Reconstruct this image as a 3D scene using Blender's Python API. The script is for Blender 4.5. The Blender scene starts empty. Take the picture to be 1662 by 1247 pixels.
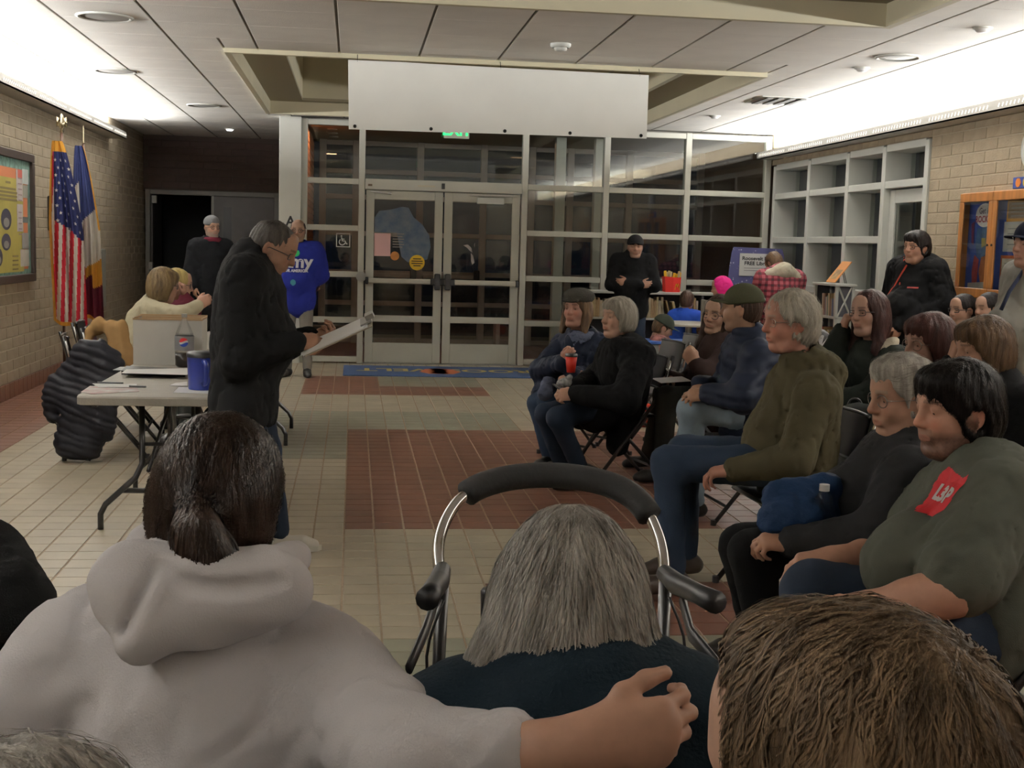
import bpy, math, random
import numpy as np
from mathutils import Matrix, Vector
from mathutils.bvhtree import BVHTree

random.seed(4)
S = bpy.context.scene
COL = S.collection

# ------------------------------------------------------------------ camera
FPX, YAW, PITCH, ROLL = 2020.6, .128738, .110622, .027535
CX, CY, CAMH = 831.0, 623.5, 1.5
_f = np.array([math.sin(YAW) * math.cos(PITCH), math.cos(YAW) * math.cos(PITCH), -math.sin(PITCH)])
_r = np.array([math.cos(YAW), -math.sin(YAW), 0.0])
_d = np.cross(_f, _r)
_c, _s = math.cos(ROLL), math.sin(ROLL)
RM = np.array([_c * _r - _s * _d, _s * _r + _c * _d, _f])
CAMP = np.array([0.0, 0.0, CAMH])


def ray(x, y):
    return RM.T @ np.array([(x - CX) / FPX, (y - CY) / FPX, 1.0])


def onX(x, y, v):
    d = ray(x, y); return CAMP + d * (v / d[0])


def onY(x, y, v):
    d = ray(x, y); return CAMP + d * (v / d[1])


def onZ(x, y, v):
    d = ray(x, y); return CAMP + d * ((v - CAMH) / d[2])


def at(x, y, dep):
    return CAMP + ray(x, y) * dep


def proj(p):
    q = RM @ (np.asarray(p, float) - CAMP)
    return CX + FPX * q[0] / q[2], CY + FPX * q[1] / q[2], q[2]


cam = bpy.data.cameras.new('camera')
cam.sensor_width = 36.0
cam.lens = FPX / 1662 * 36
cam.clip_start = .02
camo = bpy.data.objects.new('camera', cam)
COL.objects.link(camo)
M = Matrix.Identity(4)
for i in range(3):
    M[i][0], M[i][1], M[i][2], M[i][3] = RM[0][i], -RM[1][i], -RM[2][i], CAMP[i]
camo.matrix_world = M
S.camera = camo

# ------------------------------------------------------------------ world, exposure, lights
w = bpy.data.worlds.new('night'); S.world = w; w.use_nodes = True
w.node_tree.nodes['Background'].inputs[0].default_value = (.02, .024, .035, 1)
w.node_tree.nodes['Background'].inputs[1].default_value = .25
vs = S.view_settings
vs.view_transform = 'Standard'; vs.look = 'None'; vs.gamma = 1; vs.exposure = -.15
vs.use_curve_mapping = False
cy = S.cycles
cy.use_denoising = True
cy.max_bounces = 8; cy.diffuse_bounces = 4; cy.glossy_bounces = 4; cy.transmission_bounces = 6; cy.transparent_max_bounces = 8
cy.sample_clamp_indirect = 6.0
cy.caustics_reflective = False; cy.caustics_refractive = False


def area(name, loc, sx, sy, power, col, rot):
    l = bpy.data.lights.new(name, 'AREA'); l.shape = 'RECTANGLE'; l.size = sx; l.size_y = sy
    l.energy = power; l.color = col
    o = bpy.data.objects.new(name, l); o.location = loc; o.rotation_euler = rot; COL.objects.link(o)
    return o


# fluorescent tubes lying in the two cove fixtures, shining up at the ceiling
UP = (math.pi, 0, 0)
WHITE = (1.0, .95, .86)
area('cove_tube_lamp', (5.12, 6.6, 2.765), .10, 17.4, 1300, (1.0, .99, .975), (math.pi, math.radians(-15), 0))
area('cove_tube_lamp', (-2.93, 7.0, 2.79), .10, 18.6, 1150, (1.0, .99, .975), (math.pi, math.radians(30), 0))
# warm lamps in the vestibule ceiling
for vx, vy, pw in ((-.42, 16.5, 6), (2.6, 17.2, .6)):
    area('vestibule_lamp', (vx, vy, 2.90), .25, .25, pw, (1.0, .55, .30), (0, 0, 0))

# ------------------------------------------------------------------ materials
MATS = {}


def mat(name, col, rough=.6, metal=0.0, var=0.0, nscale=8.0, bump=0.0, bscale=60.0, rnd=0.0, spec=.5, emit=0.0,
        alpha=1.0, trans=0.0, stretch=None, coat=0.0, col2=None, sheen=0.0):
    if name in MATS:
        return MATS[name]
    m = bpy.data.materials.new(name); m.use_nodes = True
    nt = m.node_tree; N = nt.nodes; L = nt.links
    b = N['Principled BSDF']
    b.inputs['Roughness'].default_value = rough
    b.inputs['Metallic'].default_value = metal
    b.inputs['Specular IOR Level'].default_value = spec
    b.inputs['Coat Weight'].default_value = coat
    b.inputs['Sheen Weight'].default_value = sheen
    c4 = (*col, 1)
    b.inputs['Base Color'].default_value = c4
    tc = N.new('ShaderNodeTexCoord')
    src = tc.outputs['Object']
    if stretch:
        mp = N.new('ShaderNodeMapping'); mp.inputs['Scale'].default_value = stretch
        L.new(src, mp.inputs['Vector']); src = mp.outputs['Vector']
    out = None
    if var > 0 or col2:
        nz = N.new('ShaderNodeTexNoise'); nz.inputs['Scale'].default_value = nscale; nz.inputs['Detail'].default_value = 4
        L.new(src, nz.inputs['Vector'])
        mr = N.new('ShaderNodeMapRange'); mr.inputs['From Min'].default_value = .3; mr.inputs['From Max'].default_value = .7
        L.new(nz.outputs['Fac'], mr.inputs['Value'])
        mx = N.new('ShaderNodeMix'); mx.data_type = 'RGBA'
        lo = col2 if col2 else tuple(c * (1 - var) for c in col)
        hi = col if col2 else tuple(min(1, c * (1 + var)) for c in col)
        mx.inputs['A'].default_value = (*lo, 1); mx.inputs['B'].default_value = (*hi, 1)
        L.new(mr.outputs['Result'], mx.inputs['Factor'])
        out = mx.outputs['Result']
    if rnd > 0:
        oi = N.new('ShaderNodeObjectInfo')
        at_ = N.new('ShaderNodeAttribute'); at_.attribute_name = 'rnd'
        ad = N.new('ShaderNodeMath'); ad.operation = 'ADD'
        L.new(oi.outputs['Random'], ad.inputs[0]); L.new(at_.outputs['Fac'], ad.inputs[1])
        fr = N.new('ShaderNodeMath'); fr.operation = 'FRACT'; L.new(ad.outputs[0], fr.inputs[0])
        mr2 = N.new('ShaderNodeMapRange'); mr2.inputs['To Min'].default_value = 1 - rnd; mr2.inputs['To Max'].default_value = 1 + rnd
        L.new(fr.outputs[0], mr2.inputs['Value'])
        mu = N.new('ShaderNodeMix'); mu.data_type = 'RGBA'; mu.blend_type = 'MULTIPLY'; mu.inputs['Factor'].default_value = 1
        if out: L.new(out, mu.inputs['A'])
        else: mu.inputs['A'].default_value = c4
        cb = N.new('ShaderNodeCombineColor')
        for i in range(3): L.new(mr2.outputs['Result'], cb.inputs[i])
        L.new(cb.outputs[0], mu.inputs['B'])
        out = mu.outputs['Result']
    if out: L.new(out, b.inputs['Base Color'])
    if bump > 0:
        nb = N.new('ShaderNodeTexNoise'); nb.inputs['Scale'].default_value = bscale; nb.inputs['Detail'].default_value = 3
        L.new(src, nb.inputs['Vector'])
        bp = N.new('ShaderNodeBump'); bp.inputs['Strength'].default_value = bump; bp.inputs['Distance'].default_value = .01
        L.new(nb.outputs['Fac'], bp.inputs['Height']); L.new(bp.outputs['Normal'], b.inputs['Normal'])
    if emit > 0:
        b.inputs['Emission Color'].default_value = c4; b.inputs['Emission Strength'].default_value = emit
    if trans > 0:
        b.inputs['Transmission Weight'].default_value = trans; b.inputs['IOR'].default_value = 1.45
    if alpha < 1: b.inputs['Alpha'].default_value = alpha
    m.diffuse_color = c4
    MATS[name] = m
    return m


def glass_mat():
    # thin architectural pane: mostly clear, mirror-like by Fresnel
    m = bpy.data.materials.new('pane_glass'); m.use_nodes = True
    nt = m.node_tree; N = nt.nodes; L = nt.links; N.clear()
    o = N.new('ShaderNodeOutputMaterial'); t = N.new('ShaderNodeBsdfTransparent'); g = N.new('ShaderNodeBsdfGlossy')
    t.inputs[0].default_value = (.90, .92, .90, 1); g.inputs['Roughness'].default_value = .02
    g.inputs[0].default_value = (.9, .9, .9, 1)
    fr = N.new('ShaderNodeFresnel'); fr.inputs[0].default_value = 1.6
    ge = N.new('ShaderNodeNewGeometry'); mr = N.new('ShaderNodeMapRange'); mr.inputs['To Min'].default_value = 1.6; mr.inputs['To Max'].default_value = .625
    L.new(ge.outputs['Backfacing'], mr.inputs['Value']); L.new(mr.outputs['Result'], fr.inputs[0])
    mx = N.new('ShaderNodeMixShader')
    L.new(fr.outputs[0], mx.inputs[0]); L.new(t.outputs[0], mx.inputs[1]); L.new(g.outputs[0], mx.inputs[2]); L.new(mx.outputs[0], o.inputs[0])
    MATS['pane_glass'] = m
    return m


GLASS = glass_mat()
ALU = mat('painted_aluminium', (.50, .50, .44), .45, 0, .05, 3)
ALUW = mat('white_frame_paint', (.60, .61, .57), .5, 0, .04, 3)
BLACK = mat('black_plastic', (.012, .012, .013), .45)
BLACKM = mat('black_enamel', (.010, .010, .011), .32, spec=.6)
CHROME = mat('chrome', (.75, .76, .77), .12, 1.0)
STEEL = mat('dull_steel', (.45, .45, .44), .35, 1.0)
WHITEP = mat('white_paper', (.74, .74, .74), .7, var=.03)
INK = mat('black_ink', (.015, .015, .018), .7)
CREAM = mat('cream_paint', (.58, .54, .39), .6, var=.05, nscale=2)
WOOD = mat('oak_wood', (.42, .17, .045), .4, var=.25, nscale=3, stretch=(6, 6, .8))

# ------------------------------------------------------------------ mesh helpers


def link(name, me, parent=None, m=None):
    o = bpy.data.objects.new(name, me)
    COL.objects.link(o)
    if m is not None and me is not None and len(me.materials) == 0: me.materials.append(m)
    if parent is not None: o.parent = parent
    return o


def mesh_np(name, V, F, smooth=True):
    """F: (n,4) int array of quads, or list of faces"""
    me = bpy.data.meshes.new(name)
    V = np.asarray(V, np.float32)
    if isinstance(F, np.ndarray):
        n, k = F.shape
        me.vertices.add(len(V)); me.vertices.foreach_set('co', V.ravel())
        me.loops.add(n * k); me.loops.foreach_set('vertex_index', F.astype(np.int32).ravel())
        me.polygons.add(n); me.polygons.foreach_set('loop_start', np.arange(0, n * k, k, dtype=np.int32))
        if smooth: me.polygons.foreach_set('use_smooth', np.ones(n, bool))
        me.update(calc_edges=True)
    else:
        me.from_pydata([tuple(map(float, v)) for v in V], [], [tuple(f) for f in F])
        if smooth: me.polygons.foreach_set('use_smooth', np.ones(len(me.polygons), bool))
        me.update()
    return me


class MB:
    def __init__(s): s.v = []; s.f = []; s.m = []; s.cur = 0

    def _add(s, vs_, fs):
        n = len(s.v); s.v += [tuple(map(float, v)) for v in vs_]
        s.f += [tuple(i + n for i in f) for f in fs]; s.m += [s.cur] * len(fs)
        return s

    def box(s, x0, x1, y0, y1, z0, z1, T=None):
        vs_ = [(x, y, z) for z in (z0, z1) for y in (y0, y1) for x in (x0, x1)]
        if T is not None: vs_ = [T @ Vector(v) for v in vs_]
        return s._add(vs_, [(0, 2, 3, 1), (4, 5, 7, 6), (0, 1, 5, 4), (1, 3, 7, 5), (3, 2, 6, 7), (2, 0, 4, 6)])

    def rbox(s, x0, x1, y0, y1, z0, z1, r=.01, T=None):
        """box with chamfered edges"""
        x = (x0, x1); y = (y0, y1); z = (z0, z1)
        V = []; idx = {}
        for i in (0, 1):
            for j in (0, 1):
                for k in (0, 1):
                    sx, sy, sz = (1, -1)[i] * r, (1, -1)[j] * r, (1, -1)[k] * r
                    for a, p in (('x', (x[i], y[j] + sy, z[k] + sz)), ('y', (x[i] + sx, y[j], z[k] + sz)), ('z', (x[i] + sx, y[j] + sy, z[k]))):
                        idx[(i, j, k, a)] = len(V); V.append(p)
        g = lambda i, j, k, a: idx[(i, j, k, a)]
        F = []
        for i in (0, 1):
            F.append([g(i, 0, 0, 'x'), g(i, 1, 0, 'x'), g(i, 1, 1, 'x'), g(i, 0, 1, 'x')])
            F.append([g(0, i, 0, 'y'), g(1, i, 0, 'y'), g(1, i, 1, 'y'), g(0, i, 1, 'y')])
            F.append([g(0, 0, i, 'z'), g(1, 0, i, 'z'), g(1, 1, i, 'z'), g(0, 1, i, 'z')])
            for j in (0, 1):
                F.append([g(i, j, 0, 'x'), g(i, j, 1, 'x'), g(i, j, 1, 'y'), g(i, j, 0, 'y')])
                F.append([g(i, 0, j, 'x'), g(i, 1, j, 'x'), g(i, 1, j, 'z'), g(i, 0, j, 'z')])
                F.append([g(0, i, j, 'y'), g(1, i, j, 'y'), g(1, i, j, 'z'), g(0, i, j, 'z')])
                for k in (0, 1):
                    F.append([g(i, j, k, 'x'), g(i, j, k, 'y'), g(i, j, k, 'z')])
        c = np.mean(V, 0)
        for q in F:
            p = [np.array(V[t]) for t in q]; n = np.cross(p[1] - p[0], p[2] - p[0])
            if np.dot(n, np.mean(p, 0) - c) < 0: q.reverse()
        if T is not None: V = [T @ Vector(v) for v in V]
        return s._add(V, F)

    def tube(s, pts, r, n=8, closed=False, cap=True, r2=None):
        P = [np.array(p, float) for p in pts]; m = len(P)
        base = len(s.v); V = []; prev = None
        for i in range(m):
            if closed: t = P[(i + 1) % m] - P[i - 1]
            else: t = P[min(i + 1, m - 1)] - P[max(i - 1, 0)]
            t = t / (np.linalg.norm(t) + 1e-9)
            if prev is None:
                a = np.array([0, 0, 1.0]) if abs(t[2]) < .9 else np.array([1.0, 0, 0])
            else: a = prev
            u = a - t * np.dot(a, t); u /= np.linalg.norm(u) + 1e-9; v = np.cross(t, u); prev = u
            rr = r[i] if hasattr(r, '__len__') else r
            rb = rr if r2 is None else r2
            for k in range(n):
                an = 2 * math.pi * k / n
                V.append(P[i] + u * rr * math.cos(an) + v * rb * math.sin(an))
        F = []
        for i in range(m if closed else m - 1):
            j = (i + 1) % m
            for k in range(n):
                F.append((i * n + k, i * n + (k + 1) % n, j * n + (k + 1) % n, j * n + k))
        if cap and not closed:
            F.append(tuple(range(n - 1, -1, -1))); F.append(tuple((m - 1) * n + k for k in range(n)))
        return s._add(V, F)

    def lathe(s, prof, c=(0, 0, 0), n=24, axis='z', T=None, cap=True):
        V = []; F = []
        for (r, h) in prof:
            for k in range(n):
                an = 2 * math.pi * k / n; a, b = r * math.cos(an), r * math.sin(an)
                p = {'z': (a, b, h), 'y': (a, h, -b), 'x': (h, a, b)}[axis]
                V.append((p[0] + c[0], p[1] + c[1], p[2] + c[2]))
        for i in range(len(prof) - 1):
            for k in range(n):
                F.append((i * n + k, i * n + (k + 1) % n, (i + 1) * n + (k + 1) % n, (i + 1) * n + k))
        if cap:
            F.append(tuple(range(n - 1, -1, -1))); F.append(tuple((len(prof) - 1) * n + k for k in range(n)))
        if T is not None: V = [T @ Vector(v) for v in V]
        return s._add(V, F)

    def quad(s, a, b, c, d): return s._add([a, b, c, d], [(0, 1, 2, 3)])

    def prism(s, poly, z0, z1, T=None):
        n = len(poly)
        V = [(x, y, z0) for x, y in poly] + [(x, y, z1) for x, y in poly]
        if T is not None: V = [T @ Vector(v) for v in V]
        F = [tuple(range(n - 1, -1, -1)), tuple(range(n, 2 * n))] + [(i, (i + 1) % n, n + (i + 1) % n, n + i) for i in range(n)]
        return s._add(V, F)

    def grid(s, fn, nu, nv):
        V = [fn(i / nu, j / nv) for j in range(nv + 1) for i in range(nu + 1)]
        F = [(j * (nu + 1) + i, j * (nu + 1) + i + 1, (j + 1) * (nu + 1) + i + 1, (j + 1) * (nu + 1) + i) for j in range(nv) for i in range(nu)]
        return s._add(V, F)

    def build(s, name, m, parent=None, smooth=False, world=False, label=None):
        V = np.array(s.v, float)
        if world and parent is not None: V = V - np.array(parent.location)
        me = mesh_np(name, V, s.f, smooth)
        ms = m if isinstance(m, (list, tuple)) else [m]
        for q in ms: me.materials.append(q)
        if len(ms) > 1: me.polygons.foreach_set('material_index', np.array(s.m, np.int32))
        o = link(name, me, parent)
        if label: o['label'] = label
        return o


def thing(name, label, cat, loc=(0, 0, 0), rz=0.0, group=None):
    o = bpy.data.objects.new(name, None); COL.objects.link(o)
    o.location = loc; o.rotation_euler = (0, 0, rz); o['label'] = label; o['category'] = cat
    o.empty_display_size = .1
    if group: o['group'] = group
    return o


def tag(o, label, cat, group=None):
    o['label'] = label; o['category'] = cat
    if group: o['group'] = group
    return o


def struct(o, label=None):
    o['kind'] = 'structure'
    if label: o['label'] = label
    return o


def sroot(name, label=None, loc=(0, 0, 0)):
    o = bpy.data.objects.new(name, None); COL.objects.link(o); o.location = loc
    return struct(o, label)


def copy_tree(o, parent=None):
    c = o.copy(); COL.objects.link(c)
    if parent is not None: c.parent = parent
    for ch in list(o.children): copy_tree(ch, c)
    return c


def text_mesh(body, size=1.0, bold=0.0, extrude=0.0, align='CENTER', shear=0.0, space=1.0):
    cu = bpy.data.curves.new('lettering', 'FONT'); cu.body = body; cu.size = size; cu.align_x = align; cu.align_y = 'CENTER'
    cu.offset = bold; cu.extrude = extrude; cu.shear = shear; cu.space_character = space; cu.resolution_u = 3
    o = bpy.data.objects.new('lettering', cu); COL.objects.link(o)
    dg = bpy.context.evaluated_depsgraph_get()
    me = bpy.data.meshes.new_from_object(o.evaluated_get(dg))
    bpy.data.objects.remove(o); bpy.data.curves.remove(cu)
    return me


def text_on(name, body, size, origin, U, Vv, m, parent, bold=0.0, lift=.0015, align='CENTER', world=True, space=1.0, wscale=1.0):
    """lettering on a flat surface: U = reading direction, Vv = up direction"""
    me = text_mesh(body, size, bold, 0, align, space=space)
    U = np.array(U, float); Vv = np.array(Vv, float); n = np.cross(U, Vv)
    off = np.array(parent.location) if (world and parent is not None) else 0
    for v in me.vertices:
        v.co = Vector(np.array(origin) + U * v.co.x * wscale + Vv * v.co.y + n * lift - off)
    me.materials.clear(); me.materials.append(m)
    return link(name, me, parent)


# pieces (tiles, blocks, panels): the ones that show largest are objects of their own, the rest one 'stuff' mesh
def pieces(parent, name, recs, U, Vv, Nn, depth, bev, limit=300):
    U, Vv, Nn = (np.array(a, float) for a in (U, Vv, Nn))
    rank = []
    for i, (c, hu, hv, m) in enumerate(recs):
        c = np.array(c, float); x, y, z = proj(c)
        a = 0
        if z > .3 and -30 < x < 1692 and -30 < y < 1277:
            p = [proj(c + U * hu * su + Vv * hv * sv) for su, sv in ((-1, -1), (1, -1), (1, 1), (-1, 1))]
            if min(q[2] for q in p) > .3:
                a = abs(sum(p[k][0] * p[(k + 1) % 4][1] - p[(k + 1) % 4][0] * p[k][1] for k in range(4))) / 2
        rank.append((a, i))
    rank.sort(reverse=True)
    solo = {i for a, i in rank[:limit] if a > 60}

    def geo(hu, hv, skirt=True):
        b = bev; V = []
        for s_, d_ in ((0, -depth), (0, -b if skirt else -depth), (b, 0)):
            for su, sv in ((-1, -1), (1, -1), (1, 1), (-1, 1)):
                V.append(U * su * (hu - s_) + Vv * sv * (hv - s_) + Nn * d_)
        F = [(8, 9, 10, 11)]
        for k in range(4):
            j = (k + 1) % 4
            F += ([(k, j, 4 + j, 4 + k)] if skirt else []) + [(4 + k, 4 + j, 8 + j, 8 + k)]
        if np.dot(np.cross(U, Vv), Nn) < 0: F = [tuple(reversed(f)) for f in F]
        return np.array(V), F
    cache = {}; mats = []; BV = []; BF = []; BM = []; BR = []; nb = 0
    for i, (c, hu, hv, m) in enumerate(recs):
        V, F = geo(hu, hv, i in solo)
        if i in solo:
            key = (round(hu, 4), round(hv, 4), m.name)
            if key not in cache:
                me = mesh_np(name, V, F, False); me.materials.append(m); cache[key] = me
            o = link(name, cache[key], parent); o.location = c
        else:
            if m not in mats: mats.append(m)
            BV.append(V + np.array(c)); BF += [tuple(t + nb for t in f) for f in F]; nb += len(V)
            BM += [mats.index(m)] * len(F); BR += [random.random()] * len(F)
    if BV:
        me = mesh_np(name + '_field', np.concatenate(BV), BF, False)
        for q in mats: me.materials.append(q)
        me.polygons.foreach_set('material_index', np.array(BM, np.int32))
        at_ = me.attributes.new('rnd', 'FLOAT', 'FACE'); at_.data.foreach_set('value', np.array(BR, np.float32))
        o = link(name + '_field', me, parent); o['kind'] = 'stuff'
# ------------------------------------------------------------------ the room
XL, XR, YB, YG, YD, ZC = -3.07, 5.25, -2.6, 15.5, 19.0, 2.97

BEIGE = mat('beige_tile', (.42, .37, .28), .38, 0, .10, 5, rnd=.06, spec=.5)
BROWN = mat('brown_tile', (.165, .072, .046), .42, 0, .14, 6, rnd=.10)
GREY = mat('grey_tile', (.27, .265, .20), .4, 0, .10, 5, rnd=.06)
GROUT = mat('grout', (.36, .28, .20), .85, 0, .12, 20)

fl = struct(MB().box(XL - .2, XR + .4, YB, YD + 1.5, -.12, -.0035).build('floor', GROUT))
TX, TY = .1565, .153


def tile_mat(x, y):
    if x < -2.40: return BROWN
    if -.03 < x < 3.1 and 6.456 < y < 9.97: return BROWN
    if 9.97 < y < 11.1 and -.62 < x < 1.39: return GREY
    if 8.53 < y < 9.97 and -.62 < x < -.03: return GREY
    if 12.26 < y < 14.0 and -.5 < x < .285: return BROWN
    if 12.26 < y < 13.03 and .285 < x < 1.39: return BROWN
    if 13.03 < y < 13.95 and .285 < x < 1.39: return GREY
    if 4.57 < y < 5.37 and .60 < x: return BROWN
    if 3.65 < y <= 4.57 and x > .1: return GREY
    if y <= 3.65 and x > .9: return BROWN
    return BEIGE


recs = []
i0 = math.floor((XL + .03) / TX); i1 = math.ceil((XR + .03) / TX)
j0 = math.floor((YB - 6.456) / TY); j1 = math.ceil((YG - 6.456) / TY)
for j in range(j0, j1):
    for i in range(i0, i1):
        x = -.03 + (i + .5) * TX; y = 6.456 + (j + .5) * TY
        recs.append(((x, y, 0), TX / 2 - .0042, TY / 2 - .0026, tile_mat(x, y)))
pieces(fl, 'floor_tile', recs, (1, 0, 0), (0, 1, 0), (0, 0, 1), .006, .0016)
VEST = mat('vestibule_tile', (.24, .10, .07), .4, var=.1)
recs = []
for j in range(24):
    for i in range(40):
        recs.append(((-.68 + (i + .5) * TX * 1.0, YG + .1 + (j + .5) * TY, 0), TX / 2 - .004, TY / 2 - .003, VEST))
pieces(fl, 'vestibule_tile', recs, (1, 0, 0), (0, 1, 0), (0, 0, 1), .006, .0016, limit=0)

# walls of half-high concrete block
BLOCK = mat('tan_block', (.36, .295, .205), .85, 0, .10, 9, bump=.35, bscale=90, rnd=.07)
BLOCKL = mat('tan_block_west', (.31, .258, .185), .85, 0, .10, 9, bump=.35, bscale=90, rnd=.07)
MORTAR = mat('mortar', (.46, .39, .29), .9, 0, .08, 30)
DARKB = mat('dark_brown_brick', (.045, .024, .018), .8, 0, .15, 9, rnd=.12)
DARKM = mat('dark_mortar', (.05, .035, .028), .9)
ORB = mat('orange_brick', (.42, .17, .08), .8, 0, .12, 9, rnd=.12)
REAR = mat('rear_wall_paint', (.55, .50, .42), .85, 0, .05, 2)
HB, LB = .1, .4

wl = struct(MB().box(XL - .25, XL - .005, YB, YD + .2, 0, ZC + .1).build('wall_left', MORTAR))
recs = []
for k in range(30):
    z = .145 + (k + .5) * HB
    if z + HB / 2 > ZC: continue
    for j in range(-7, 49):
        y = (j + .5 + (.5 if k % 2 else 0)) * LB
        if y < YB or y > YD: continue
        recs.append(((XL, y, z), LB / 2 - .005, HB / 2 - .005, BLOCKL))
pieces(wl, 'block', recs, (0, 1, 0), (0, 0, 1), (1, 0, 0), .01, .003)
bb = struct(MB().box(XL, XL + .006, YB, YD, 0, .147).build('baseboard_left', DARKM))
recs = [((XL + .013, YB + (j + .5) * .153, .073), .0745, .0715, BROWN) for j in range(int((YD - YB) / .153))]
pieces(bb, 'base_tile', recs, (0, 1, 0), (0, 0, 1), (1, 0, 0), .008, .003, limit=60)

wr = struct(MB().box(XR + .005, XR + .30, YB, 11.03, 0, ZC + .1).box(XR + .005, XR + .30, 11.03, YG + .1, 2.60, ZC + .1).build('wall_right', MORTAR))
recs = []
for k in range(30):
    z = (k + .5) * HB
    if z + HB / 2 > ZC: continue
    for j in range(-8, 42):
        y0 = (j + (.5 if k % 2 else 0)) * LB - .17; y1 = y0 + LB
        if z < 2.60:
            if y0 > 10.98: continue
            y1 = min(y1, 11.03)
        if y1 > YG: y1 = YG
        if y1 - y0 < .06 or y0 < YB: continue
        recs.append(((XR, (y0 + y1) / 2, z), (y1 - y0) / 2 - .005, HB / 2 - .005, BLOCK))
pieces(wr, 'block', recs, (0, 1, 0), (0, 0, 1), (-1, 0, 0), .01, .003)

wb = struct(MB().box(XL, -.86, YD + .005, YD + .2, 2.16, ZC + .1).box(-1.12, -.86, YD + .005, YD + .2, 0, 2.16).build('wall_far', DARKM))
recs = []
for k in range(30):
    z = (k + .5) * HB
    if z + HB / 2 > ZC: continue
    for j in range(-8, -1):
        y0 = (j + (.5 if k % 2 else 0)) * LB; y1 = min(y0 + LB, -.86); y0 = max(y0, XL)
        if z < 2.2: y0 = max(y0, -1.10)
        if y1 - y0 < .05: continue
        recs.append((((y0 + y1) / 2, YD, z), (y1 - y0) / 2 - .005, HB / 2 - .005, DARKB))
pieces(wb, 'brick', recs, (1, 0, 0), (0, 0, 1), (0, -1, 0), .01, .003, limit=80)
struct(MB().box(XL - .2, XR + .2, YB - .15, YB, 0, ZC + .1).build('wall_rear', REAR))

# ceiling: dark grid slab, panels, two recessed wells
GRID = mat('ceiling_grid', (.20, .19, .16), .8)
PANEL = mat('acoustic_panel', (.78, .76, .71), .9, 0, .04, 3, bump=.25, bscale=140, rnd=.02)
W1 = (-1.02, 3.36, 10.12, 14.85); W2 = (-1.02, 3.36, 2.9, 7.75)
ce = MB()
xs = (XL - .2, W1[0], W1[1], XR + .2); ys = (YB, W2[2], W2[3], W1[2], W1[3], YD + .3)
for a in range(3):
    for b_ in range(5):
        if a == 1 and b_ in (1, 3): continue
        ce.box(xs[a], xs[a + 1], ys[b_], ys[b_ + 1], ZC + .012, ZC + .12)
ce = struct(ce.build('ceiling', GRID))
PW = .627


def minus(r, w_):
    x0, x1, y0, y1 = r; a, b, c, d = w_
    if x1 <= a or x0 >= b or y1 <= c or y0 >= d: return [r]
    out = []
    if x0 < a: out.append((x0, a, y0, y1))
    if x1 > b: out.append((b, x1, y0, y1))
    xa, xb = max(x0, a), min(x1, b)
    if y0 < c: out.append((xa, xb, y0, c))
    if y1 > d: out.append((xa, xb, d, y1))
    return out


recs = []
for i in range(-2, 12):
    for j in range(-3, 31):
        r = (max(XL, -2.013 + i * PW), min(XR, -2.013 + (i + 1) * PW), .25 + j * PW, .25 + (j + 1) * PW)
        if r[1] - r[0] < .03 or r[2] > YD: continue
        if r[2] > YG - .3 and r[0] > -.9: continue
        for q in minus(r, W1):
            for t in minus(q, W2):
                hx, hy = (t[1] - t[0]) / 2 - .009, (t[3] - t[2]) / 2 - .0012
                if hx > .02 and hy > .02:
                    recs.append((((t[0] + t[1]) / 2, (t[2] + t[3]) / 2, ZC), hx, hy, PANEL))
pieces(ce, 'ceiling_panel', recs, (1, 0, 0), (0, 1, 0), (0, 0, -1), .012, .003)
for (x0, x1, y0, y1) in (W1, W2):
    lp = MB(); z0, z1 = ZC - .035, ZC + .11; t = .05
    lp.box(x0, x0 + t, y0, y1, z0, z1).box(x1 - t, x1, y0, y1, z0, z1)
    lp.box(x0 + t, x1 - t, y0, y0 + t, z0, z1).box(x0 + t, x1 - t, y1 - t, y1, z0, z1)
    lp.build('well_lip', CREAM, ce)
    s_ = .42; so = MB()
    so.box(x0, x0 + s_, y0, y1, z1, z1 + .03).box(x1 - s_, x1, y0, y1, z1, z1 + .03)
    so.box(x0 + s_, x1 - s_, y0, y0 + .2, z1, z1 + .03).box(x0 + s_, x1 - s_, y1 - .2, y1, z1, z1 + .03)
    so.build('well_soffit', mat('soffit_paint', (.30, .27, .19), .7), ce)
    wl_ = MB(); zt = ZC + .95; a, b, c, d = x0 + s_, x1 - s_, y0 + .2, y1 - .2
    wl_.box(a - .04, a, c - .04, d + .04, z1 + .03, zt).box(b, b + .04, c - .04, d + .04, z1 + .03, zt)
    wl_.box(a, b, c - .04, c, z1 + .03, zt).box(a, b, d, d + .04, z1 + .03, zt).box(a - .04, b + .04, c - .04, d + .04, zt, zt + .04)
    wl_.build('well_wall', CREAM, ce)

# cove light fixtures along both side walls
FIX = mat('fixture_metal', (.40, .39, .37), .4, .3)
TUBE = mat('lit_tube', (1, .96, .88), .5, emit=9.0)
SLOT = mat('lit_slot', (1, .95, .86), .5, emit=.9)


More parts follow.
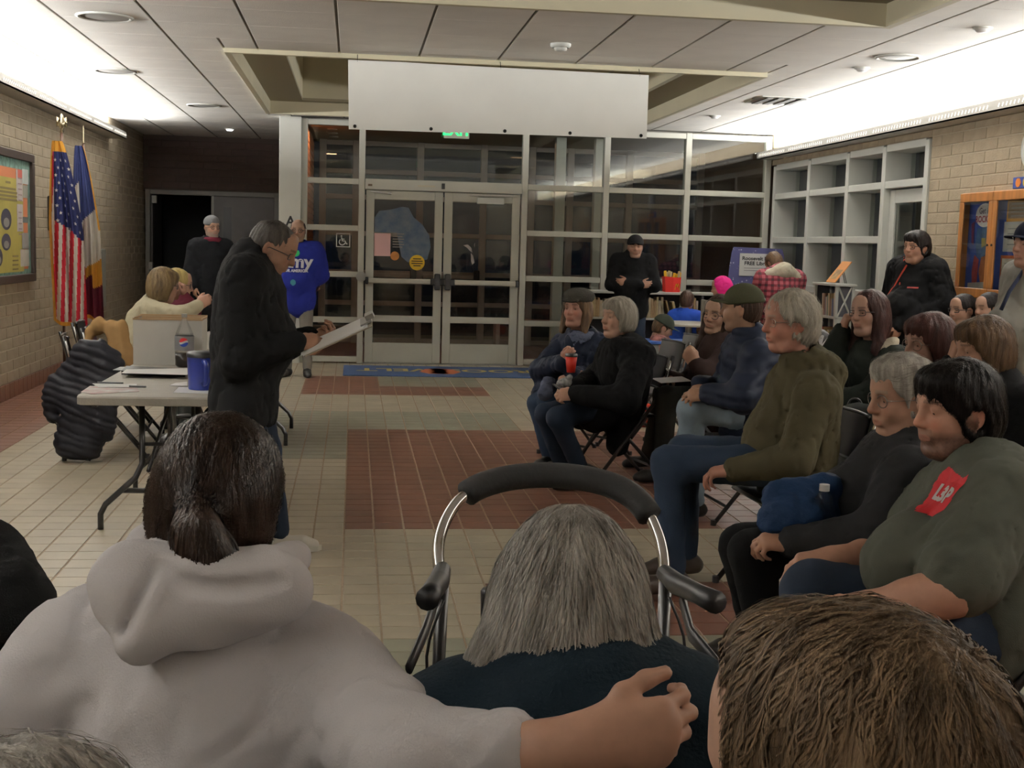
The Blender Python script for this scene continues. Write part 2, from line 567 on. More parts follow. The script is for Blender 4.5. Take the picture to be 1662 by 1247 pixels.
def cove(name, label, xw, sgn, y0, y1, zb):
    t = thing(name, label, 'light fixture', (xw, y0, zb))
    h = MB()
    a, b = 0, sgn * .22
    h.box(min(a, b), max(a, b), 0, y1 - y0, 0, .012)
    h.box(min(b, b - sgn * .012), max(b, b - sgn * .012), 0, y1 - y0, 0, .085)
    h.box(min(a, b), max(a, b), y1 - y0 - .01, y1 - y0, 0, .085)
    h.build('housing', FIX, t)
    n = int((y1 - y0) / 1.22)
    tb = MB()
    for k in range(n):
        tb.tube([(sgn * .10, k * 1.22 + .03, .035), (sgn * .10, k * 1.22 + 1.19, .035)], .012, 8)
    tb.build('fluorescent_tubes', TUBE, t)
    sl = MB()
    for k in range(int((y1 - y0) / .06)):
        if (k % 20) in (0, 1): continue
        yy = k * .06
        if sgn > 0 and y0 + yy < 8: continue
        if y0 + yy < 6: continue
        c = sgn * .2215
        T = Matrix.Translation((c, yy, .043)) @ Matrix.Rotation(.5, 4, 'X')
        if sgn < 0: sl.box(-.0012, .0012, -.006, .006, -.016, .016, T)
        else: sl.box(-.0012, .0012, -.018, .018, -.004, .004, T)
    s_ = sl.build('light_slots', SLOT, t); s_['kind'] = 'stuff'


cove('cove_light', 'long grey perforated cove light high on the tan wall above the side windows', XR, -1, YB + .1, 15.42, 2.665)
cove('cove_light', 'long cove light high on the left wall above the flags', XL, 1, YB + .1, 16.4, 2.70)

# ------------------------------------------------------------------ glazing to the vestibule
RAILS = [.05, .535, 1.097, 1.66, 2.225, 2.925]


def glazing(name, Y, mull, rails, skip, m=ALU, wv=.075, wr_=.07, dep=.11, x0=None, label=None):
    """mull: X of mullions; rails: z of rails; skip(i,j) True = no pane / rail (door opening)"""
    g = sroot(name, label, (0, Y, 0))
    for i, x in enumerate(mull):
        MB().rbox(x - wv / 2, x + wv / 2, -dep / 2, dep / 2, 0, 2.965, .006).build('mullion', m, g)
    for i in range(len(mull) - 1):
        a, b = mull[i] + wv / 2, mull[i + 1] - wv / 2
        for j, z in enumerate(rails):
            if skip(i, j, 'r'): continue
            MB().rbox(a, b, -dep / 2 + .004, dep / 2 - .004, z - wr_ / 2, z + wr_ / 2, .005).build('rail', m, g)
        for j in range(len(rails) - 1):
            if skip(i, j, 'p'): continue
            MB().box(a, b, -.004, .004, rails[j] + wr_ / 2, rails[j + 1] - wr_ / 2).build('pane', GLASS, g)
    return g


ML = [-.605, .09, 2.095, 3.12, 4.157, 5.20]


def skip1(i, j, k):
    if i == 1: return (k == 'r' and j < 5) or (k == 'p')
    return False


g1 = glazing('window_1', YG, ML, RAILS, skip1)
MB().rbox(.13, 2.06, -.075, .06, 2.135, 2.265, .006).build('door_header', ALU, g1)
MB().box(.13, 2.06, -.004, .004, 2.265, 2.89).build('pane', GLASS, g1)
MB().box(.13, 2.06, -.06, .06, -.002, .012).build('threshold', STEEL, g1)
MB().box(1.06, 1.10, -.085, -.075, 2.165, 2.235).build('door_sensor', BLACK, g1)
MB().box(.165, .215, -.082, -.075, 2.175, 2.20).build('header_plate', mat('bronze_plate', (.10, .07, .04), .5, .5), g1)
MB().box(.77, .98, -.082, -.075, 2.185, 2.205).build('header_plate', mat('pale_plate', (.55, .50, .38), .5), g1)
# big white post at the left end
po = struct(MB().rbox(-.90, -.64, YG - .13, YG + .2, 0, ZC, .006).build('trim_1', ALUW))
text_on('letter_a', 'A', .17, (-.76, YG - .13, 1.715), (1, 0, 0), (0, 0, 1), INK, po, .004, world=False)
struct(MB().box(-.90, -.64, YG + .2, YD, 0, ZC).build('wall_corridor', DARKM))


def door_leaf(name, x0, x1, Y, hinge_left, m=ALU, closer=True):
    """a swing leaf with glass, mid rail and panic bar"""
    d = sroot(name, None, (x0, Y, 0)); wd = x1 - x0
    st = .10
    MB().rbox(0, st, -.024, .024, .012, 2.13, .004).build('stile', m, d)
    MB().rbox(wd - st, wd, -.024, .024, .012, 2.13, .004).build('stile', m, d)
    for a, b in ((.012, .26), (.52, .60), (2.02, 2.13)):
        MB().rbox(st, wd - st, -.022, .022, a, b, .004).build('rail', m, d)
    for a, b in ((.26, .52), (.60, 2.02)):
        MB().box(st, wd - st, -.004, .004, a, b).build('pane', GLASS, d)
    pb = MB().rbox(.03, wd - .03, -.095, -.045, .995, 1.06, .012).build('panic_bar', mat('bar_aluminium', (.55, .54, .48), .4, .2), d)
    xe = wd - .055 if hinge_left else .055
    MB().rbox(xe - .035, xe + .035, -.11, -.024, .93, 1.13, .01).rbox(xe - .055 - .03, xe + .055 + .03, -.105, -.03, .985, 1.07, .01).build('latch_case', BLACK, pb)
    xo = .02 if hinge_left else wd - .02
    MB().rbox(xo - .02, xo + .02, -.10, -.024, .985, 1.07, .008).build('end_cap', BLACK, pb)
    return d


d1 = door_leaf('door_1', .145, 1.085, YG, True)
d2 = door_leaf('door_2', 1.105, 2.045, YG, False)
c_ = MB().rbox(.40, .73, -.10, -.024, 2.0, 2.08, .006).build('door_closer', ALUW, d2)
MB().box(.55, .85, -.075, -.055, 2.10, 2.118).box(.30, .56, -.075, -.055, 2.098, 2.112).build('closer_arm', STEEL, c_)
MB().tube([(.05, -.06, 2.115), (.30, -.10, 2.09)], .009, 6).build('closer_arm', STEEL, d1)
# what is stuck to the door panes
PINK = mat('pink_notice', (.80, .50, .50), .7)
Yd = -.0062
MB().box(.105, .305, Yd, Yd + .001, 1.33, 1.61).build('pink_notice', PINK, d1)
BLUEP = mat('window_mural_blue', (.07, .13, .26), .7, var=.9, nscale=9, col2=(.22, .26, .33))
mu_ = MB()
pts = [(.105, 1.62), (.105, 1.80), (.16, 1.88), (.30, 1.90), (.44, 1.94), (.52, 1.93), (.58, 1.82), (.70, 1.72), (.78, 1.60), (.80, 1.45), (.76, 1.30), (.52, 1.26), (.44, 1.33), (.38, 1.62)]
mu_.prism([(x, z) for x, z in pts], 0, .001, Matrix.Translation((0, Yd + .0105, 0)) @ Matrix.Rotation(math.pi / 2, 4, 'X'))
mu_.build('window_mural', BLUEP, d1)
ORD = mat('orange_decal', (.50, .20, .05), .6, var=.2)
YEL = mat('yellow_decal', (.72, .46, .02), .5)
MB().lathe([(.055, 0), (.055, .001)], (.36, Yd - .001, 1.335), 20, 'y').build('orange_decal', ORD, d1)
MB().lathe([(.095, 0), (.095, .001)], (.635, Yd - .002, 1.26), 24, 'y').build('yellow_sticker', YEL, d1)
for k in range(4):
    wdt = (.10, .14, .14, .09)[k]
    MB().box(.635 - wdt / 2, .635 + wdt / 2, Yd - .004, Yd - .003, 1.30 - k * .028, 1.312 - k * .028).build('sticker_line', INK, d1)
PALE = mat('pale_ghost_print', (.33, .30, .28), .7)
for k in range(6):
    MB().box(.33, .33 + (.14, .12, .14, .13, .14, .12)[k], Yd - .0005, Yd, 1.60 - k * .032, 1.612 - k * .032).build('print_line', PALE, d1)
# faint decal on the right leaf
dm = MB()
dm.prism([(.24, 1.49), (.30, 1.50), (.345, 1.46), (.36, 1.40), (.33, 1.42), (.29, 1.46)], 0, .001, Matrix.Translation((0, Yd, 0)) @ Matrix.Rotation(math.pi / 2, 4, 'X'))
dm.prism([(.34, 1.40), (.37, 1.36), (.39, 1.28), (.36, 1.25), (.345, 1.30)], 0, .001, Matrix.Translation((0, Yd, 0)) @ Matrix.Rotation(math.pi / 2, 4, 'X'))
dm.prism([(.375, 1.50), (.39, 1.53), (.385, 1.46)], 0, .001, Matrix.Translation((0, Yd, 0)) @ Matrix.Rotation(math.pi / 2, 4, 'X'))
dm.build('frosted_decal', PALE, d2)
# wheelchair symbol on the left sidelight
ws = MB(); W0 = onY(557, 390, YG); sx, sz = W0[0], W0[2]
sq = .085
for a, b, c, d in ((-sq, sq, sq - .01, sq), (-sq, sq, -sq, -sq + .01), (-sq, -sq + .01, -sq, sq), (sq - .01, sq, -sq, sq)):
    ws.box(sx + a, sx + b, -.008, -.006, sz + c, sz + d)
arc = [(sx - .012 + .036 * math.cos(t), -.007, sz - .022 + .036 * math.sin(t)) for t in np.linspace(2.2, 6.1, 14)]
ws.tube(arc, .006, 6)
ws.tube([(sx - .02, -.007, sz + .035), (sx - .012, -.007, sz - .008), (sx + .025, -.007, sz - .010), (sx + .04, -.007, sz - .045), (sx + .052, -.007, sz - .042)], .006, 6)
ws.tube([(sx - .016, -.007, sz + .014), (sx + .016, -.007, sz + .012)], .005, 6)
ws.lathe([(.011, 0), (.011, .002)], (sx - .022, -.008, sz + .05), 12, 'y')
ws.build('wheelchair_symbol', WHITEP, g1)
# push plate
pp = onY(586, 449, YG - .06)
MB().lathe([(.045, 0), (.062, .01), (.062, .025), (.0, .026)], (pp[0], -.085, pp[2]), 24, 'y', cap=False).lathe([(.0, 0), (.062, .0)], (pp[0], -.086, pp[2]), 24, 'y', cap=False).build('push_plate', STEEL, g1)

# outer glazing of the vestibule with its doors, brick side wall and lit downlights
YO = 18.6
ALUO = mat('outer_frame', (.36, .31, .29), .5)
MO = [-.46, .02, .96, 1.9, 2.62, 3.2, 4.1, 5.2]
g2 = glazing('window_2', YO, MO, [.05, .60, 1.05, 1.62, 2.15, 2.52, 2.925], lambda i, j, k: False, ALUO, .10, .07)
for k_, (a, b) in enumerate(((.10, .90), (1.02, 1.84))):
    MB().rbox(a, b, -.13, -.07, .98, 1.05, .01).build('outer_bar', ALUO, g2)
    MB().rbox(b - .07, b + .02, -.14, -.06, .92, 1.12, .01).build('outer_latch', BLACK, g2)
vb = struct(MB().box(-.64, -.60, YG + .06, 18.6, 0, ZC).build('wall_vestibule', mat('orange_mortar', (.30, .17, .10), .9)))
recs = []
for k in range(36):
    for j in range(14):
        y0 = YG + .1 + (j + (.5 if k % 2 else 0)) * .215
        recs.append(((-.59, y0 + .1, .04 + k * .081), .1, .036, ORB))
pieces(vb, 'brick', recs, (0, 1, 0), (0, 0, 1), (1, 0, 0), .008, .003, limit=40)
VC = mat('vestibule_ceiling', (.42, .40, .36), .9)
struct(MB().box(-.64, XR + .3, YG + .06, YO + .1, ZC + .001, ZC + .08).build('ceiling_vestibule', VC))
struct(MB().box(XR + .0, XR + .2, YG + .1, YO + .1, 0, ZC).build('wall_vestibule_right', mat('brown_panel', (.16, .11, .08), .8)))
# inner posts of the vestibule standing behind the right-hand glazing
for px in (905, 968):
    c = onY(px, 400, 16.9)
    struct(MB().rbox(c[0] - .07, c[0] + .07, 16.83, 16.97, 0, ZC, .006).build('trim_2', ALUW))
cnt = MB()
struct(MB().box(XL - 30, XR + 30, YO + .2, YO + 40, -.2, -.05).build('ground_outside', mat('night_asphalt', (.03, .03, .03), .9)))
LAMP = mat('far_lamp_glow', (1.0, .85, .6), .5, emit=18)
for k, (px, py, Y) in enumerate(((528, 232, 17.6), (529, 243, 18.0), (535, 275, 19.6))):
    p = onY(px, py, min(Y, 18.4))
    q = onZ(px, py, ZC) if False else p
for k, (vx, vy) in enumerate(((-.30, 16.9), (-.30, 17.5), (-.30, 18.1))):
    t = thing('downlight', ('small warm downlight in the entry ceiling, nearest of three', 'small warm downlight in the entry ceiling, middle of three', 'small warm downlight in the entry ceiling, farthest of three')[k], 'ceiling light', (vx, vy, ZC), group='entry downlights')
    MB().lathe([(.045, 0), (.065, 0), (.065, -.012), (.045, -.012)], n=20).build('trim_ring', ALUW, t)
    MB().lathe([(.044, -.006), (.044, -.004)], n=20).build('lens', LAMP, t)

# bench in the vestibule seen through the right door leaf, and a dark rounded bench on the left
t = thing('bench', 'low orange-brown wooden bench inside the entry seen through the right glass door', 'bench', (2.35, 17.3, 0))
MB().rbox(-.45, .75, -.2, .2, .42, .47, .008).build('seat', mat('bench_wood', (.42, .15, .06), .5, var=.2), t)
for sx_ in (-.35, .65):
    MB().rbox(sx_ - .03, sx_ + .03, -.16, .16, 0, .42, .005).build('leg', ALUO, t)
t = thing('bench', 'black metal bench with curved legs behind the glass left of the double doors', 'bench', (-.1, 16.25, 0))
MB().rbox(-.42, .36, -.2, .2, .36, .42, .015).build('seat', BLACKM, t)
for sx_, sg in ((-.36, -1), (.28, 1)):
    MB().tube([(sx_ - sg * .12, 0, .37), (sx_ - sg * .02, 0, .34), (sx_ + sg * .05, 0, .22), (sx_ + sg * .06, 0, 0)], .045, 8).build('leg', BLACKM, t)

# ------------------------------------------------------------------ windows and door in the right wall
FD = .30
wy = [15.30, 14.10, 12.95, 12.02, 11.08]
g3 = sroot('window_3', None, (XR, 0, 0))
for i, y in enumerate(wy):
    MB().rbox(-.02, FD, y - .04, y + .04, 0, 2.58, .006).build('mullion', ALUW, g3)
zz = [.05, .535, 1.097, 1.66, 2.20, 2.56]
for i in range(4):
    a, b = wy[i + 1] + .04, wy[i] - .04
    for j, z in enumerate(zz):
        if i == 3 and j < 4: continue
        MB().rbox(-.012, FD - .01, a, b, z - .036, z + .036, .005).build('rail', ALUW, g3)
    for j in range(5):
        if i == 3 and j < 4: continue
        MB().box(FD - .05, FD - .042, a, b, zz[j] + .036, zz[j + 1] - .036).build('pane', GLASS, g3)
d3 = sroot('door_3', None, (XR, 11.12, 0)); wd = .86
for a, b in ((.0, .12), (wd - .12, wd)):
    MB().rbox(.05, .10, a, b, .01, 2.15, .004).build('stile', ALUW, d3)
for a, b in ((.01, .25), (2.02, 2.15)):
    MB().rbox(.052, .098, .12, wd - .12, a, b, .004).build('rail', ALUW, d3)
MB().box(.07, .078, .12, wd - .12, .25, 2.02).build('pane', GLASS, d3)
# dark yard wall far outside, so the panes look onto night
struct(MB().box(XR + 5, XR + 5.2, 4, 22, 0, 5).build('wall_outside', mat('night_wall', (.03, .03, .032), .9)))

# ------------------------------------------------------------------ dark double doors at the end of the corridor
DOORM = mat('dark_door', (.045, .038, .036), .5, var=.1)
FRM = mat('door_frame_grey', (.12, .115, .105), .5)
d4 = sroot('door_4', None, (-3.04, YD, 0))
for a, b, c, d in ((0, .07, 0, 2.18), (1.86, 1.93, 0, 2.18), (.07, 1.86, 2.11, 2.18)):
    MB().rbox(a, b, -.04, .1, c, d, .005).build('frame', FRM, d4)
MB().rbox(.97, 1.86, -.005, .04, .01, 2.11, .004).build('leaf', DOORM, d4)
MB().rbox(.945, .985, -.012, .04, .01, 2.11, .003).build('astragal', mat('astragal_grey', (.2, .2, .19), .4), d4)
MB().box(1.12, 1.24, -.008, -.004, 1.12, 1.95).build('vision_panel', BLACK, d4)
MB().rbox(.07, .10, .02, .90, .01, 2.11, .004).build('leaf', DOORM, d4)
MB().rbox(.09, .16, -.02, .04, 1.98, 2.09, .006).build('door_closer', ALUW, d4)
MB().rbox(.05, .11, -.05, .0, 1.0, 1.12, .01).build('lever_handle', STEEL, d4)
struct(MB().box(-3.05, -1.1, YD + 1.45, YD + 1.5, 0, 2.4).box(-3.05, -3.0, YD + .2, YD + 1.5, 0, 2.4).box(-1.15, -1.1, YD + .2, YD + 1.5, 0, 2.4).box(-3.05, -1.1, YD + .2, YD + 1.5, 2.4, 2.45).build('wall_dark_room', mat('dark_room', (.012, .013, .016), .9)))
# ------------------------------------------------------------------ soft-shape toolkit (distance fields turned into one skin)
_CORN = [(0, 0, 0), (1, 0, 0), (0, 1, 0), (1, 1, 0), (0, 0, 1), (1, 0, 1), (0, 1, 1), (1, 1, 1)]
_EDG = [(0, 1), (2, 3), (4, 5), (6, 7), (0, 2), (1, 3), (4, 6), (5, 7), (0, 4), (1, 5), (2, 6), (3, 7)]


def A(*v): return np.array(v if len(v) > 1 else v[0], float)


def nrm(v):
    v = np.asarray(v, float); return v / (np.linalg.norm(v) + 1e-12)


def RC(a, b, r1, r2, n=None, k=1.0, op='u', s=.02):
    a, b = A(a), A(b); r = max(r1, r2)
    return dict(t='rc', a=a, b=b, r1=r1, r2=r2, n=None if n is None else nrm(n), k=k, op=op, s=s, lo=np.minimum(a, b) - r, hi=np.maximum(a, b) + r)


def EL(c, r, Q=None, op='u', s=.02):
    """ellipsoid, Q columns = axes"""
    c = A(c); r = A(r); Q = np.eye(3) if Q is None else np.asarray(Q, float)
    e = np.sqrt(((Q * r) ** 2).sum(1))
    return dict(t='el', c=c, r=r, Q=Q, op=op, s=s, lo=c - e, hi=c + e)


def PL(p, n, op='s', s=.005):
    """half space on the n side is removed"""
    return dict(t='pl', p=A(p), n=nrm(n), op=op, s=s)


def _dist(p, X, Y, Z):
    if p['t'] == 'rc':
        a = p['a']; ba = p['b'] - a; px, py, pz = X - a[0], Y - a[1], Z - a[2]
        if p['n'] is not None and p['k'] != 1:
            n = p['n']; t = (px * n[0] + py * n[1] + pz * n[2]) * (p['k'] - 1)
            px = px + t * n[0]; py = py + t * n[1]; pz = pz + t * n[2]
            ba = ba + np.dot(ba, n) * (p['k'] - 1) * n
        h = np.clip((px * ba[0] + py * ba[1] + pz * ba[2]) / (ba @ ba + 1e-12), 0, 1)
        d = np.sqrt((px - ba[0] * h) ** 2 + (py - ba[1] * h) ** 2 + (pz - ba[2] * h) ** 2) - (p['r1'] + (p['r2'] - p['r1']) * h)
        return d / (1 + (p['k'] - 1) * .5)
    if p['t'] == 'el':
        c, r, Q = p['c'], p['r'], p['Q']
        px, py, pz = X - c[0], Y - c[1], Z - c[2]
        q = [px * Q[0, i] + py * Q[1, i] + pz * Q[2, i] for i in range(3)]
        k0 = np.sqrt(sum((q[i] / r[i]) ** 2 for i in range(3)))
        k1 = np.sqrt(sum((q[i] / r[i] ** 2) ** 2 for i in range(3)))
        return k0 * (k0 - 1) / (k1 + 1e-9)
    n = p['n']; c = p['p']
    return -((X - c[0]) * n[0] + (Y - c[1]) * n[1] + (Z - c[2]) * n[2])


def _smin(a, b, k):
    h = np.maximum(k - np.abs(a - b), 0) / k
    return np.minimum(a, b) - h * h * k * .25


def waves(P, scale, seed, n=5):
    g = np.random.default_rng(seed); P = P / scale
    wx = np.sin(P @ g.normal(size=3) * 1.1 + 1) * .9
    o = 0
    for i in range(n):
        d = g.normal(size=3); d /= np.linalg.norm(d)
        o = o + np.sin(P @ d * (2.2 + i * 1.1) + g.uniform(0, 6) + wx * (1 + .3 * i)) / (1 + .35 * i)
    return o / 2.2


def skin(prims, h, disp=None, relax=1):
    """smooth union/subtraction of the prims -> (V, F quads)"""
    un = [p for p in prims if p['op'] == 'u']
    lo = np.min([p['lo'] for p in un], 0) - 3 * h; hi = np.max([p['hi'] for p in un], 0) + 3 * h
    n = np.ceil((hi - lo) / h).astype(int) + 1
    ax = [lo[i] + h * np.arange(n[i]) for i in range(3)]
    D = np.full(n, .2, np.float32)
    for p in prims:
        if p['t'] == 'pl':
            sl = [slice(0, n[i]) for i in range(3)]
        else:
            m = p['s'] + 3 * h
            i0 = np.maximum(np.floor((p['lo'] - m - lo) / h).astype(int), 0); i1 = np.minimum(np.ceil((p['hi'] + m - lo) / h).astype(int) + 1, n)
            if np.any(i1 <= i0): continue
            sl = [slice(i0[i], i1[i]) for i in range(3)]
        X = ax[0][sl[0]][:, None, None]; Y = ax[1][sl[1]][None, :, None]; Z = ax[2][sl[2]][None, None, :]
        d = _dist(p, X, Y, Z).astype(np.float32)
        sub = D[sl[0], sl[1], sl[2]]
        if p['op'] == 'u': sub[...] = _smin(sub, np.broadcast_to(d, sub.shape), p['s'])
        else: sub[...] = -_smin(-sub, np.broadcast_to(d, sub.shape), p['s'])
    if disp is not None:
        band = np.argwhere(np.abs(D) < .05)
        P = lo + band * h
        D[tuple(band.T)] += disp(P).astype(np.float32)
    # surface nets
    ins = D < 0
    cnt = np.zeros(n - 1, np.int8)
    for c in _CORN: cnt += ins[c[0]:n[0] - 1 + c[0], c[1]:n[1] - 1 + c[1], c[2]:n[2] - 1 + c[2]]
    act = np.argwhere((cnt > 0) & (cnt < 8))
    if len(act) == 0: return np.zeros((0, 3)), np.zeros((0, 4), int)
    vals = np.stack([D[act[:, 0] + c[0], act[:, 1] + c[1], act[:, 2] + c[2]] for c in _CORN], 1)
    acc = np.zeros((len(act), 3)); num = np.zeros(len(act)); cc = np.array(_CORN, float)
    for a, b in _EDG:
        va, vb = vals[:, a], vals[:, b]; x = (va < 0) != (vb < 0)
        t = np.where(x, va / np.where(x, va - vb, 1), 0)
        acc += np.where(x[:, None], cc[a] + (cc[b] - cc[a]) * t[:, None], 0); num += x
    V = lo + (act + acc / num[:, None]) * h
    idx = np.full(n - 1, -1, np.int64); idx[tuple(act.T)] = np.arange(len(act))
    Fs = []
    for ax_ in range(3):
        o1, o2 = (ax_ + 1) % 3, (ax_ + 2) % 3
        s0 = [slice(1, -1)] * 3; s0[ax_] = slice(0, n[ax_] - 1)
        s1 = list(s0); s1[ax_] = slice(1, n[ax_])
        a = ins[tuple(s0)]; b = ins[tuple(s1)]
        for sel, rev in ((a & ~b, False), (~a & b, True)):
            e = np.argwhere(sel)
            if len(e) == 0: continue
            for q in range(3):
                if q != ax_: e[:, q] += 1
            c = []
            for d1, d2 in ((1, 1), (0, 1), (0, 0), (1, 0)):
                k = e.copy(); k[:, o1] -= d1; k[:, o2] -= d2; c.append(idx[tuple(k.T)])
            f = np.stack(c, 1)
            Fs.append(f[:, ::-1] if rev else f)
    F = np.concatenate(Fs); F = F[(F >= 0).all(1)]
    for _ in range(relax):
        su = np.zeros_like(V); ct = np.zeros(len(V))
        for i in range(4):
            a, b = F[:, i], F[:, (i + 1) % 4]
            np.add.at(su, a, V[b]); np.add.at(ct, a, 1)
            np.add.at(su, b, V[a]); np.add.at(ct, b, 1)
        V = V * .45 + .55 * su / np.maximum(ct, 1)[:, None]
    return V, F


def soft(name, prims, h, m, parent, disp=None, relax=1, label=None, post=None):
    V, F = skin(prims, h, disp, relax)
    if post is not None: V = post(V)
    me = mesh_np(name, V - A(parent.location), F); me.materials.append(m)
    o = link(name, me, parent)
    if label: o['label'] = label
    return o


def xf(prims, O, Q, s=1.0):
    """move local prims into a frame (origin O, axes Q columns, scale s)"""
    out = []
    for p in prims:
        q = dict(p)
        if p['t'] == 'rc':
            q = RC(O + Q @ p['a'] * s, O + Q @ p['b'] * s, p['r1'] * s, p['r2'] * s, None if p['n'] is None else Q @ p['n'], p['k'], p['op'], p['s'] * s)
        elif p['t'] == 'el':
            q = EL(O + Q @ p['c'] * s, p['r'] * s, Q @ p['Q'], p['op'], p['s'] * s)
        else:
            q = PL(O + Q @ p['p'] * s, Q @ p['n'], p['op'], p['s'] * s)
        out.append(q)
    return out


def frame(yaw, pitch=0.0, roll=0.0):
    """columns right, forward, up; yaw = heading of forward in degrees, pitch>0 looks down"""
    a, p, r = (math.radians(t) for t in (yaw, pitch, roll))
    f = A(math.cos(a) * math.cos(p), math.sin(a) * math.cos(p), -math.sin(p))
    rt = A(math.sin(a), -math.cos(a), 0); up = np.cross(rt, f)
    rt2 = rt * math.cos(r) + up * math.sin(r); up2 = up * math.cos(r) - rt * math.sin(r)
    return np.stack([rt2, f, up2], 1)


def cloth(name, col, rough=.85, var=.12, nscale=6, bump=.25, bscale=350, **k):
    return mat('cloth_' + name, col, rough, 0, var, nscale, bump, bscale, spec=.10, **k)


# ------------------------------------------------------------------ skin, heads, hands
def skin_material():
    m = bpy.data.materials.new('skin'); m.use_nodes = True; N = m.node_tree.nodes; L = m.node_tree.links; b = N['Principled BSDF']
    a = N.new('ShaderNodeAttribute'); a.attribute_name = 'Col'
    nz = N.new('ShaderNodeTexNoise'); nz.inputs['Scale'].default_value = 45; nz.inputs['Detail'].default_value = 3
    tc = N.new('ShaderNodeTexCoord'); L.new(tc.outputs['Object'], nz.inputs['Vector'])
    mr = N.new('ShaderNodeMapRange'); mr.inputs['To Min'].default_value = .86; mr.inputs['To Max'].default_value = 1.12; L.new(nz.outputs['Fac'], mr.inputs['Value'])
    cb = N.new('ShaderNodeCombineColor')
    for i in range(3): L.new(mr.outputs['Result'], cb.inputs[i])
    mu = N.new('ShaderNodeMix'); mu.data_type = 'RGBA'; mu.blend_type = 'MULTIPLY'; mu.inputs['Factor'].default_value = 1
    L.new(a.outputs['Color'], mu.inputs['A']); L.new(cb.outputs[0], mu.inputs['B']); L.new(mu.outputs['Result'], b.inputs['Base Color'])
    b.inputs['Roughness'].default_value = .5; b.inputs['Subsurface Weight'].default_value = .0
    b.inputs['Specular IOR Level'].default_value = .35
    return m


SKIN = skin_material()


def eye_material(name, iris):
    m = bpy.data.materials.new(name); m.use_nodes = True; N = m.node_tree.nodes; L = m.node_tree.links; b = N['Principled BSDF']
    tc = N.new('ShaderNodeTexCoord'); sp = N.new('ShaderNodeSeparateXYZ'); L.new(tc.outputs['Object'], sp.inputs[0])
    mr = N.new('ShaderNodeValToRGB'); e = mr.color_ramp.elements
    mp = N.new('ShaderNodeMapRange'); mp.inputs['From Min'].default_value = .005; mp.inputs['From Max'].default_value = .0125
    L.new(sp.outputs['Y'], mp.inputs['Value']); L.new(mp.outputs['Result'], mr.inputs['Fac'])
    e[0].position = .0; e[0].color = (.55, .50, .46, 1); e[1].position = .62; e[1].color = (*iris, 1)
    n_ = mr.color_ramp.elements.new(.55); n_.color = (.55, .50, .46, 1); n2 = mr.color_ramp.elements.new(.88); n2.color = (.008, .008, .008, 1)
    L.new(mr.outputs['Color'], b.inputs['Base Color']); b.inputs['Roughness'].default_value = .15
    return m


EYE = eye_material('eye', (.06, .04, .025))
_em = MB(); _em.lathe([(.0125 * math.sin(t), .0125 * -math.cos(t)) for t in np.linspace(.02, math.pi - .02, 9)], n=12, axis='y', cap=True)
EYEME = mesh_np('eye', _em.v, _em.f); EYEME.materials.append(EYE)


def head_prims(v):
    w_ = {'m': 1.0, 'f': .93, 'c': .97}[v]; j = {'m': 1.0, 'f': .88, 'c': .85}[v]
    P = [EL((0, -.016, .036), (.076 * w_, .097, .087)),
         EL((0, .010, -.005), (.070 * w_, .082, .085), s=.03),
         EL((0, .026, -.050), (.057 * w_ * j, .062, .066), s=.03),
         RC((-.030 * j, .052, -.098), (.030 * j, .052, -.098), .021 * j, .021 * j, s=.03),
         EL((0, .068, -.101), (.020, .018, .016), s=.025)]
    for s_ in (-1, 1):
        P += [RC((s_ * .054 * w_, -.012, -.055), (s_ * .030 * j, .050, -.098), .016, .016, s=.03),
              EL((s_ * .038 * w_, .060, -.026), (.026, .024, .026), s=.025),
              RC((s_ * .010, .088, .034), (s_ * .044 * w_, .072, .030), .011, .010, s=.02)]
    P += [EL((0, .070, .065), (.050, .022, .038), s=.03)]
    for s_ in (-1, 1):
        P += [EL((s_ * .032, .096, .010), (.019, .016, .013), op='s', s=.014)]
    # eyelids
    for s_ in (-1, 1):
        P += [EL((s_ * .032, .0755, .010), (.0155, .0125, .0115), s=.006), EL((s_ * .032, .0775, .0165), (.0165, .0135, .0085), s=.005)]
    P += [RC((0, .090, .024), (0, .110, -.020), .0085, .0125, s=.014), EL((0, .108, -.024), (.0125, .011, .0095), s=.008)]
    for s_ in (-1, 1):
        P += [EL((s_ * .0125, .098, -.026), (.0085, .010, .0075), s=.008)]
    P += [EL((0, .080, -.060), (.030, .018, .022), s=.02),
          RC((-.017, .090, -.0555), (.017, .090, -.0555), .0052, .0052, s=.006), EL((0, .095, -.0545), (.012, .006, .0045), s=.006),
          RC((-.014, .090, -.068), (.014, .090, -.068), .0062, .0062, s=.006),
          RC((-.022, .0985, -.0615), (.022, .0985, -.0615), .0022, .0022, op='s', s=.004),
          RC((-.02, .092, -.082), (.02, .092, -.082), .006, .006, op='s', s=.012)]
    for s_ in (-1, 1):
        Q = frame(90 + s_ * 22)
        P += [EL((s_ * .078 * w_, -.014, -.004), (.0095, .019, .033), Q, s=.008),
              EL((s_ * .0865 * w_, -.008, .002), (.0065, .010, .017), Q, op='s', s=.006)]
    nr = {'m': .056, 'f': .047, 'c': .043}[v]
    P += [RC((0, -.020, -.055), (0, -.030, -.145), nr, nr + .002, s=.03)]
    return P


_HC = {}


def head_template(v, h=.0042):
    if (v, h) in _HC: return _HC[(v, h)]
    V, F = skin(head_prims(v), h, None, 1)
    V = V.copy()
    _HC[(v, h)] = (V, F)
    return _HC[(v, h)]


def sm(x, a, b): return np.clip((x - a) / (b - a), 0, 1)


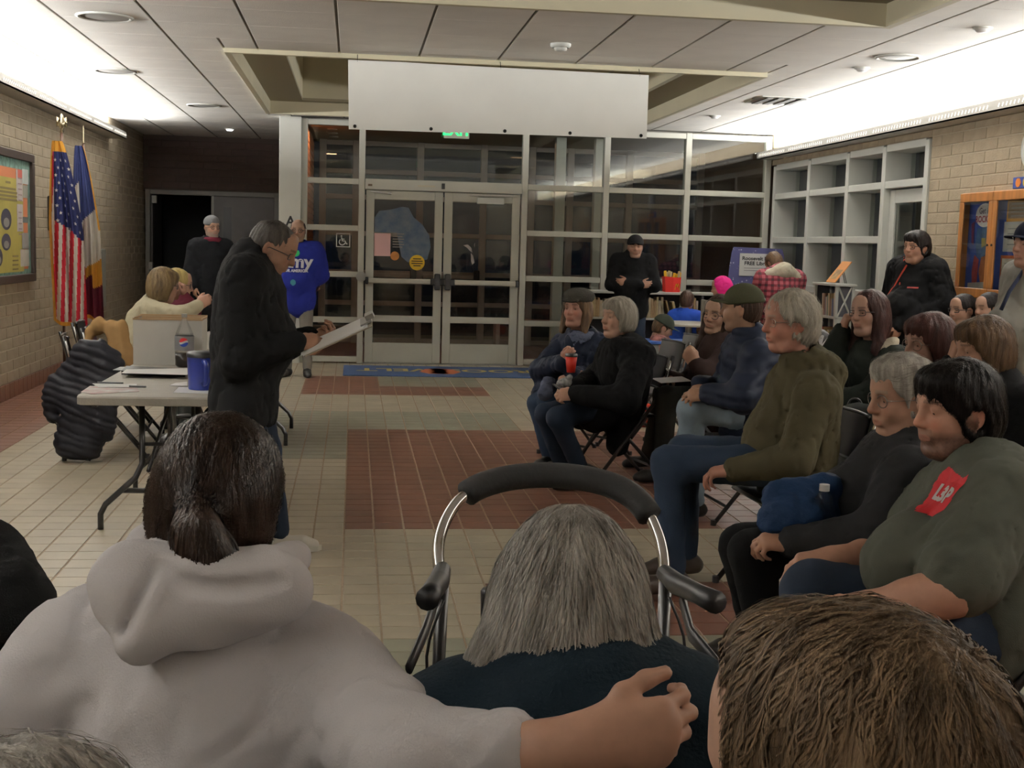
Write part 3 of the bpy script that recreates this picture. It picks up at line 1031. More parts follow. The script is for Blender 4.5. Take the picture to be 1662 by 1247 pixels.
def head_colors(V, tone, lips, brow, beard=None, beard_f=0.0, flush=.35, stub=False):
    n = len(V); C = np.tile(A(tone), (n, 1)); x, y, z = V.T
    red = A(tone) * A(1.10, .72, .66)
    ch = np.exp(-(((np.abs(x) - .040) / .02) ** 2 + ((z + .022) / .02) ** 2)) * (y > .03) + np.exp(-((x / .014) ** 2 + ((z + .02) / .014) ** 2)) * (y > .095) + .8 * (np.abs(x) > .079) * (y < .03)
    ch = np.clip(ch * flush, 0, 1)[:, None]; C = C * (1 - ch) + red * ch
    lp = ((np.abs(x) < .026) & (np.abs(z + .0615) < .0115 - .2 * np.abs(x)) & (y > .078)).astype(float)[:, None] * .45
    C = C * (1 - lp) + A(lips) * lp
    zb = .036 - 4 * (np.abs(x) - .028) ** 2
    br = ((np.abs(x) > .012) & (np.abs(x) < .050) & (np.abs(z - zb) < .0052) & (y > .05)).astype(float)[:, None] * .6
    C = C * (1 - br) + A(brow) * br
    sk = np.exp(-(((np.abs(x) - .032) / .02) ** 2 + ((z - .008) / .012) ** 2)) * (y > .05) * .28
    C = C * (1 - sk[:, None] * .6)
    if beard is not None:
        jaw = sm(-z, .040, .062) * sm(y, -.03, -.005) * sm(z, -.16, -.12)
        side = sm(-z, -.01, .02) * ((y > -.012) & (y < .022)) * (np.abs(x) > .05) * (z > -.10)
        mus = ((z < -.036) & (z > -.053) & (np.abs(x) < .032) & (y > .07)).astype(float) * .55
        b = np.clip(np.maximum(np.maximum(jaw, side), mus), 0, 1) * (1 - lp[:, 0]) * beard_f
        b = b * (.92 + .08 * waves(V, .006, 5))
        C = C * (1 - b[:, None]) + A(beard) * b[:, None]
    return np.clip(C, 0, 1)


CURL = {'relaxed': (28, 32, 18), 'fist': (82, 92, 45), 'flat': (8, 8, 5), 'grip': (52, 62, 30), 'soft': (42, 45, 25), 'chin': (58, 70, 35)}


def hand_prims(wrist, d, back, side, pose='relaxed', s=1.0, point=None):
    d = nrm(d); back = nrm(A(back) - d * np.dot(back, d)); th = np.cross(back, d) if side == 'R' else np.cross(d, back)
    Q = np.stack([th, d, back], 1); O = A(wrist); P = []
    L_ = lambda u, v, w_: A(u, v, w_)
    c = CURL[pose]
    K = [((.031, .086, 0), (.042, .027, .022), .0098, .07), ((.010, .092, .003), (.046, .030, .023), .0102, .02), ((-.011, .087, .001), (.042, .027, .022), .0098, -.03), ((-.029, .076, -.003), (.033, .021, .019), .0086, -.09)]
    for i, (k, ln, r, sp) in enumerate(K):
        P.append(RC(L_(k[0] * .55, .012, -.002), L_(*k), .0165, r + .0035, L_(0, 0, 1), 1.15, s=.02))
        p = A(k); an = 0
        for j in range(3):
            add = math.radians(c[j] + (6 * i if pose in ('relaxed', 'soft') else 0)); an += add
            if point == i and j < 3: an = math.radians(8)
            q = p + ln[j] * A(math.sin(sp) * math.cos(an), math.cos(an) * math.cos(sp), -math.sin(an))
            P.append(RC(p, q, r * (1 - .08 * j), r * (.93 - .08 * j), s=.006)); p = q
    P.append(EL((.004, .045, -.004), (.038, .045, .0155), s=.02))
    tc = {'fist': .55, 'grip': .35, 'flat': -.15, 'relaxed': .05, 'soft': .15, 'chin': .3}[pose]
    p = A(.020, .016, -.004); P.append(EL((.026, .034, -.010), (.016, .028, .014), s=.018))
    dirs = [A(.72 - tc * .4, .66, -.2 - tc * .25), A(.42 - tc, .85, -.25 - tc * .5), A(.25 - tc * 1.2, .9, -.25 - tc * .6)]
    for dd, ln, r in zip(dirs, (.044, .034, .027), (.0145, .0118, .0105)):
        q = p + nrm(dd) * ln; P.append(RC(p, q, r, r * .9, s=.010)); p = q
    P.append(RC((0, -.055, 0), (0, .012, 0), .029, .030, (0, 0, 1), 1.35, s=.025))
    return xf(P, O, Q, s)


# ------------------------------------------------------------------ poses (joints in metres)
def seated(hip, yaw, s=1.0, lean=.0, neck=None, spread=.07, kneeup=0.0, shin=0.0, arms='lap', sidelean=0.0, sw=.175):
    F = A(math.cos(math.radians(yaw)), math.sin(math.radians(yaw)), 0); Rv = A(F[1], -F[0], 0); U = A(0, 0, 1.0)
    J = {'F': F, 'R': Rv, 's': s}; pel = A(hip); J['pel'] = pel
    if neck is None: T = nrm(U * math.cos(lean) + F * math.sin(lean) + Rv * sidelean); nk = pel + T * .50 * s
    else: nk = A(neck); T = nrm(nk - pel)
    J['T'] = T; J['neck'] = nk
    for k, g in (('L', -1), ('R', 1)):
        J['sh' + k] = nk - T * .065 * s + Rv * g * sw * s
        J['hip' + k] = pel + Rv * g * .085 * s
        J['kn' + k] = J['hip' + k] + F * .43 * s + Rv * g * spread + U * (.02 + kneeup)
        J['an' + k] = J['kn' + k] + F * (-.02 + shin) * s; J['an' + k][2] = .085
        J['ft' + k] = F + Rv * g * .2
        J['el' + k] = J['sh' + k] - T * .27 * s + F * .07 + Rv * g * .05
        J['wr' + k] = pel + F * .27 * s + Rv * g * .055 + U * .145
        J['hd' + k] = nrm(F * .5 - Rv * g * .6 - U * .25); J['hb' + k] = nrm(U + F * .3)
    J['head'] = nk + T * .06 * s + U * .10 * s + F * .035
    return J


def standing(pos, yaw, s=1.0, lean=0.0):
    F = A(math.cos(math.radians(yaw)), math.sin(math.radians(yaw)), 0); Rv = A(F[1], -F[0], 0); U = A(0, 0, 1.0)
    J = {'F': F, 'R': Rv, 's': s}; b = A(pos[0], pos[1], 0); pel = b + U * .95 * s; J['pel'] = pel
    T = nrm(U * math.cos(lean) + F * math.sin(lean)); nk = pel + T * .52 * s; J['T'] = T; J['neck'] = nk
    for k, g in (('L', -1), ('R', 1)):
        J['sh' + k] = nk - T * .065 * s + Rv * g * .18 * s
        J['hip' + k] = pel + Rv * g * .085 * s - U * .03
        J['kn' + k] = b + Rv * g * .10 + U * .50 * s + F * .02
        J['an' + k] = b + Rv * g * .11 + U * .085
        J['ft' + k] = F + Rv * g * .2
        J['el' + k] = J['sh' + k] - U * .28 * s + Rv * g * .06 - F * .03
        J['wr' + k] = J['el' + k] - U * .25 * s + F * .05
        J['hd' + k] = nrm(-U + F * .2); J['hb' + k] = Rv * g
    J['head'] = nk + T * .06 * s + U * .10 * s + F * .03
    return J


def torso_prims(J, b=.0, belly=0.0, hem=.0, fl=1.30, chest=1.0, sleeve=True, slen=1.0, sl_r=0.0, hips=1.0):
    s = J['s']; F, Rv, T = J['F'], J['R'], J['T']; n = nrm(F - T * np.dot(F, T))
    pel, nk = J['pel'], J['neck']; L_ = np.linalg.norm(nk - pel)
    c1 = pel + T * L_ * .30; c2 = pel + T * L_ * .68; mid = (J['shL'] + J['shR']) / 2
    P = [RC(pel - T * hem, c1, (.168 * hips) * s + b, .160 * s + b, n, fl, s=.06),
         RC(c1, c2, .160 * s + b, .168 * s * chest + b, n, fl, s=.06),
         RC(c2, mid - T * .03, .165 * s * chest + b, .11 * s + b * .7, n, fl, s=.06),
         RC(J['shL'] - T * .02, J['shR'] - T * .02, .066 * s + b * .7, .066 * s + b * .7, s=.06),
         RC(mid, nk + T * .02, .085 * s + b * .5, .066 * s + b * .4, s=.06)]
    if belly: P.append(EL(pel + T * L_ * .28 + F * (.06 + belly * .4), (.165 * s, .11 + belly, .16 * s), np.stack([Rv, n, T], 1), s=.09))
    if sleeve:
        for k in 'LR':
            P += sleeve_prims(J, k, b, slen, sl_r)
    return P


def sleeve_prims(J, k, b, slen=1.0, ex=0.0):
    s = J['s']; sh, el, wr_ = J['sh' + k], J['el' + k], J['wr' + k]
    P = [RC(sh, el, .067 * s + b * .7 + ex, .055 * s + b * .7 + ex, s=.05)]
    if slen >= 1: P.append(RC(el, wr_ - nrm(wr_ - el) * .005, .054 * s + b * .7 + ex, .038 * s + b * .5 + ex * .6, s=.03))
    elif slen > .5: P.append(RC(el, el + (wr_ - el) * (slen - .5) * 2, .054 * s + b * .7 + ex, .046 * s + b * .5 + ex, s=.03))
    else:
        P = [RC(sh, sh + (el - sh) * slen * 2, .070 * s + b + ex, .068 * s + b + ex, s=.05)]
    return P


def leg_prims(J, b=0.0, hipr=1.0, thigh=1.0):
    s = J['s']; P = []
    F, Rv = J['F'], J['R']
    P.append(EL(J['pel'] - A(0, 0, .01), (.170 * s * hipr + b, .125 * s * hipr + b, .115 * s + b), np.stack([Rv, F, A(0, 0, 1)], 1), s=.05))
    for k in 'LR':
        P += [RC(J['hip' + k], J['kn' + k], .088 * s * thigh + b, .062 * s * thigh + b, s=.05),
              RC(J['kn' + k], J['an' + k] + A(0, 0, .02), .060 * s * thigh + b, .046 * s + b, s=.03)]
    return P


def shoe(J, k, m, parent, name='shoe', sole=None):
    an = J['an' + k].copy(); d = nrm(A(J['ft' + k][0], J['ft' + k][1], 0)); s = J['s']; z0 = an[2] - .085
    b = an - A(0, 0, an[2] - z0)
    P = [RC(b - d * .045 * s + A(0, 0, .040), b + d * .12 * s + A(0, 0, .034), .042 * s, .044 * s, (0, 0, 1), 1.0, s=.02),
         RC(b + d * .12 * s + A(0, 0, .030), b + d * .175 * s + A(0, 0, .026), .044 * s, .034 * s, s=.02),
         RC(b - d * .01 + A(0, 0, .05), an + A(0, 0, .03), .042 * s, .044 * s, s=.03), PL(b + A(0, 0, .002), (0, 0, -1), s=.004)]
    o = soft(name, P, .0125, m, parent)
    if sole is not None:
        MB().prism([tuple((b + d * u + np.cross(d, A(0, 0, 1)) * v)[:2] - A(parent.location)[:2]) for u, v in ((-.085, -.03), (-.06, -.045), (.10, -.046), (.19, -.03), (.212, 0), (.19, .03), (.10, .046), (-.06, .045), (-.085, .03))], z0 + .001, z0 + .026).build('sole', sole, o)
    return o


# ------------------------------------------------------------------ hair
def hair_mat(name, c1, c2, rough=.45):
    return mat('hair_' + name, c1, rough, 0, .3, 34, .5, 160, stretch=(1, 1, .12), col2=c2, rnd=.25, spec=.12)


def hair_prims(style):
    cap = lambda t, dz=0: [EL((0, -.016, .037 + dz), (.077 + t, .098 + t, .088 + t)), EL((0, -.030, -.01), (.074 + t, .080 + t, .085 + t), s=.03)]
    face = lambda top=.052, wd=.066, fy=.118: [EL((0, fy, top - .118), (wd, .076, .118), op='s', s=.012)]
    ears = [EL((s_ * .085, .0, -.012), (.024, .030, .040), op='s', s=.008) for s_ in (-1, 1)]
    if style == 'short':
        return cap(.009) + [EL((0, .124, -.066), (.130, .100, .118), op='s', s=.012)] + ears + [EL((0, .06, -.13), (.12, .11, .10), op='s', s=.01), PL((0, -.05, -.075), (0, .35, -1), s=.01)]
    if style == 'crop':
        return cap(.004) + [EL((0, .118, -.048), (.130, .112, .118), op='s', s=.012)] + ears + [EL((0, .06, -.13), (.12, .115, .115), op='s', s=.01), PL((0, -.05, -.06), (0, .35, -1), s=.01)]
    if style == 'fluffy':
        return cap(.017) + [EL((0, -.03, .02), (.094, .095, .10), s=.03), EL((0, -.075, -.04), (.07, .045, .06), s=.03), EL((0, .122, -.052), (.130, .118, .118), op='s', s=.012)] + \
            [EL((q * .092, .01, -.02), (.026, .034, .040), op='s', s=.008) for q in (-1, 1)] + [EL((0, .07, -.13), (.12, .11, .10), op='s', s=.01), PL((0, -.05, -.10), (0, .2, -1), s=.01)]
    if style == 'mop':
        return cap(.018) + [EL((0, .045, .085), (.074, .055, .040), s=.03), EL((0, -.06, -.03), (.082, .06, .085), s=.03)] + \
            [EL((0, .128, -.072), (.135, .128, .116), op='s', s=.012)] + \
            [EL((q * .092, -.006, -.02), (.026, .030, .036), op='s', s=.008) for q in (-1, 1)] + [EL((0, .07, -.14), (.12, .11, .10), op='s', s=.01), PL((0, -.05, -.11), (0, .1, -1), s=.01)]
    if style == 'bob':
        return cap(.016) + [EL((0, -.028, -.035), (.102, .092, .115), s=.03), EL((0, .05, .082), (.066, .050, .036), s=.03), EL((0, .128, -.070), (.135, .112, .116), op='s', s=.012)] + \
            [EL((0, .09, -.09), (.062, .085, .10), op='s', s=.015), PL((0, 0, -.118), (0, .1, -1), s=.012)]
    if style == 'bowl':
        return cap(.014) + [EL((0, -.028, -.02), (.094, .092, .098), s=.03), EL((0, .05, .082), (.070, .052, .036), s=.03), EL((0, .128, -.068), (.135, .108, .116), op='s', s=.012)] + \
            [EL((0, .09, -.09), (.066, .085, .10), op='s', s=.015), PL((0, 0, -.085), (0, -.1, -1), s=.012)]
    if style == 'long':
        P = cap(.014) + [EL((0, -.035, -.04), (.096, .080, .12), s=.03)]
        for q in (-1, 1):
            P += [RC((q * .070, .0, -.03), (q * .086, .012, -.20), .032, .036, s=.04), RC((q * .086, .012, -.20), (q * .080, .050, -.36), .036, .018, s=.03)]
        P += [RC((0, -.07, -.05), (0, -.085, -.26), .075, .055, (0, 1, 0), 1.6, s=.04)]
        return P + [EL((0, .126, -.058), (.125, .104, .116), op='s', s=.012), EL((0, .09, -.09), (.056, .085, .10), op='s', s=.012)]
    if style == 'bun':
        return cap(.011) + [EL((0, .03, .10), (.066, .07, .040), s=.04), EL((0, -.105, .03), (.045, .04, .045), s=.03), EL((0, .122, -.056), (.130, .122, .118), op='s', s=.012)] + ears + \
            [EL((0, .06, -.13), (.12, .11, .10), op='s', s=.01), PL((0, -.05, -.085), (0, .35, -1), s=.01)]
    if style == 'ponytail':
        return cap(.012) + [EL((0, -.045, -.01), (.090, .080, .10), s=.03)] + face(.066, .068, .116) + \
            [EL((q * .094, .004, -.02), (.026, .030, .040), op='s', s=.008) for q in (-1, 1)] + [EL((0, .07, -.15), (.12, .12, .10), op='s', s=.01)]
    if style == 'longgrey':
        P = cap(.010) + [EL((0, -.040, -.03), (.092, .075, .115), s=.03)]
        P += [RC((0, -.060, .02), (0, -.098, -.090), .088, .078, (0, 1, 0), 1.7, s=.05),
              RC((.05, -.06, -.02), (.105, -.085, -.105), .050, .036, (0, 1, 0), 1.4, s=.05), RC((.105, -.085, -.105), (.168, -.080, -.165), .032, .006, (0, 1, 0), 1.3, s=.03),
              RC((-.05, -.06, -.02), (-.10, -.082, -.085), .050, .032, (0, 1, 0), 1.4, s=.05), RC((-.10, -.082, -.085), (-.158, -.07, -.115), .027, .005, (0, 1, 0), 1.3, s=.03)]
        return P + face(.056, .064, .116)
    raise KeyError(style)


def strands(V, F, n, ln, seg, flow, lift, width, seed, jt=.22):
    """ribbons lying on a hair surface, returned as (V,F)"""
    g = np.random.default_rng(seed)
    bv = BVHTree.FromPolygons(V.tolist(), F.tolist()); near = bv.find_nearest
    wts = g.dirichlet(np.ones(4), n); P = (V[F[g.integers(0, len(F), n)]] * wts[:, :, None]).sum(1)
    lf = lift * g.uniform(.2, 1.6, n); L_ = ln * g.uniform(.5, 1.3, n); jit = g.normal(size=(n, 3)) * jt
    un = lambda q: q / (np.linalg.norm(q, axis=1, keepdims=True) + 1e-9)
    PT = np.empty((seg + 1, n, 3)); NN = np.empty((seg + 1, n, 3))
    for s_ in range(seg + 1):
        hits = [near(p) for p in P.tolist()]
        co = np.array([h_[0] for h_ in hits]); no = np.array([h_[1] for h_ in hits])
        PT[s_] = co + no * (lf * math.sin(math.pi * min(1, .15 + s_ / seg * .75)))[:, None]; NN[s_] = no
        d = flow(co) + jit; d = d - no * (d * no).sum(1, keepdims=True); P = co + un(d) * (L_ / seg)[:, None]
    OV = np.empty((n, seg + 1, 2, 3))
    for s_ in range(seg + 1):
        sd = un(np.cross(PT[min(s_ + 1, seg)] - PT[max(s_ - 1, 0)], NN[s_])) * width * (1 - .75 * s_ / seg)
        OV[:, s_, 0] = PT[s_] - sd; OV[:, s_, 1] = PT[s_] + sd
    base = (np.arange(n) * 2 * (seg + 1))[:, None, None] + (np.arange(seg) * 2)[None, :, None]
    OF = (base + np.array([0, 1, 3, 2])[None, None, :]).reshape(-1, 4)
    return OV.reshape(-1, 3), OF


def vec(x, y, z):
    x, y, z = np.broadcast_arrays(x, y, z); return np.stack([x, y, z], 1).astype(float)


def add_hair(root, O, Q, s, style, m, h=.006, extra=None, st=0, ln=.07, flow=None, seed=1, label=None, amp=.004, width=.0009, lift=.004, name='hair', jt=.22):
    P = hair_prims(style) if isinstance(style, str) else style
    if extra: P = P + extra

    def disp(p):
        th = np.arctan2(p[:, 0], p[:, 1] + .02)
        return amp * (np.sin(th * 23 + 3 * np.sin(p[:, 2] * 30 + seed)) * .5 + waves(p * A(1, 1, .35), .022, seed) * .6)
    V, F = skin(P, h * 1.1, disp, 1)
    if st:
        fl = flow or (lambda p: vec(p[:, 0] * 2.5, (p[:, 1] + .03) * 2.5, -.6 - p[:, 2] * .5))
        V2, F2 = strands(V, F, st, ln, 6, fl, lift, width, seed, jt)
        n1 = len(F); F = np.concatenate([F, F2 + len(V)]); V = np.concatenate([V, V2])
        R_ = np.concatenate([np.full(n1, .5), np.repeat(np.random.default_rng(seed).uniform(0, 1, len(F2) // 6 + 1), 6)[:len(F2)]])
    else: R_ = None
    V = O + (V @ Q.T) * s
    me = mesh_np(name, V - A(root.location), F); me.materials.append(m)
    if R_ is not None:
        a_ = me.attributes.new('rnd', 'FLOAT', 'FACE'); a_.data.foreach_set('value', R_.astype(np.float32))
    o = link(name, me, root)
    if label: o['label'] = label
    return o


def add_cap(root, O, Q, s, m, brim=True, label=None, bm=None, back=0.0, name='cap', size=1.0):
    t = .014 * size
    P = [EL((0, -.014, .046), (.079 + t, .100 + t, .088 + t)), PL((0, 0, .034), (0, -.10, -1), s=.006)]
    c = soft(name, xf(P, O, Q, s), .006, m, root)
    if label: c['label'] = label
    if brim:
        b = MB()
        pts = [(x, .06 + .115 * math.sqrt(max(0, 1 - (x / .082) ** 2)), .052 - 1.8 * x * x) for x in np.linspace(-.082, .082, 13)]
        inn = [(x, .055 + .045 * math.sqrt(max(0, 1 - (x / .086) ** 2)), .056 - 1.8 * x * x) for x in np.linspace(-.082, .082, 13)]
        V = [O + Q @ A(*p) * s - A(root.location) for p in pts + inn] + [O + Q @ (A(*p) + A(0, 0, -.005)) * s - A(root.location) for p in pts + inn]
        n = 13; Fc = []
        for i in range(n - 1):
            Fc += [(i, i + 1, n + i + 1, n + i), (2 * n + i + 1, 2 * n + i, 3 * n + i, 3 * n + i + 1), (i + 1, i, 2 * n + i, 2 * n + i + 1)]
        b._add(V, Fc); b.build('brim', bm or m, c, True)
    return c


def add_glasses(root, O, Q, s, m, r=.021, th=.0022, label=None, rect=False, lens=True):
    g = MB(); mp = lambda p: O + Q @ A(*p) * s - A(root.location)
    for e in (-1, 1):
        if rect: ring = [(e * .033 + .025 * np.sign(math.cos(t)) * abs(math.cos(t)) ** .5, .098 - abs(e * .033 + .02 * math.cos(t)) * .18, .006 + .015 * np.sign(math.sin(t)) * abs(math.sin(t)) ** .5) for t in np.linspace(0, 2 * math.pi, 17)[:-1]]
        else: ring = [(e * .033 + r * 1.1 * math.cos(t), .098 - abs(e * .033 + r * math.cos(t)) * .18, .006 + r * .92 * math.sin(t)) for t in np.linspace(0, 2 * math.pi, 15)[:-1]]
        g.tube([mp(p) for p in ring], th, 6, closed=True)
        g.tube([mp((e * .056, .088, .010)), mp((e * .076, .06, .010)), mp((e * .081, -.005, .006)), mp((e * .080, -.018, -.008))], th * .9, 6)
    g.tube([mp((-.011, .098, .010)), mp((0, .101, .013)), mp((.011, .098, .010))], th, 6)
    o = g.build('glasses', m, root, True)
    if label: o['label'] = label
    return o


def join(parts):
    V = []; F = []; C = []; k = 0
    for v, f, c in parts:
        V.append(v); F.append(f + k); C.append(c); k += len(v)
    return np.concatenate(V), np.concatenate(F), np.concatenate(C)


TONE = (.37, .215, .15)


def person(label, J, look=None, var='m', tone=TONE, lips=None, brow=(.06, .04, .03), beard=None, beard_f=0, hs=1.0, pose='relaxed', bare='', hands='LR', hh=.0065, headh=.0055, group=None, flush=.35, legs=True, loc=None, armr=1.0, neckbase=True, cat='person', hscale=None):
    """root Empty + body mesh; look=(yaw,pitch,roll)"""
    base = A(J['pel']) if loc is None else A(loc); base = A(base[0], base[1], 0)
    root = thing('person', label, cat, base, 0, group)
    s = J['s']; yaw, pit, rol = look
    Q = frame(yaw, pit, rol); O = A(J['head']); hsz = hs
    Vt, Ft = head_template(var, headh if headh < .0046 else headh * 1.2)
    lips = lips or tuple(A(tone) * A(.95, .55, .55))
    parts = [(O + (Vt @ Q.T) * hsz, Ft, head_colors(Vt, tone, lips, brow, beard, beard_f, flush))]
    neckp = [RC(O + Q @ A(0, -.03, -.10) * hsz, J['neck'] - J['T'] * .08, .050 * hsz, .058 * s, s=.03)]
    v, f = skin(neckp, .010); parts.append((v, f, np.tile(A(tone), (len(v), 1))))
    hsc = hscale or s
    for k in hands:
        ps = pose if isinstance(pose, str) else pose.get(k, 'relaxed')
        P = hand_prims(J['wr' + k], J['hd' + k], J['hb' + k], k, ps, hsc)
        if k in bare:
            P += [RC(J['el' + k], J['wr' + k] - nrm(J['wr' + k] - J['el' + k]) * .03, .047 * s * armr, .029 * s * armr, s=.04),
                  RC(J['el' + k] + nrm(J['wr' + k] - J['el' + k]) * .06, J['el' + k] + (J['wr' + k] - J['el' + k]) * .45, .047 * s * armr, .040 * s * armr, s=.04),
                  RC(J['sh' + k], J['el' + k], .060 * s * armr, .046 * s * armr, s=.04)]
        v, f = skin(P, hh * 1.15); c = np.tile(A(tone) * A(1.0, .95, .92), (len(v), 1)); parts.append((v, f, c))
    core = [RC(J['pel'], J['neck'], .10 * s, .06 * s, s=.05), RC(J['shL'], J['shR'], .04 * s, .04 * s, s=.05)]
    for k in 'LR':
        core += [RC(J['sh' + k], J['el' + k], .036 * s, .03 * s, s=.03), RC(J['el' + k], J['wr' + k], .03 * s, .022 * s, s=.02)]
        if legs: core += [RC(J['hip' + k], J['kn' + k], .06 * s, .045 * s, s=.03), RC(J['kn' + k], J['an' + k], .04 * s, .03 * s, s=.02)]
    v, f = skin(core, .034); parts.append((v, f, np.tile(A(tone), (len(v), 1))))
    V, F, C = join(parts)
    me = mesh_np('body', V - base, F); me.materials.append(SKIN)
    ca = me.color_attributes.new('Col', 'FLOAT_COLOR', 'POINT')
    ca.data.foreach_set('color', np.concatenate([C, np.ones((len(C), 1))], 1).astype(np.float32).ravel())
    body = link('body', me, root)
    for e in (-1, 1):
        eo = link('eye', EYEME, body)
        Mx = Matrix.Identity(4); sc = hsz * 1.0
        p = O + Q @ A(e * .032, .0752, .009) * hsz - base
        for i in range(3):
            for j_ in range(3): Mx[i][j_] = Q[i, j_] * sc
            Mx[i][3] = p[i]
        eo.matrix_local = Mx
    root['J'] = 0
    del root['J']
    return root, O, Q, hsz


def folds(amp=.006, sc=.07, seed=1):
    def f(P):
        w1 = waves(P, sc, seed); w2 = waves(P * A(1, 1, .6), sc * .62, seed + 50)
        return amp * (.45 * w1 + 1.1 * np.exp(-(w2 / .16) ** 2) - .25)
    return f


def puffs(J, amp=.010, sp=.075, seed=1, ax=None):
    T = J['T'] if ax is None else ax; pel = J['pel']

    def f(P):
        t = (P - pel) @ T; t = t + .012 * np.sin(P @ A(9, 7, 3))
        return amp * (1 - 2 * np.abs(np.sin(math.pi * t / sp)) ** .6) + .003 * waves(P, .05, seed)
    return f


def collar_prims(J, r=.030, rr=.078, up=.035, s=.03, fwd=.0, back=.0, open_=False):
    T, F, Rv = J['T'], J['F'], J['R']; c = J['neck'] + T * up + F * .006; P = []
    n = 12
    for i in range(n):
        a, b = 2 * math.pi * i / n, 2 * math.pi * (i + 1) / n
        pa = c + rr * (math.cos(a) * Rv * .95 + math.sin(a) * F); pb = c + rr * (math.cos(b) * Rv * .95 + math.sin(b) * F)
        pa = pa + T * back * max(0, -math.sin(a)); pb = pb + T * back * max(0, -math.sin(b))
        if open_ and math.sin((a + b) / 2) > .8: continue
        P.append(RC(pa, pb, r, r, s=s))
    return P


def hood_prims(J, w_=.13, drop=.16, th=.05, out=.05):
    """hood lying on the back"""
    T, F, Rv = J['T'], J['F'], J['R']; nk = J['neck']
    P = [RC(nk + Rv * w_ * .75 - F * .02 + T * .02, nk - F * (.07 + out) - T * .03 + Rv * w_ * .5, th, th * 1.1, s=.05),
         RC(nk - Rv * w_ * .75 - F * .02 + T * .02, nk - F * (.07 + out) - T * .03 - Rv * w_ * .5, th, th * 1.1, s=.05),
         RC(nk - F * (.07 + out) - T * .02 + Rv * w_ * .55, nk - F * (.07 + out) - T * .02 - Rv * w_ * .55, th * 1.1, th * 1.1, s=.05),
         RC(nk - F * (.07 + out) - T * .03, nk - F * (.075 + out) - T * drop, th * 1.4, th * .8, F, 1.5, s=.06)]
    return P


def top(root, J, m, name='jacket', h=.011, b=.012, disp=None, extra=None, cut=None, neckcut=.062, label=None, relax=1, **k):
    P = torso_prims(J, b=b, **k)
    if extra: P += extra
    if neckcut: P.append(RC(J['neck'] - J['T'] * .02, J['head'] + (J['head'] - J['neck']) * .2 - J['F'] * .01, neckcut, neckcut + .02, op='s', s=.012))
    if cut: P += cut
    return soft(name, P, h * 1.12, m, root, disp or folds(), relax, label)


def bottoms(root, J, m, name='trousers', h=.012, b=.006, disp=None, label=None, **k):
    return soft(name, leg_prims(J, b, **k), h * 1.35, m, root, disp or folds(.005, .06, 3), 1, label)


def decal_on(root, target, me, O, U, Vv, m, name, lift=.003):
    """drape flat lettering (mesh me in its XY plane) over a garment"""
    U, Vv = nrm(U), nrm(Vv); n = nrm(np.cross(U, Vv))
    tm = target.data; base = A(root.location)
    co = np.empty(len(tm.vertices) * 3, np.float32); tm.vertices.foreach_get('co', co); co = co.reshape(-1, 3)
    bv = BVHTree.FromPolygons([tuple(v) for v in co], [tuple(p.vertices) for p in tm.polygons])
    O = A(O) - base
    for v in me.vertices:
        p = O + U * v.co.x + Vv * v.co.y + n * .4
        hit, no, _, _ = bv.ray_cast(Vector(p), Vector(-n), .9)
        v.co = Vector((A(hit) if hit is not None else p - n * .4) + n * lift)
    me.materials.clear(); me.materials.append(m)
    return link(name, me, target)


def patch_mesh(poly, step=.02):
    """a filled outline cut into a grid so it can be draped"""
    xs = [p[0] for p in poly]; ys = [p[1] for p in poly]
    def inside(x, y):
        c = False; n = len(poly)
        for i in range(n):
            x1, y1 = poly[i]; x2, y2 = poly[(i + 1) % n]
            if (y1 > y) != (y2 > y) and x < (x2 - x1) * (y - y1) / (y2 - y1) + x1: c = not c
        return c
    V = []; F = []
    x = min(xs)
    while x < max(xs):
        y = min(ys)
        while y < max(ys):
            if inside(x + step / 2, y + step / 2):
                k = len(V); V += [(x, y, 0), (x + step, y, 0), (x + step, y + step, 0), (x, y + step, 0)]; F.append((k, k + 1, k + 2, k + 3))
            y += step
        x += step
    return mesh_np('print', np.array(V), F, False)
# ------------------------------------------------------------------ folding chairs
def make_chair():
    c = thing('folding_chair', 'x', 'chair')
    st = MB(); st.rbox(-.20, .20, -.19, .20, .435, .455, .008); st.build('seat', BLACKM, c)
    bk = MB()

    def bf(u, v):
        x = (u - .5) * .40; return (x, -.235 - .045 * v + .03 * (2 * u - 1) ** 2 + .0, .62 + .20 * v)
    bk.grid(bf, 10, 4); bk.grid(lambda u, v: tuple(A(bf(1 - u, v)) + A(0, -.012, 0)), 10, 4)
    bk.tube([bf(u, 1) for u in np.linspace(0, 1, 11)], .008, 6).tube([bf(u, 0) for u in np.linspace(0, 1, 11)], .008, 6)
    bk.build('backrest', BLACKM, c, True)
    for g in (-1, 1):
        MB().tube([(g * .215, -.285, .83), (g * .215, -.225, .60), (g * .215, .24, .012)], .0125, 8).build('front_leg', BLACKM, c, True)
        MB().tube([(g * .190, .12, .44), (g * .190, -.28, .012)], .0115, 8).build('rear_leg', BLACKM, c, True)
        MB().tube([(g * .222, -.235, .645), (g * .222, -.27, .80)], .009, 6).build('chrome_edge', CHROME, c, True)
        MB().lathe([(.016, 0), (.016, .03)], (g * .215, .245, 0), 10).build('foot_cap', BLACK, c)
        MB().lathe([(.016, 0), (.016, .03)], (g * .190, -.285, 0), 10).build('foot_cap', BLACK, c)
    MB().tube([(-.215, .17, .10), (.215, .17, .10)], .009, 6).build('stretcher', BLACKM, c)
    MB().tube([(-.19, -.20, .11), (.19, -.20, .11)], .009, 6).build('stretcher', BLACKM, c)
    return c


CH0 = make_chair(); CHN = [0]


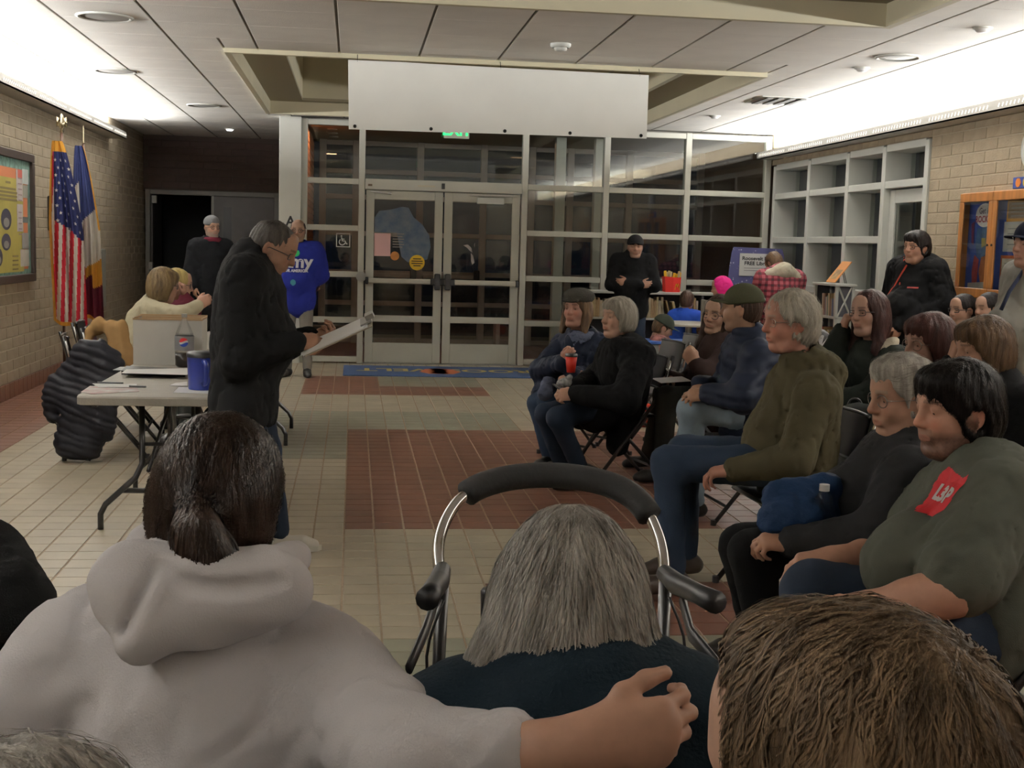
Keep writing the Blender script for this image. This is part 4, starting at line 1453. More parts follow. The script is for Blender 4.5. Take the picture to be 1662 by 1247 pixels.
def chair(x, y, yaw, label):
    o = CH0 if CHN[0] == 0 else copy_tree(CH0)
    CHN[0] += 1
    o.location = (x, y, 0); o.rotation_euler = (0, 0, math.radians(yaw - 90)); o['label'] = label; o['group'] = 'black folding chairs of the audience'
    return o


def sit_chair(J, label, back=.0):
    p = J['pel'] - J['F'] * (.0 + back); yaw = math.degrees(math.atan2(J['F'][1], J['F'][0]))
    return chair(p[0], p[1], yaw, label)


# ------------------------------------------------------------------ garments
BLK = cloth('black_jacket', (.0065, .0065, .007)); BLK2 = cloth('black_wool', (.005, .005, .0055), .95); CHAR = cloth('charcoal', (.017, .017, .018))
NAVY = cloth('navy_puffer', (.012, .016, .030), .6, bump=.1); DENIM = cloth('dark_denim', (.016, .023, .038), bscale=500); LDEN = cloth('light_denim', (.20, .26, .32), var=.25, bscale=500)
JEAN = cloth('blue_denim', (.022, .034, .058), var=.2, bscale=500); OLIVE = cloth('olive_canvas', (.050, .043, .024), var=.15); WHT = cloth('white_fleece', (.61, .595, .625), var=.03, bump=.2)
TEAL = cloth('teal_jacket', (.006, .012, .018), var=.15, bump=.3, bscale=120); TEE = cloth('grey_green_tee', (.062, .066, .052), bump=.15)
CRM = cloth('cream_knit', (.42, .38, .27)); MAR = cloth('maroon', (.085, .012, .022)); BLU = cloth('royal_blue', (.012, .018, .16)); GRYP = cloth('grey_chino', (.17, .16, .14))
GRYS = cloth('grey_sweatshirt', (.27, .26, .235)); DKGR = cloth('dark_green_parka', (.014, .017, .014)); BRNJ = cloth('brown_black', (.028, .016, .014)); DGP = cloth('dark_grey_trousers', (.035, .038, .036))
SHOE = mat('black_leather', (.012, .010, .009), .4); WSH = mat('white_canvas_shoe', (.62, .60, .55), .7); BOOT = mat('brown_boot', (.03, .018, .012), .5)
SILV = mat('silver_rim', (.35, .34, .33), .25, .9)
H_BLK = hair_mat('black', (.012, .009, .008), (.004, .003, .003)); H_DKB = hair_mat('dark_brown', (.040, .022, .015), (.012, .007, .005)); H_BRN = hair_mat('brown', (.11, .066, .036), (.035, .021, .013))
H_GRY = hair_mat('grey', (.40, .37, .32), (.17, .155, .135)); H_WHT = hair_mat('white', (.68, .65, .58), (.36, .34, .29)); H_SLV = hair_mat('silver', (.44, .42, .385), (.15, .138, .125)); H_LBR = hair_mat('light_brown', (.24, .17, .085), (.09, .06, .035))
H_RED = hair_mat('auburn', (.060, .024, .020), (.020, .009, .008)); H_BLN = hair_mat('blonde', (.50, .40, .16), (.28, .21, .09)); H_GB = hair_mat('salt_brown', (.060, .052, .045), (.018, .015, .013))
GR_ = 'people at the meeting'

# ------------------------------------------------------------------ 1. speaker
D_ = 5.75
J = standing((-.42, 5.85), -4, .97, .06)
px = lambda x, y, d=D_: at(x, y, d)
J['pel'] = px(398, 605); J['neck'] = px(408, 418); J['T'] = nrm(J['neck'] - J['pel'])
J['head'] = px(443, 404)
for k, dd in (('R', -.17), ('L', .17)):
    o = A(0, dd, 0)
    J['sh' + k] = px(404, 447) + o; J['hip' + k] = px(400, 625) + o * .5
    J['kn' + k] = A(-.44, 5.82, .50) + o * .6; J['an' + k] = A(-.46, 5.86, .085) + o * .65
J['anL'] = A(-.345, 5.98, .085); J['knL'] = A(-.40, 5.93, .5)
J['elR'] = px(392, 578) + A(0, -.20, 0); J['wrR'] = px(482, 553) + A(0, -.13, 0)
J['elL'] = px(420, 585) + A(0, .20, 0); J['wrL'] = px(500, 552) + A(0, .12, 0)
J['hdR'] = nrm(A(.9, .10, .05)); J['hbR'] = nrm(A(-.1, -.75, .65)); J['hdL'] = nrm(A(.9, -.1, .1)); J['hbL'] = nrm(A(0, .2, -1))
r, O, Q, hs = person('man in a black jacket standing and reading from a clipboard beside the folding table', J, (-6, 26, 0), 'm', tone=(.30, .17, .115), brow=(.03, .02, .015), beard=(.10, .08, .07), beard_f=.25, hs=1.0, pose={'R': 'soft', 'L': 'grip'}, hh=.0045, headh=.0045, hscale=1.0)
jk = top(r, J, BLK, b=.040, hem=.16, belly=.04, disp=folds(.010, .085, 2), extra=collar_prims(J, .020, .070, .028) + [RC(J['pel'] - J['T'] * .21 - J['R'] * .10, J['pel'] - J['T'] * .21 + J['R'] * .10, .15, .15, J['F'], 1.25, s=.04)], h=.010, cut=[PL(J['pel'] - J['T'] * .24, (0, 0, -1), s=.02)])
bottoms(r, J, DENIM, b=.012)
add_hair(r, O, Q, hs, 'crop', H_GB, .005, st=500, ln=.022, label='short greying dark hair')
add_glasses(r, O, Q, hs, BLACK, rect=True)
for k in 'LR': shoe(J, k, WSH, r, 'sneaker', mat('white_rubber', (.7, .68, .62), .6))
cs = text_mesh('III', .09); YT = mat('yellow_print', (.75, .62, .10), .6)
decal_on(r, jk, patch_mesh([(-.16, 0), (.12, 0), (.12, .03), (-.16, .03)]), J['pel'] + J['T'] * .33, J['R'], J['T'], mat('grey_print', (.25, .25, .22), .6), 'back_print') if False else None
pm = patch_mesh([(-.10, 0), (.10, 0), (.10, .05), (-.10, .05)], .01); decal_on(r, jk, pm, J['pel'] + J['T'] * .36, -J['R'], J['T'] * 1.0, YT, 'back_print', -.003) if False else None

# clipboard with papers, held in front of him
c0, c1 = px(500, 566, D_ - .10), px(603, 520, D_ - .10)
u = nrm(c1 - c0); dn = nrm(A(0, 1, 0) + A(.0, 0, .18)); nz = nrm(np.cross(u, dn)); nz = nz if nz[2] > 0 else -nz
t = thing('clipboard', 'clipboard with white papers and a silver clip in the standing man\'s hands', 'clipboard', tuple(c0))
L_ = np.linalg.norm(c1 - c0)


def slab(o, a, b, c, d, z0, z1):
    V = []
    for z in (z0, z1):
        for (s1, s2) in ((a, c), (b, c), (b, d), (a, d)): V.append(u * s1 + dn * s2 + nz * z)
    return o._add(V, [(3, 2, 1, 0), (4, 5, 6, 7), (0, 1, 5, 4), (1, 2, 6, 5), (2, 3, 7, 6), (3, 0, 4, 7)])


slab(MB(), -.01, L_, -.11, .11, -.004, 0).build('board', mat('clipboard_board', (.30, .26, .20), .5), t)
slab(slab(MB(), -.02, L_ - .02, -.105, .105, .001, .004), -.03, L_ - .03, -.10, .10, .005, .006).build('papers', WHITEP, t)
slab(slab(MB(), L_ - .05, L_ + .005, -.06, .06, .006, .014), L_ - .02, L_ + .02, -.03, .03, .012, .035).build('clip', STEEL, t)

# ------------------------------------------------------------------ 2. man in blue shirt, man in beanie
J = standing((-.60, 13.9), -98, .98)
for k, g in (('L', -1), ('R', 1)):
    J['el' + k] = J['sh' + k] - A(0, 0, .27) + J['R'] * g * .05 - J['F'] * .06; J['wr' + k] = J['pel'] + J['R'] * g * .14 - J['F'] * .16 + A(0, 0, .02); J['hd' + k] = nrm(-J['R'] * g - A(0, 0, .4)); J['hb' + k] = -J['F']
r, O, Q, hs = person('balding man in a royal blue campaign shirt and grey trousers standing by the glass doors', J, (-92, 4, 0), 'm', tone=(0.328, 0.197, 0.139), beard=(.16, .12, .09), beard_f=.5, hh=.008, headh=.007)
tee = top(r, J, BLU, 'shirt', b=.034, hem=.09, belly=.03, h=.012, slen=.46, sl_r=.015, disp=folds(.008, .09, 5))
soft('sleeves', sleeve_prims(J, 'L', .01) + sleeve_prims(J, 'R', .01), .012, cloth('dark_maroon', (.03, .010, .014)), r, folds(.006, .06, 4))
bottoms(r, J, GRYP, b=.006)
for k in 'LR': shoe(J, k, SHOE, r)
add_hair(r, O, Q, hs, hair_prims('crop') + [EL((0, .015, .125), (.068, .125, .085), op='s', s=.02)], H_DKB, .007)
add_glasses(r, O, Q, hs, BLACK, th=.003)
WT = mat('white_print', (.70, .70, .72), .7); GT = mat('green_print', (.02, .40, .10), .7)
ch = J['neck'] - A(0, 0, .16)
decal_on(r, tee, text_mesh('Amy', .19, .006), ch - A(0, 0, .02), -J['R'], A(0, 0, 1), WT, 'lettering', .004)
decal_on(r, tee, text_mesh('FOR AMERICA', .042, .002), ch - A(0, 0, .115), -J['R'], A(0, 0, 1), WT, 'lettering', .004)
blob = lambda rx, ry: patch_mesh([(rx * math.cos(t), ry * math.sin(t)) for t in np.linspace(0, 2 * math.pi, 17)[:-1]], .006)
decal_on(r, tee, blob(.042, .036), ch + A(.0, 0, .075), -J['R'], A(0, 0, 1), GT, 'green_sticker', .006)
decal_on(r, tee, blob(.030, .034), ch - A(.015, 0, .24), -J['R'], A(0, 0, 1), mat('blue_green_print', (.05, .25, .28), .7), 'sticker', .006)

J = standing((-1.69, 15.3), -62, .99)
for k, g in (('L', -1), ('R', 1)): J['wr' + k] = J['el' + k] - A(0, 0, .20) + J['F'] * .10
r, O, Q, hs = person('man in a grey knit beanie and dark coat standing before the dark doorway', J, (-58, 2, 0), 'm', beard=(.20, .18, .16), beard_f=.7, hh=.008, headh=.007)
top(r, J, cloth('black_coat', (.008, .0085, .010)), 'coat', b=.05, hem=.22, h=.014, disp=folds(.010, .1, 6))
soft('hood_lining', collar_prims(J, .028, .095, .015), .012, MAR, r)
soft('undershirt', [EL(J['neck'] + J['F'] * .075 - A(0, 0, .05), (.035, .025, .06), np.stack([J['R'], J['F'], A(0, 0, 1)], 1))], .008, WHITEP, r)
bottoms(r, J, DGP)
for k in 'LR': shoe(J, k, SHOE, r)
bn = soft('beanie', xf([EL((0, -.014, .060), (.092, .112, .092)), PL((0, 0, .030), (0, -.12, -1), s=.01)], O, Q, hs), .007, cloth('grey_knit', (.13, .13, .135), bump=.5, bscale=90), r)
soft('cuff', xf([EL((0, -.012, .050), (.097, .117, .05)), PL((0, 0, .030), (0, -.12, -1), s=.006), PL((0, 0, .072), (0, .12, 1), s=.006)], O, Q, hs), .007, cloth('grey_knit', (.33, .33, .33)), bn)
add_glasses(r, O, Q, hs, BLACK, th=.003)

# ------------------------------------------------------------------ 3. two people seated at the far table
J = seated((-1.62, 9.45, .55), 4, .95, neck=at(250, 492, 9.35))
J['head'] = at(266, 464, 9.3)
J['shR'] = at(245, 505, 9.15); J['elR'] = at(296, 512, 9.0); J['wrR'] = at(322, 496, 9.0); J['hdR'] = nrm(A(.7, .3, .5)); J['hbR'] = nrm(A(0, -1, .2))
r, O, Q, hs = person('woman with light brown bob hair and a cream sweater seated at the far table', J, (28, 8, 0), 'f', tone=(0.377, 0.221, 0.164), hh=.007, headh=.0055, pose='soft')
top(r, J, CRM, 'sweater', b=.02, h=.012, disp=folds(.009, .07, 3), extra=collar_prims(J, .022, .07, .02))
bottoms(r, J, DGP)
for k in 'LR': shoe(J, k, SHOE, r)
add_hair(r, O, Q, hs, 'bob', H_LBR, .006, st=700, ln=.09, label='light brown bob')
add_glasses(r, O, Q, hs, BLACK, th=.0025)
chair(-1.66, 9.45, 4, 'black folding chair under the woman in the cream sweater')
J = seated((-1.80, 10.0, .55), 4, .95, neck=at(268, 487, 9.75))
J['head'] = at(289, 463, 9.75)
J['shR'] = at(250, 498, 9.6); J['elR'] = at(312, 505, 9.55); J['wrR'] = at(300, 482, 9.6); J['hdR'] = nrm(A(-.05, 0, 1)); J['hbR'] = nrm(A(1, 0, 0))
r, O, Q, hs = person('blond person in maroon leaning chin on hand beside the cream sweater woman', J, (14, 8, 0), 'f', tone=(0.377, 0.221, 0.164), hh=.007, headh=.0055, pose='chin')
top(r, J, MAR, 'sweater', b=.02, h=.013, disp=folds(.009, .07, 8))
bottoms(r, J, DGP)
for k in 'LR': shoe(J, k, SHOE, r)
add_hair(r, O, Q, hs, 'short', H_BLN, .006, label='short blond hair')
add_glasses(r, O, Q, hs, BLACK, th=.0025)
chair(-1.84, 10.0, 4, 'black folding chair under the blond person in maroon')
# ------------------------------------------------------------------ 4. front row on the right
# man with white hair
J = seated(at(1292, 752, 5.45), 183, 1.04, neck=at(1310, 592, 5.4), spread=.03)
J['pel'][2] = .55
J['head'] = at(1281, 524, 5.4)
F_, R_ = J['F'], J['R']
J['shL'] = at(1325, 642, 5.22); J['shR'] = at(1290, 630, 5.6)
J['elL'] = at(1290, 748, 5.12); J['wrL'] = at(1192, 762, 5.2)
J['elR'] = at(1235, 730, 5.7); J['wrR'] = at(1180, 745, 5.55)
J['hdL'] = nrm(A(-.8, .5, -.2)); J['hdR'] = nrm(A(-.8, -.5, -.2))
J['knL'] = at(1085, 752, 5.38); J['knR'] = at(1110, 733, 5.62)
J['anL'] = at(1092, 920, 5.42); J['anL'][2] = .10; J['anR'] = at(1112, 905, 5.75); J['anR'][2] = .10
for k in 'LR': J['ft' + k] = A(-1, -.12, 0)
r, O, Q, hs = person('white-haired man in an olive hooded jacket and blue jeans seated in the front row', J, (186, 4, 0), 'm', tone=(0.394, 0.197, 0.148), brow=(.3, .26, .22), hs=1.04, flush=.7, headh=.0042)
top(r, J, OLIVE, b=.028, hem=.05, belly=.06, h=.010, disp=folds(.010, .075, 4), extra=hood_prims(J, .13, .10, .046, .02) + collar_prims(J, .030, .080, .02))
bottoms(r, J, JEAN, b=.010, disp=folds(.007, .06, 5))
for k in 'LR': shoe(J, k, BOOT, r, 'boot')
add_hair(r, O, Q, hs, 'fluffy', H_WHT, .0055, st=1000, ln=.05, label='wavy white hair', amp=.007, lift=.006)
add_glasses(r, O, Q, hs, SILV, rect=True, th=.0018)
sit_chair(J, 'black folding chair under the white-haired man in olive', -.02)

# grey-haired woman in black with a blue bag
J = seated(at(1445, 872, 4.38), 184, 1.0, neck=at(1492, 724, 4.32), spread=.03, sw=.19)
J['pel'][2] = .54
J['head'] = at(1466, 648, 4.3)
J['shL'] = at(1475, 772, 4.12); J['elL'] = at(1420, 868, 4.05); J['wrL'] = at(1285, 882, 4.12); J['hdL'] = nrm(A(-1, .25, .05)); J['hbL'] = nrm(A(-.1, -.3, 1))
J['elR'] = at(1360, 850, 4.6); J['wrR'] = at(1262, 868, 4.36); J['hdR'] = nrm(A(-.8, -.45, -.1)); J['hbR'] = nrm(A(-.3, -.2, 1))
J['knL'] = at(1222, 898, 4.28); J['knR'] = at(1205, 888, 4.52); J['anL'] = at(1245, 1050, 4.4); J['anR'] = at(1225, 1035, 4.62)
for k in 'LR': J['an' + k][2] = .09; J['ft' + k] = A(-1, -.1, 0)
r, O, Q, hs = person('grey-haired woman with glasses and a black jacket seated beside the bearded man', J, (187, 6, 0), 'f', tone=(0.385, 0.221, 0.156), brow=(.25, .21, .17), hs=1.12, pose={'L': 'soft', 'R': 'fist'}, headh=.0042)
top(r, J, CHAR, b=.035, hem=.04, belly=.10, h=.010, disp=folds(.009, .08, 7), extra=collar_prims(J, .022, .085, .0))
bottoms(r, J, BLK2, b=.014, thigh=1.1)
for k in 'LR': shoe(J, k, SHOE, r, 'boot')
add_hair(r, O, Q, hs, 'bun', H_SLV, .0055, st=900, ln=.08, flow=lambda p: vec(p[:, 0], -1.0, .15 - p[:, 2] * 1.5), label='grey hair pulled back')
add_glasses(r, O, Q, hs, SILV, th=.0016)
sit_chair(J, 'black folding chair under the grey-haired woman in black', -.02)

# bearded man in the grey-green tee
J = seated(at(1590, 1015, 3.66), 186, 1.08, neck=at(1594, 776, 3.72), spread=.05, sw=.185)
J['pel'][2] = .52
J['head'] = at(1550, 668, 3.72)
J['shL'] = at(1622, 818, 3.52); J['shR'] = at(1545, 800, 3.98)
J['elL'] = at(1545, 962, 3.36); J['wrL'] = at(1395, 985, 3.45); J['hdL'] = nrm(A(-1, .35, -.25)); J['hbL'] = nrm(A(-.2, -.5, 1))
J['elR'] = at(1450, 900, 4.05); J['wrR'] = at(1345, 908, 3.92); J['hdR'] = nrm(A(-1, -.1, -.05)); J['hbR'] = nrm(A(0, -.35, 1))
J['knL'] = at(1345, 1040, 3.42); J['knR'] = at(1320, 962, 3.78); J['anL'] = at(1350, 1230, 3.5); J['anR'] = at(1340, 1130, 3.9)
for k in 'LR': J['an' + k][2] = .09; J['ft' + k] = A(-1, -.1, 0)
r, O, Q, hs = person('bearded dark-haired man in a grey-green tee with a red logo seated in the front row', J, (188, 4, 0), 'm', tone=(.50, .29, .215), brow=(.05, .03, .02), beard=(.055, .024, .014), beard_f=.95, hs=1.13, bare='LR', pose={'L': 'relaxed', 'R': 'relaxed'}, hh=.005, headh=.0036, armr=1.18, flush=.6)
tee = top(r, J, TEE, 'tee_shirt', b=.030, hem=.05, belly=.15, h=.009, slen=.40, sl_r=.014, disp=folds(.008, .09, 9), hips=1.1, chest=1.05)
bottoms(r, J, DENIM, b=.022, thigh=1.12, hipr=1.1)
for k in 'LR': shoe(J, k, SHOE, r)
add_hair(r, O, Q, hs, 'mop', H_BLK, .0045, st=1500, ln=.07, label='thick dark hair', seed=3)
REDP = mat('red_print', (.50, .015, .025), .7)
cp = at(1487, 800, 3.5); vv = nrm(A(.12, 0, 1)); uu = nrm(A(.35, -1, 0))
lp_ = patch_mesh([(-.075, .050), (-.055, .075), (.035, .055), (.055, .070), (.060, -.035), (.035, -.060), (-.045, -.055), (-.065, -.035)], .003)
decal_on(r, tee, lp_, cp, uu, vv, REDP, 'red_logo', .0025)
decal_on(r, tee, text_mesh('L3P', .060, .003), cp, uu, vv, WT, 'logo_letters', .005)
sit_chair(J, 'black folding chair under the bearded man', -.02)

# ------------------------------------------------------------------ 5. middle group: green cap, long hair
J = seated(at(1216, 668, 7.05), 184, 1.02, neck=at(1222, 552, 6.95), spread=.02)
J['pel'][2] = .55
J['head'] = at(1203, 503, 6.95)
J['shL'] = at(1232, 580, 6.75); J['elL'] = at(1205, 645, 6.6); J['wrL'] = at(1150, 640, 6.75); J['hdL'] = nrm(A(-1, .3, -.1)); J['hbL'] = nrm(A(0, -.6, .8))
J['knL'] = at(1122, 664, 6.85); J['knR'] = at(1135, 656, 7.15); J['anL'] = at(1128, 760, 6.95); J['anL'][2] = .1
r, O, Q, hs = person('man in an olive baseball cap and navy puffer jacket seated in light jeans', J, (152, 0, 0), 'm', tone=(0.344, 0.205, 0.139), hs=1.0, hh=.006, headh=.005, beard=(.12, .08, .06), beard_f=.3)
top(r, J, NAVY, b=.038, hem=.03, h=.010, disp=puffs(J, .007, .062), extra=collar_prims(J, .024, .078, .04))
bottoms(r, J, LDEN, b=.014, disp=folds(.007, .05, 6))
for k in 'LR': shoe(J, k, SHOE, r)
add_hair(r, O, Q, hs, 'crop', H_DKB, .0055)
CAPG = cloth('olive_cap', (.050, .052, .030))
cp_ = add_cap(r, O, Q, hs, CAPG, size=1.2)
em = patch_mesh([(-.022, .010), (-.010, -.006), (0, -.012), (.010, -.006), (.022, .010), (.008, .004), (-.008, .004)], .004)
decal_on(r, cp_, em, O + Q @ A(.0, -.13, .065), Q @ A(1, 0, 0), Q @ A(0, .15, 1), mat('grey_emblem', (.25, .26, .22), .6), 'emblem', .003)
sit_chair(J, 'black folding chair under the man in the olive cap', -.02)

J = seated(at(1150, 650, 8.05), 186, .98, neck=at(1172, 556, 7.9), spread=.02)
J['pel'][2] = .54; J['head'] = at(1165, 512, 7.9)
J['elL'] = at(1150, 610, 7.6); J['wrL'] = at(1128, 590, 7.65); J['hdL'] = nrm(A(-.5, 0, .6)); J['hbL'] = nrm(A(-.4, -1, 0))
J['knL'] = at(1083, 645, 7.85); J['knR'] = at(1078, 640, 8.15); J['anL'] = at(1075, 745, 8.1); J['anR'] = at(1055, 720, 8.6)
for k in 'LR': J['an' + k][2] = .09; J['ft' + k] = A(-1, -.2, 0)
r, O, Q, hs = person('young woman with very long brown hair and round glasses beside the olive-capped man', J, (222, 2, 6), 'f', tone=(0.377, 0.230, 0.164), brow=(.05, .03, .02), hs=.98, hh=.006, headh=.005, pose={'L': 'fist', 'R': 'soft'})
top(r, J, BRNJ, b=.025, hem=.05, h=.012, disp=folds(.008, .08, 3))
bottoms(r, J, DGP, b=.012)
for k in 'LR': shoe(J, k, SHOE, r)
ex = [RC((.08, .012, -.20), (.12, .04, -.42), .036, .02, s=.03), RC((-.08, .012, -.20), (-.10, .06, -.40), .036, .015, s=.03)]
add_hair(r, O, Q, hs, 'long', H_DKB, .007, extra=ex, label='very long brown hair')
add_glasses(r, O, Q, hs, BLACK, th=.002, r=.023)
sit_chair(J, 'black folding chair under the young woman with very long hair', -.02)
t = MB(); t.rbox(-.105, .105, -.07, .07, 0, .003, .001); t = t.build('paper_sheet', WHITEP); t.location = tuple(at(1090, 617, 7.75)); t.rotation_euler = (.1, -.05, .2)
tag(t, 'white paper sheet on the lap of the long-haired young woman', 'paper')

# ------------------------------------------------------------------ 6. two women at the end of the row
J = seated(A(1.72, 7.86, .53), 192, .98, neck=at(1020, 565, 7.65), spread=.02)
J['head'] = at(1003, 517, 7.7)
J['elL'] = at(1015, 650, 7.35); J['wrL'] = at(935, 640, 7.45); J['hdL'] = nrm(A(-1, .1, -.05)); J['hbL'] = nrm(A(0, -.8, .6))
J['wrR'] = at(930, 632, 7.65)
J['hdR'] = nrm(A(-1, -.2, -.05))
J['knL'] = at(905, 678, 7.55); J['knR'] = at(885, 672, 7.8); J['anL'] = at(945, 740, 7.75); J['anR'] = at(912, 735, 8.0)
for k in 'LR': J['an' + k][2] = .09; J['ft' + k] = A(-1, -.3, 0)
r, O, Q, hs = person('woman with a silver bob and a long black wool coat holding a phone', J, (205, -2, 0), 'f', tone=(0.426, 0.262, 0.197), brow=(.2, .16, .13), hs=1.0, hh=.0055, headh=.0045, pose='grip')
top(r, J, BLK2, 'coat', b=.045, hem=.05, h=.011, disp=folds(.010, .1, 5), extra=collar_prims(J, .034, .082, .035) + [RC(J['hip' + k], J['kn' + k] * .45 + J['hip' + k] * .55 - A(0, 0, .05), .12, .11, s=.06) for k in 'LR'] + [RC(J['hipL'] - A(0, .02, .05), J['hipL'] + J['F'] * .05 - A(0, .06, .28), .10, .07, s=.06)])
bottoms(r, J, DENIM, b=.006)
for k in 'LR': shoe(J, k, SHOE, r, 'boot')
add_hair(r, O, Q, hs, 'bowl', H_GRY, .0055, st=600, ln=.08, label='silver bob', flow=lambda p: vec(p[:, 0] * 3, (p[:, 1] + .04) * 2, -.5))
sit_chair(J, 'black folding chair under the woman in the long black coat', -.02)
t = MB(); t.rbox(-.035, .035, -.072, .072, 0, .009, .003); t = t.build('phone', BLACKM); t.location = tuple(at(914, 636, 7.5)); t.rotation_euler = (.5, .2, .9)
tag(t, 'dark phone in the hands of the silver-bobbed woman', 'phone')
t = thing('gloves', 'grey and white knit gloves on the lap of the woman in the long black coat', 'gloves', tuple(at(916, 625, 7.62)))
soft('glove', [EL(at(916, 622, 7.62), (.05, .04, .03)), RC(at(916, 622, 7.62), at(925, 612, 7.6), .02, .018, s=.02)], .008, cloth('grey_white_knit', (.4, .4, .38), col2=(.08, .08, .09), nscale=40), t)

J = seated(A(1.60, 8.75, .53), 212, .97, neck=at(948, 552, 8.65), spread=.03)
J['head'] = at(936, 503, 8.6)
J['elR'] = at(880, 600, 8.65); J['wrR'] = at(915, 590, 8.3); J['hdR'] = nrm(A(.2, -.6, .6)); J['hbR'] = nrm(A(-.3, -1, .2))
J['wrL'] = at(930, 610, 8.3)
J['knL'] = at(890, 650, 8.3); J['knR'] = at(872, 655, 8.4); J['anR'] = at(890, 735, 8.45); J['anL'] = at(910, 738, 8.4)
for k in 'LR': J['an' + k][2] = .09; J['ft' + k] = A(-.6, -.8, 0)
r, O, Q, hs = person('woman in a dark cap, navy coat and blue-grey scarf holding a red cup', J, (232, -2, 0), 'f', tone=(0.377, 0.205, 0.156), brow=(.06, .04, .03), hs=1.0, hh=.0055, headh=.0048, pose={'R': 'grip', 'L': 'soft'}, flush=.6)
top(r, J, NAVY, 'coat', b=.045, hem=.05, h=.011, disp=folds(.012, .09, 6), extra=collar_prims(J, .03, .09, .0) + [RC(J['hip' + k], J['kn' + k] * .6 + J['hip' + k] * .4, .12, .11, s=.06) for k in 'LR'] + [RC(J['hipR'] + J['R'] * .04, at(868, 650, 8.5), .10, .05, s=.06)])
bottoms(r, J, JEAN, b=.006)
for k in 'LR': shoe(J, k, SHOE, r, 'boot')
add_hair(r, O, Q, hs, 'bob', H_BRN, .006, extra=[RC((q * .08, .0, -.05), (q * .088, .03, -.15), .03, .022, s=.03) for q in (-1, 1)], label='shoulder-length brown hair')
hm = cloth('tweed_cap', (.035, .033, .028), bump=.6, bscale=120)
hat = soft('flat_cap', xf([EL((0, -.02, .095), (.110, .130, .058)), EL((0, .0, .075), (.090, .110, .05), s=.02), RC((-.05, .105, .062), (.05, .105, .062), .012, .012, s=.02), PL((0, 0, .050), (0, -.05, -1), s=.008)], O, Q, hs), .006, hm, r)
nk = J['neck']; SC = cloth('blue_grey_scarf', (.075, .085, .125), bump=.8, bscale=70)
soft('scarf', collar_prims(J, .034, .075, .03) + [RC(nk + J['F'] * .09 + J['R'] * .045, nk + J['F'] * .17 + J['R'] * .085 - J['T'] * .28, .036, .046, J['F'], 1.5, s=.03), RC(nk + J['F'] * .09 - J['R'] * .04, nk + J['F'] * .17 - J['R'] * .02 - J['T'] * .26, .036, .046, J['F'], 1.5, s=.03), RC(nk + J['F'] * .17 + J['R'] * .085 - J['T'] * .28, at(885, 640, 8.25), .046, .05, s=.03)], .009, SC, r, folds(.008, .035, 2))
chair(1.68, 8.82, 212, 'black folding chair under the woman in the navy coat and scarf')
t = thing('paper_cup', 'red paper cup with black lid held by the woman in the scarf', 'cup', tuple(at(927, 590, 8.22)))
MB().lathe([(.028, -.06), (.040, .045)], n=18).build('cup', mat('red_cup', (.70, .03, .015), .5), t, True)
MB().lathe([(.043, .045), (.043, .055), (.038, .066), (.0, .066)], n=18, cap=False).build('lid', BLACK, t)

# ------------------------------------------------------------------ 7. second row on the right
J = seated(at(1450, 650, 7.25), 186, 1.0, neck=at(1420, 566, 7.15), spread=.03)
J['pel'][2] = .53; J['head'] = at(1410, 510, 7.1)
J['elR'] = at(1352, 580, 7.25); J['wrR'] = at(1366, 538, 7.2); J['hdR'] = nrm(A(.25, -.1, 1)); J['hbR'] = nrm(A(-1, .2, .3))
J['elL'] = at(1420, 640, 6.85); J['wrL'] = at(1365, 650, 6.9); J['hdL'] = nrm(A(-1, .2, -.1)); J['hbL'] = nrm(A(0, -.7, .7))
r, O, Q, hs = person('woman with long auburn hair and dark glasses resting her cheek on her hand', J, (205, 0, -4), 'f', tone=(0.394, 0.238, 0.180), brow=(.05, .03, .02), hs=1.03, hh=.006, headh=.0045, pose={'R': 'chin', 'L': 'soft'})
top(r, J, DKGR, 'parka', b=.035, hem=.04, h=.011, disp=folds(.010, .08, 4), extra=collar_prims(J, .026, .085, .01))
soft('fleece_hood_lining', [EL(at(1441, 562, 7.02), (.075, .06, .036), frame(90, 0, 38), s=.04), EL(at(1450, 578, 7.0), (.036, .05, .045), s=.04)], .010, cloth('cream_fleece', (.55, .50, .40), bump=.6, bscale=120), r)
bottoms(r, J, DGP)
for k in 'LR': shoe(J, k, SHOE, r)
add_hair(r, O, Q, hs, 'long', H_RED, .006, st=500, ln=.12, label='long auburn hair')
add_glasses(r, O, Q, hs, BLACK, rect=True, th=.0022)
sit_chair(J, 'black folding chair under the auburn-haired woman', -.02)

# person bent forward in a black sweatshirt with white letters
J = seated(at(1410, 650, 8.3), 186, 1.0, neck=at(1366, 556, 8.1), spread=.03)
J['pel'][2] = .53; J['head'] = at(1328, 568, 8.1)
for k in 'LR': J['el' + k] = J['sh' + k] - A(.05, 0, .25); J['wr' + k] = J['el' + k] + A(-.2, 0, -.05)
r, O, Q, hs = person('person in a black sweatshirt with white letters bent forward behind the auburn-haired woman', J, (186, 50, 0), 'm', hh=.008, headh=.007)
tp = top(r, J, BLK2, 'sweatshirt', b=.04, h=.014)
bottoms(r, J, DGP)
for k in 'LR': shoe(J, k, SHOE, r)
add_hair(r, O, Q, hs, 'short', H_BLK, .008)
decal_on(r, tp, text_mesh('MAGER', .085, .004), at(1352, 562, 7.75), nrm(A(.9, 0, -.38)), nrm(A(.3, .25, .9)), WT, 'lettering', .004)
sit_chair(J, 'black folding chair under the person bent forward')

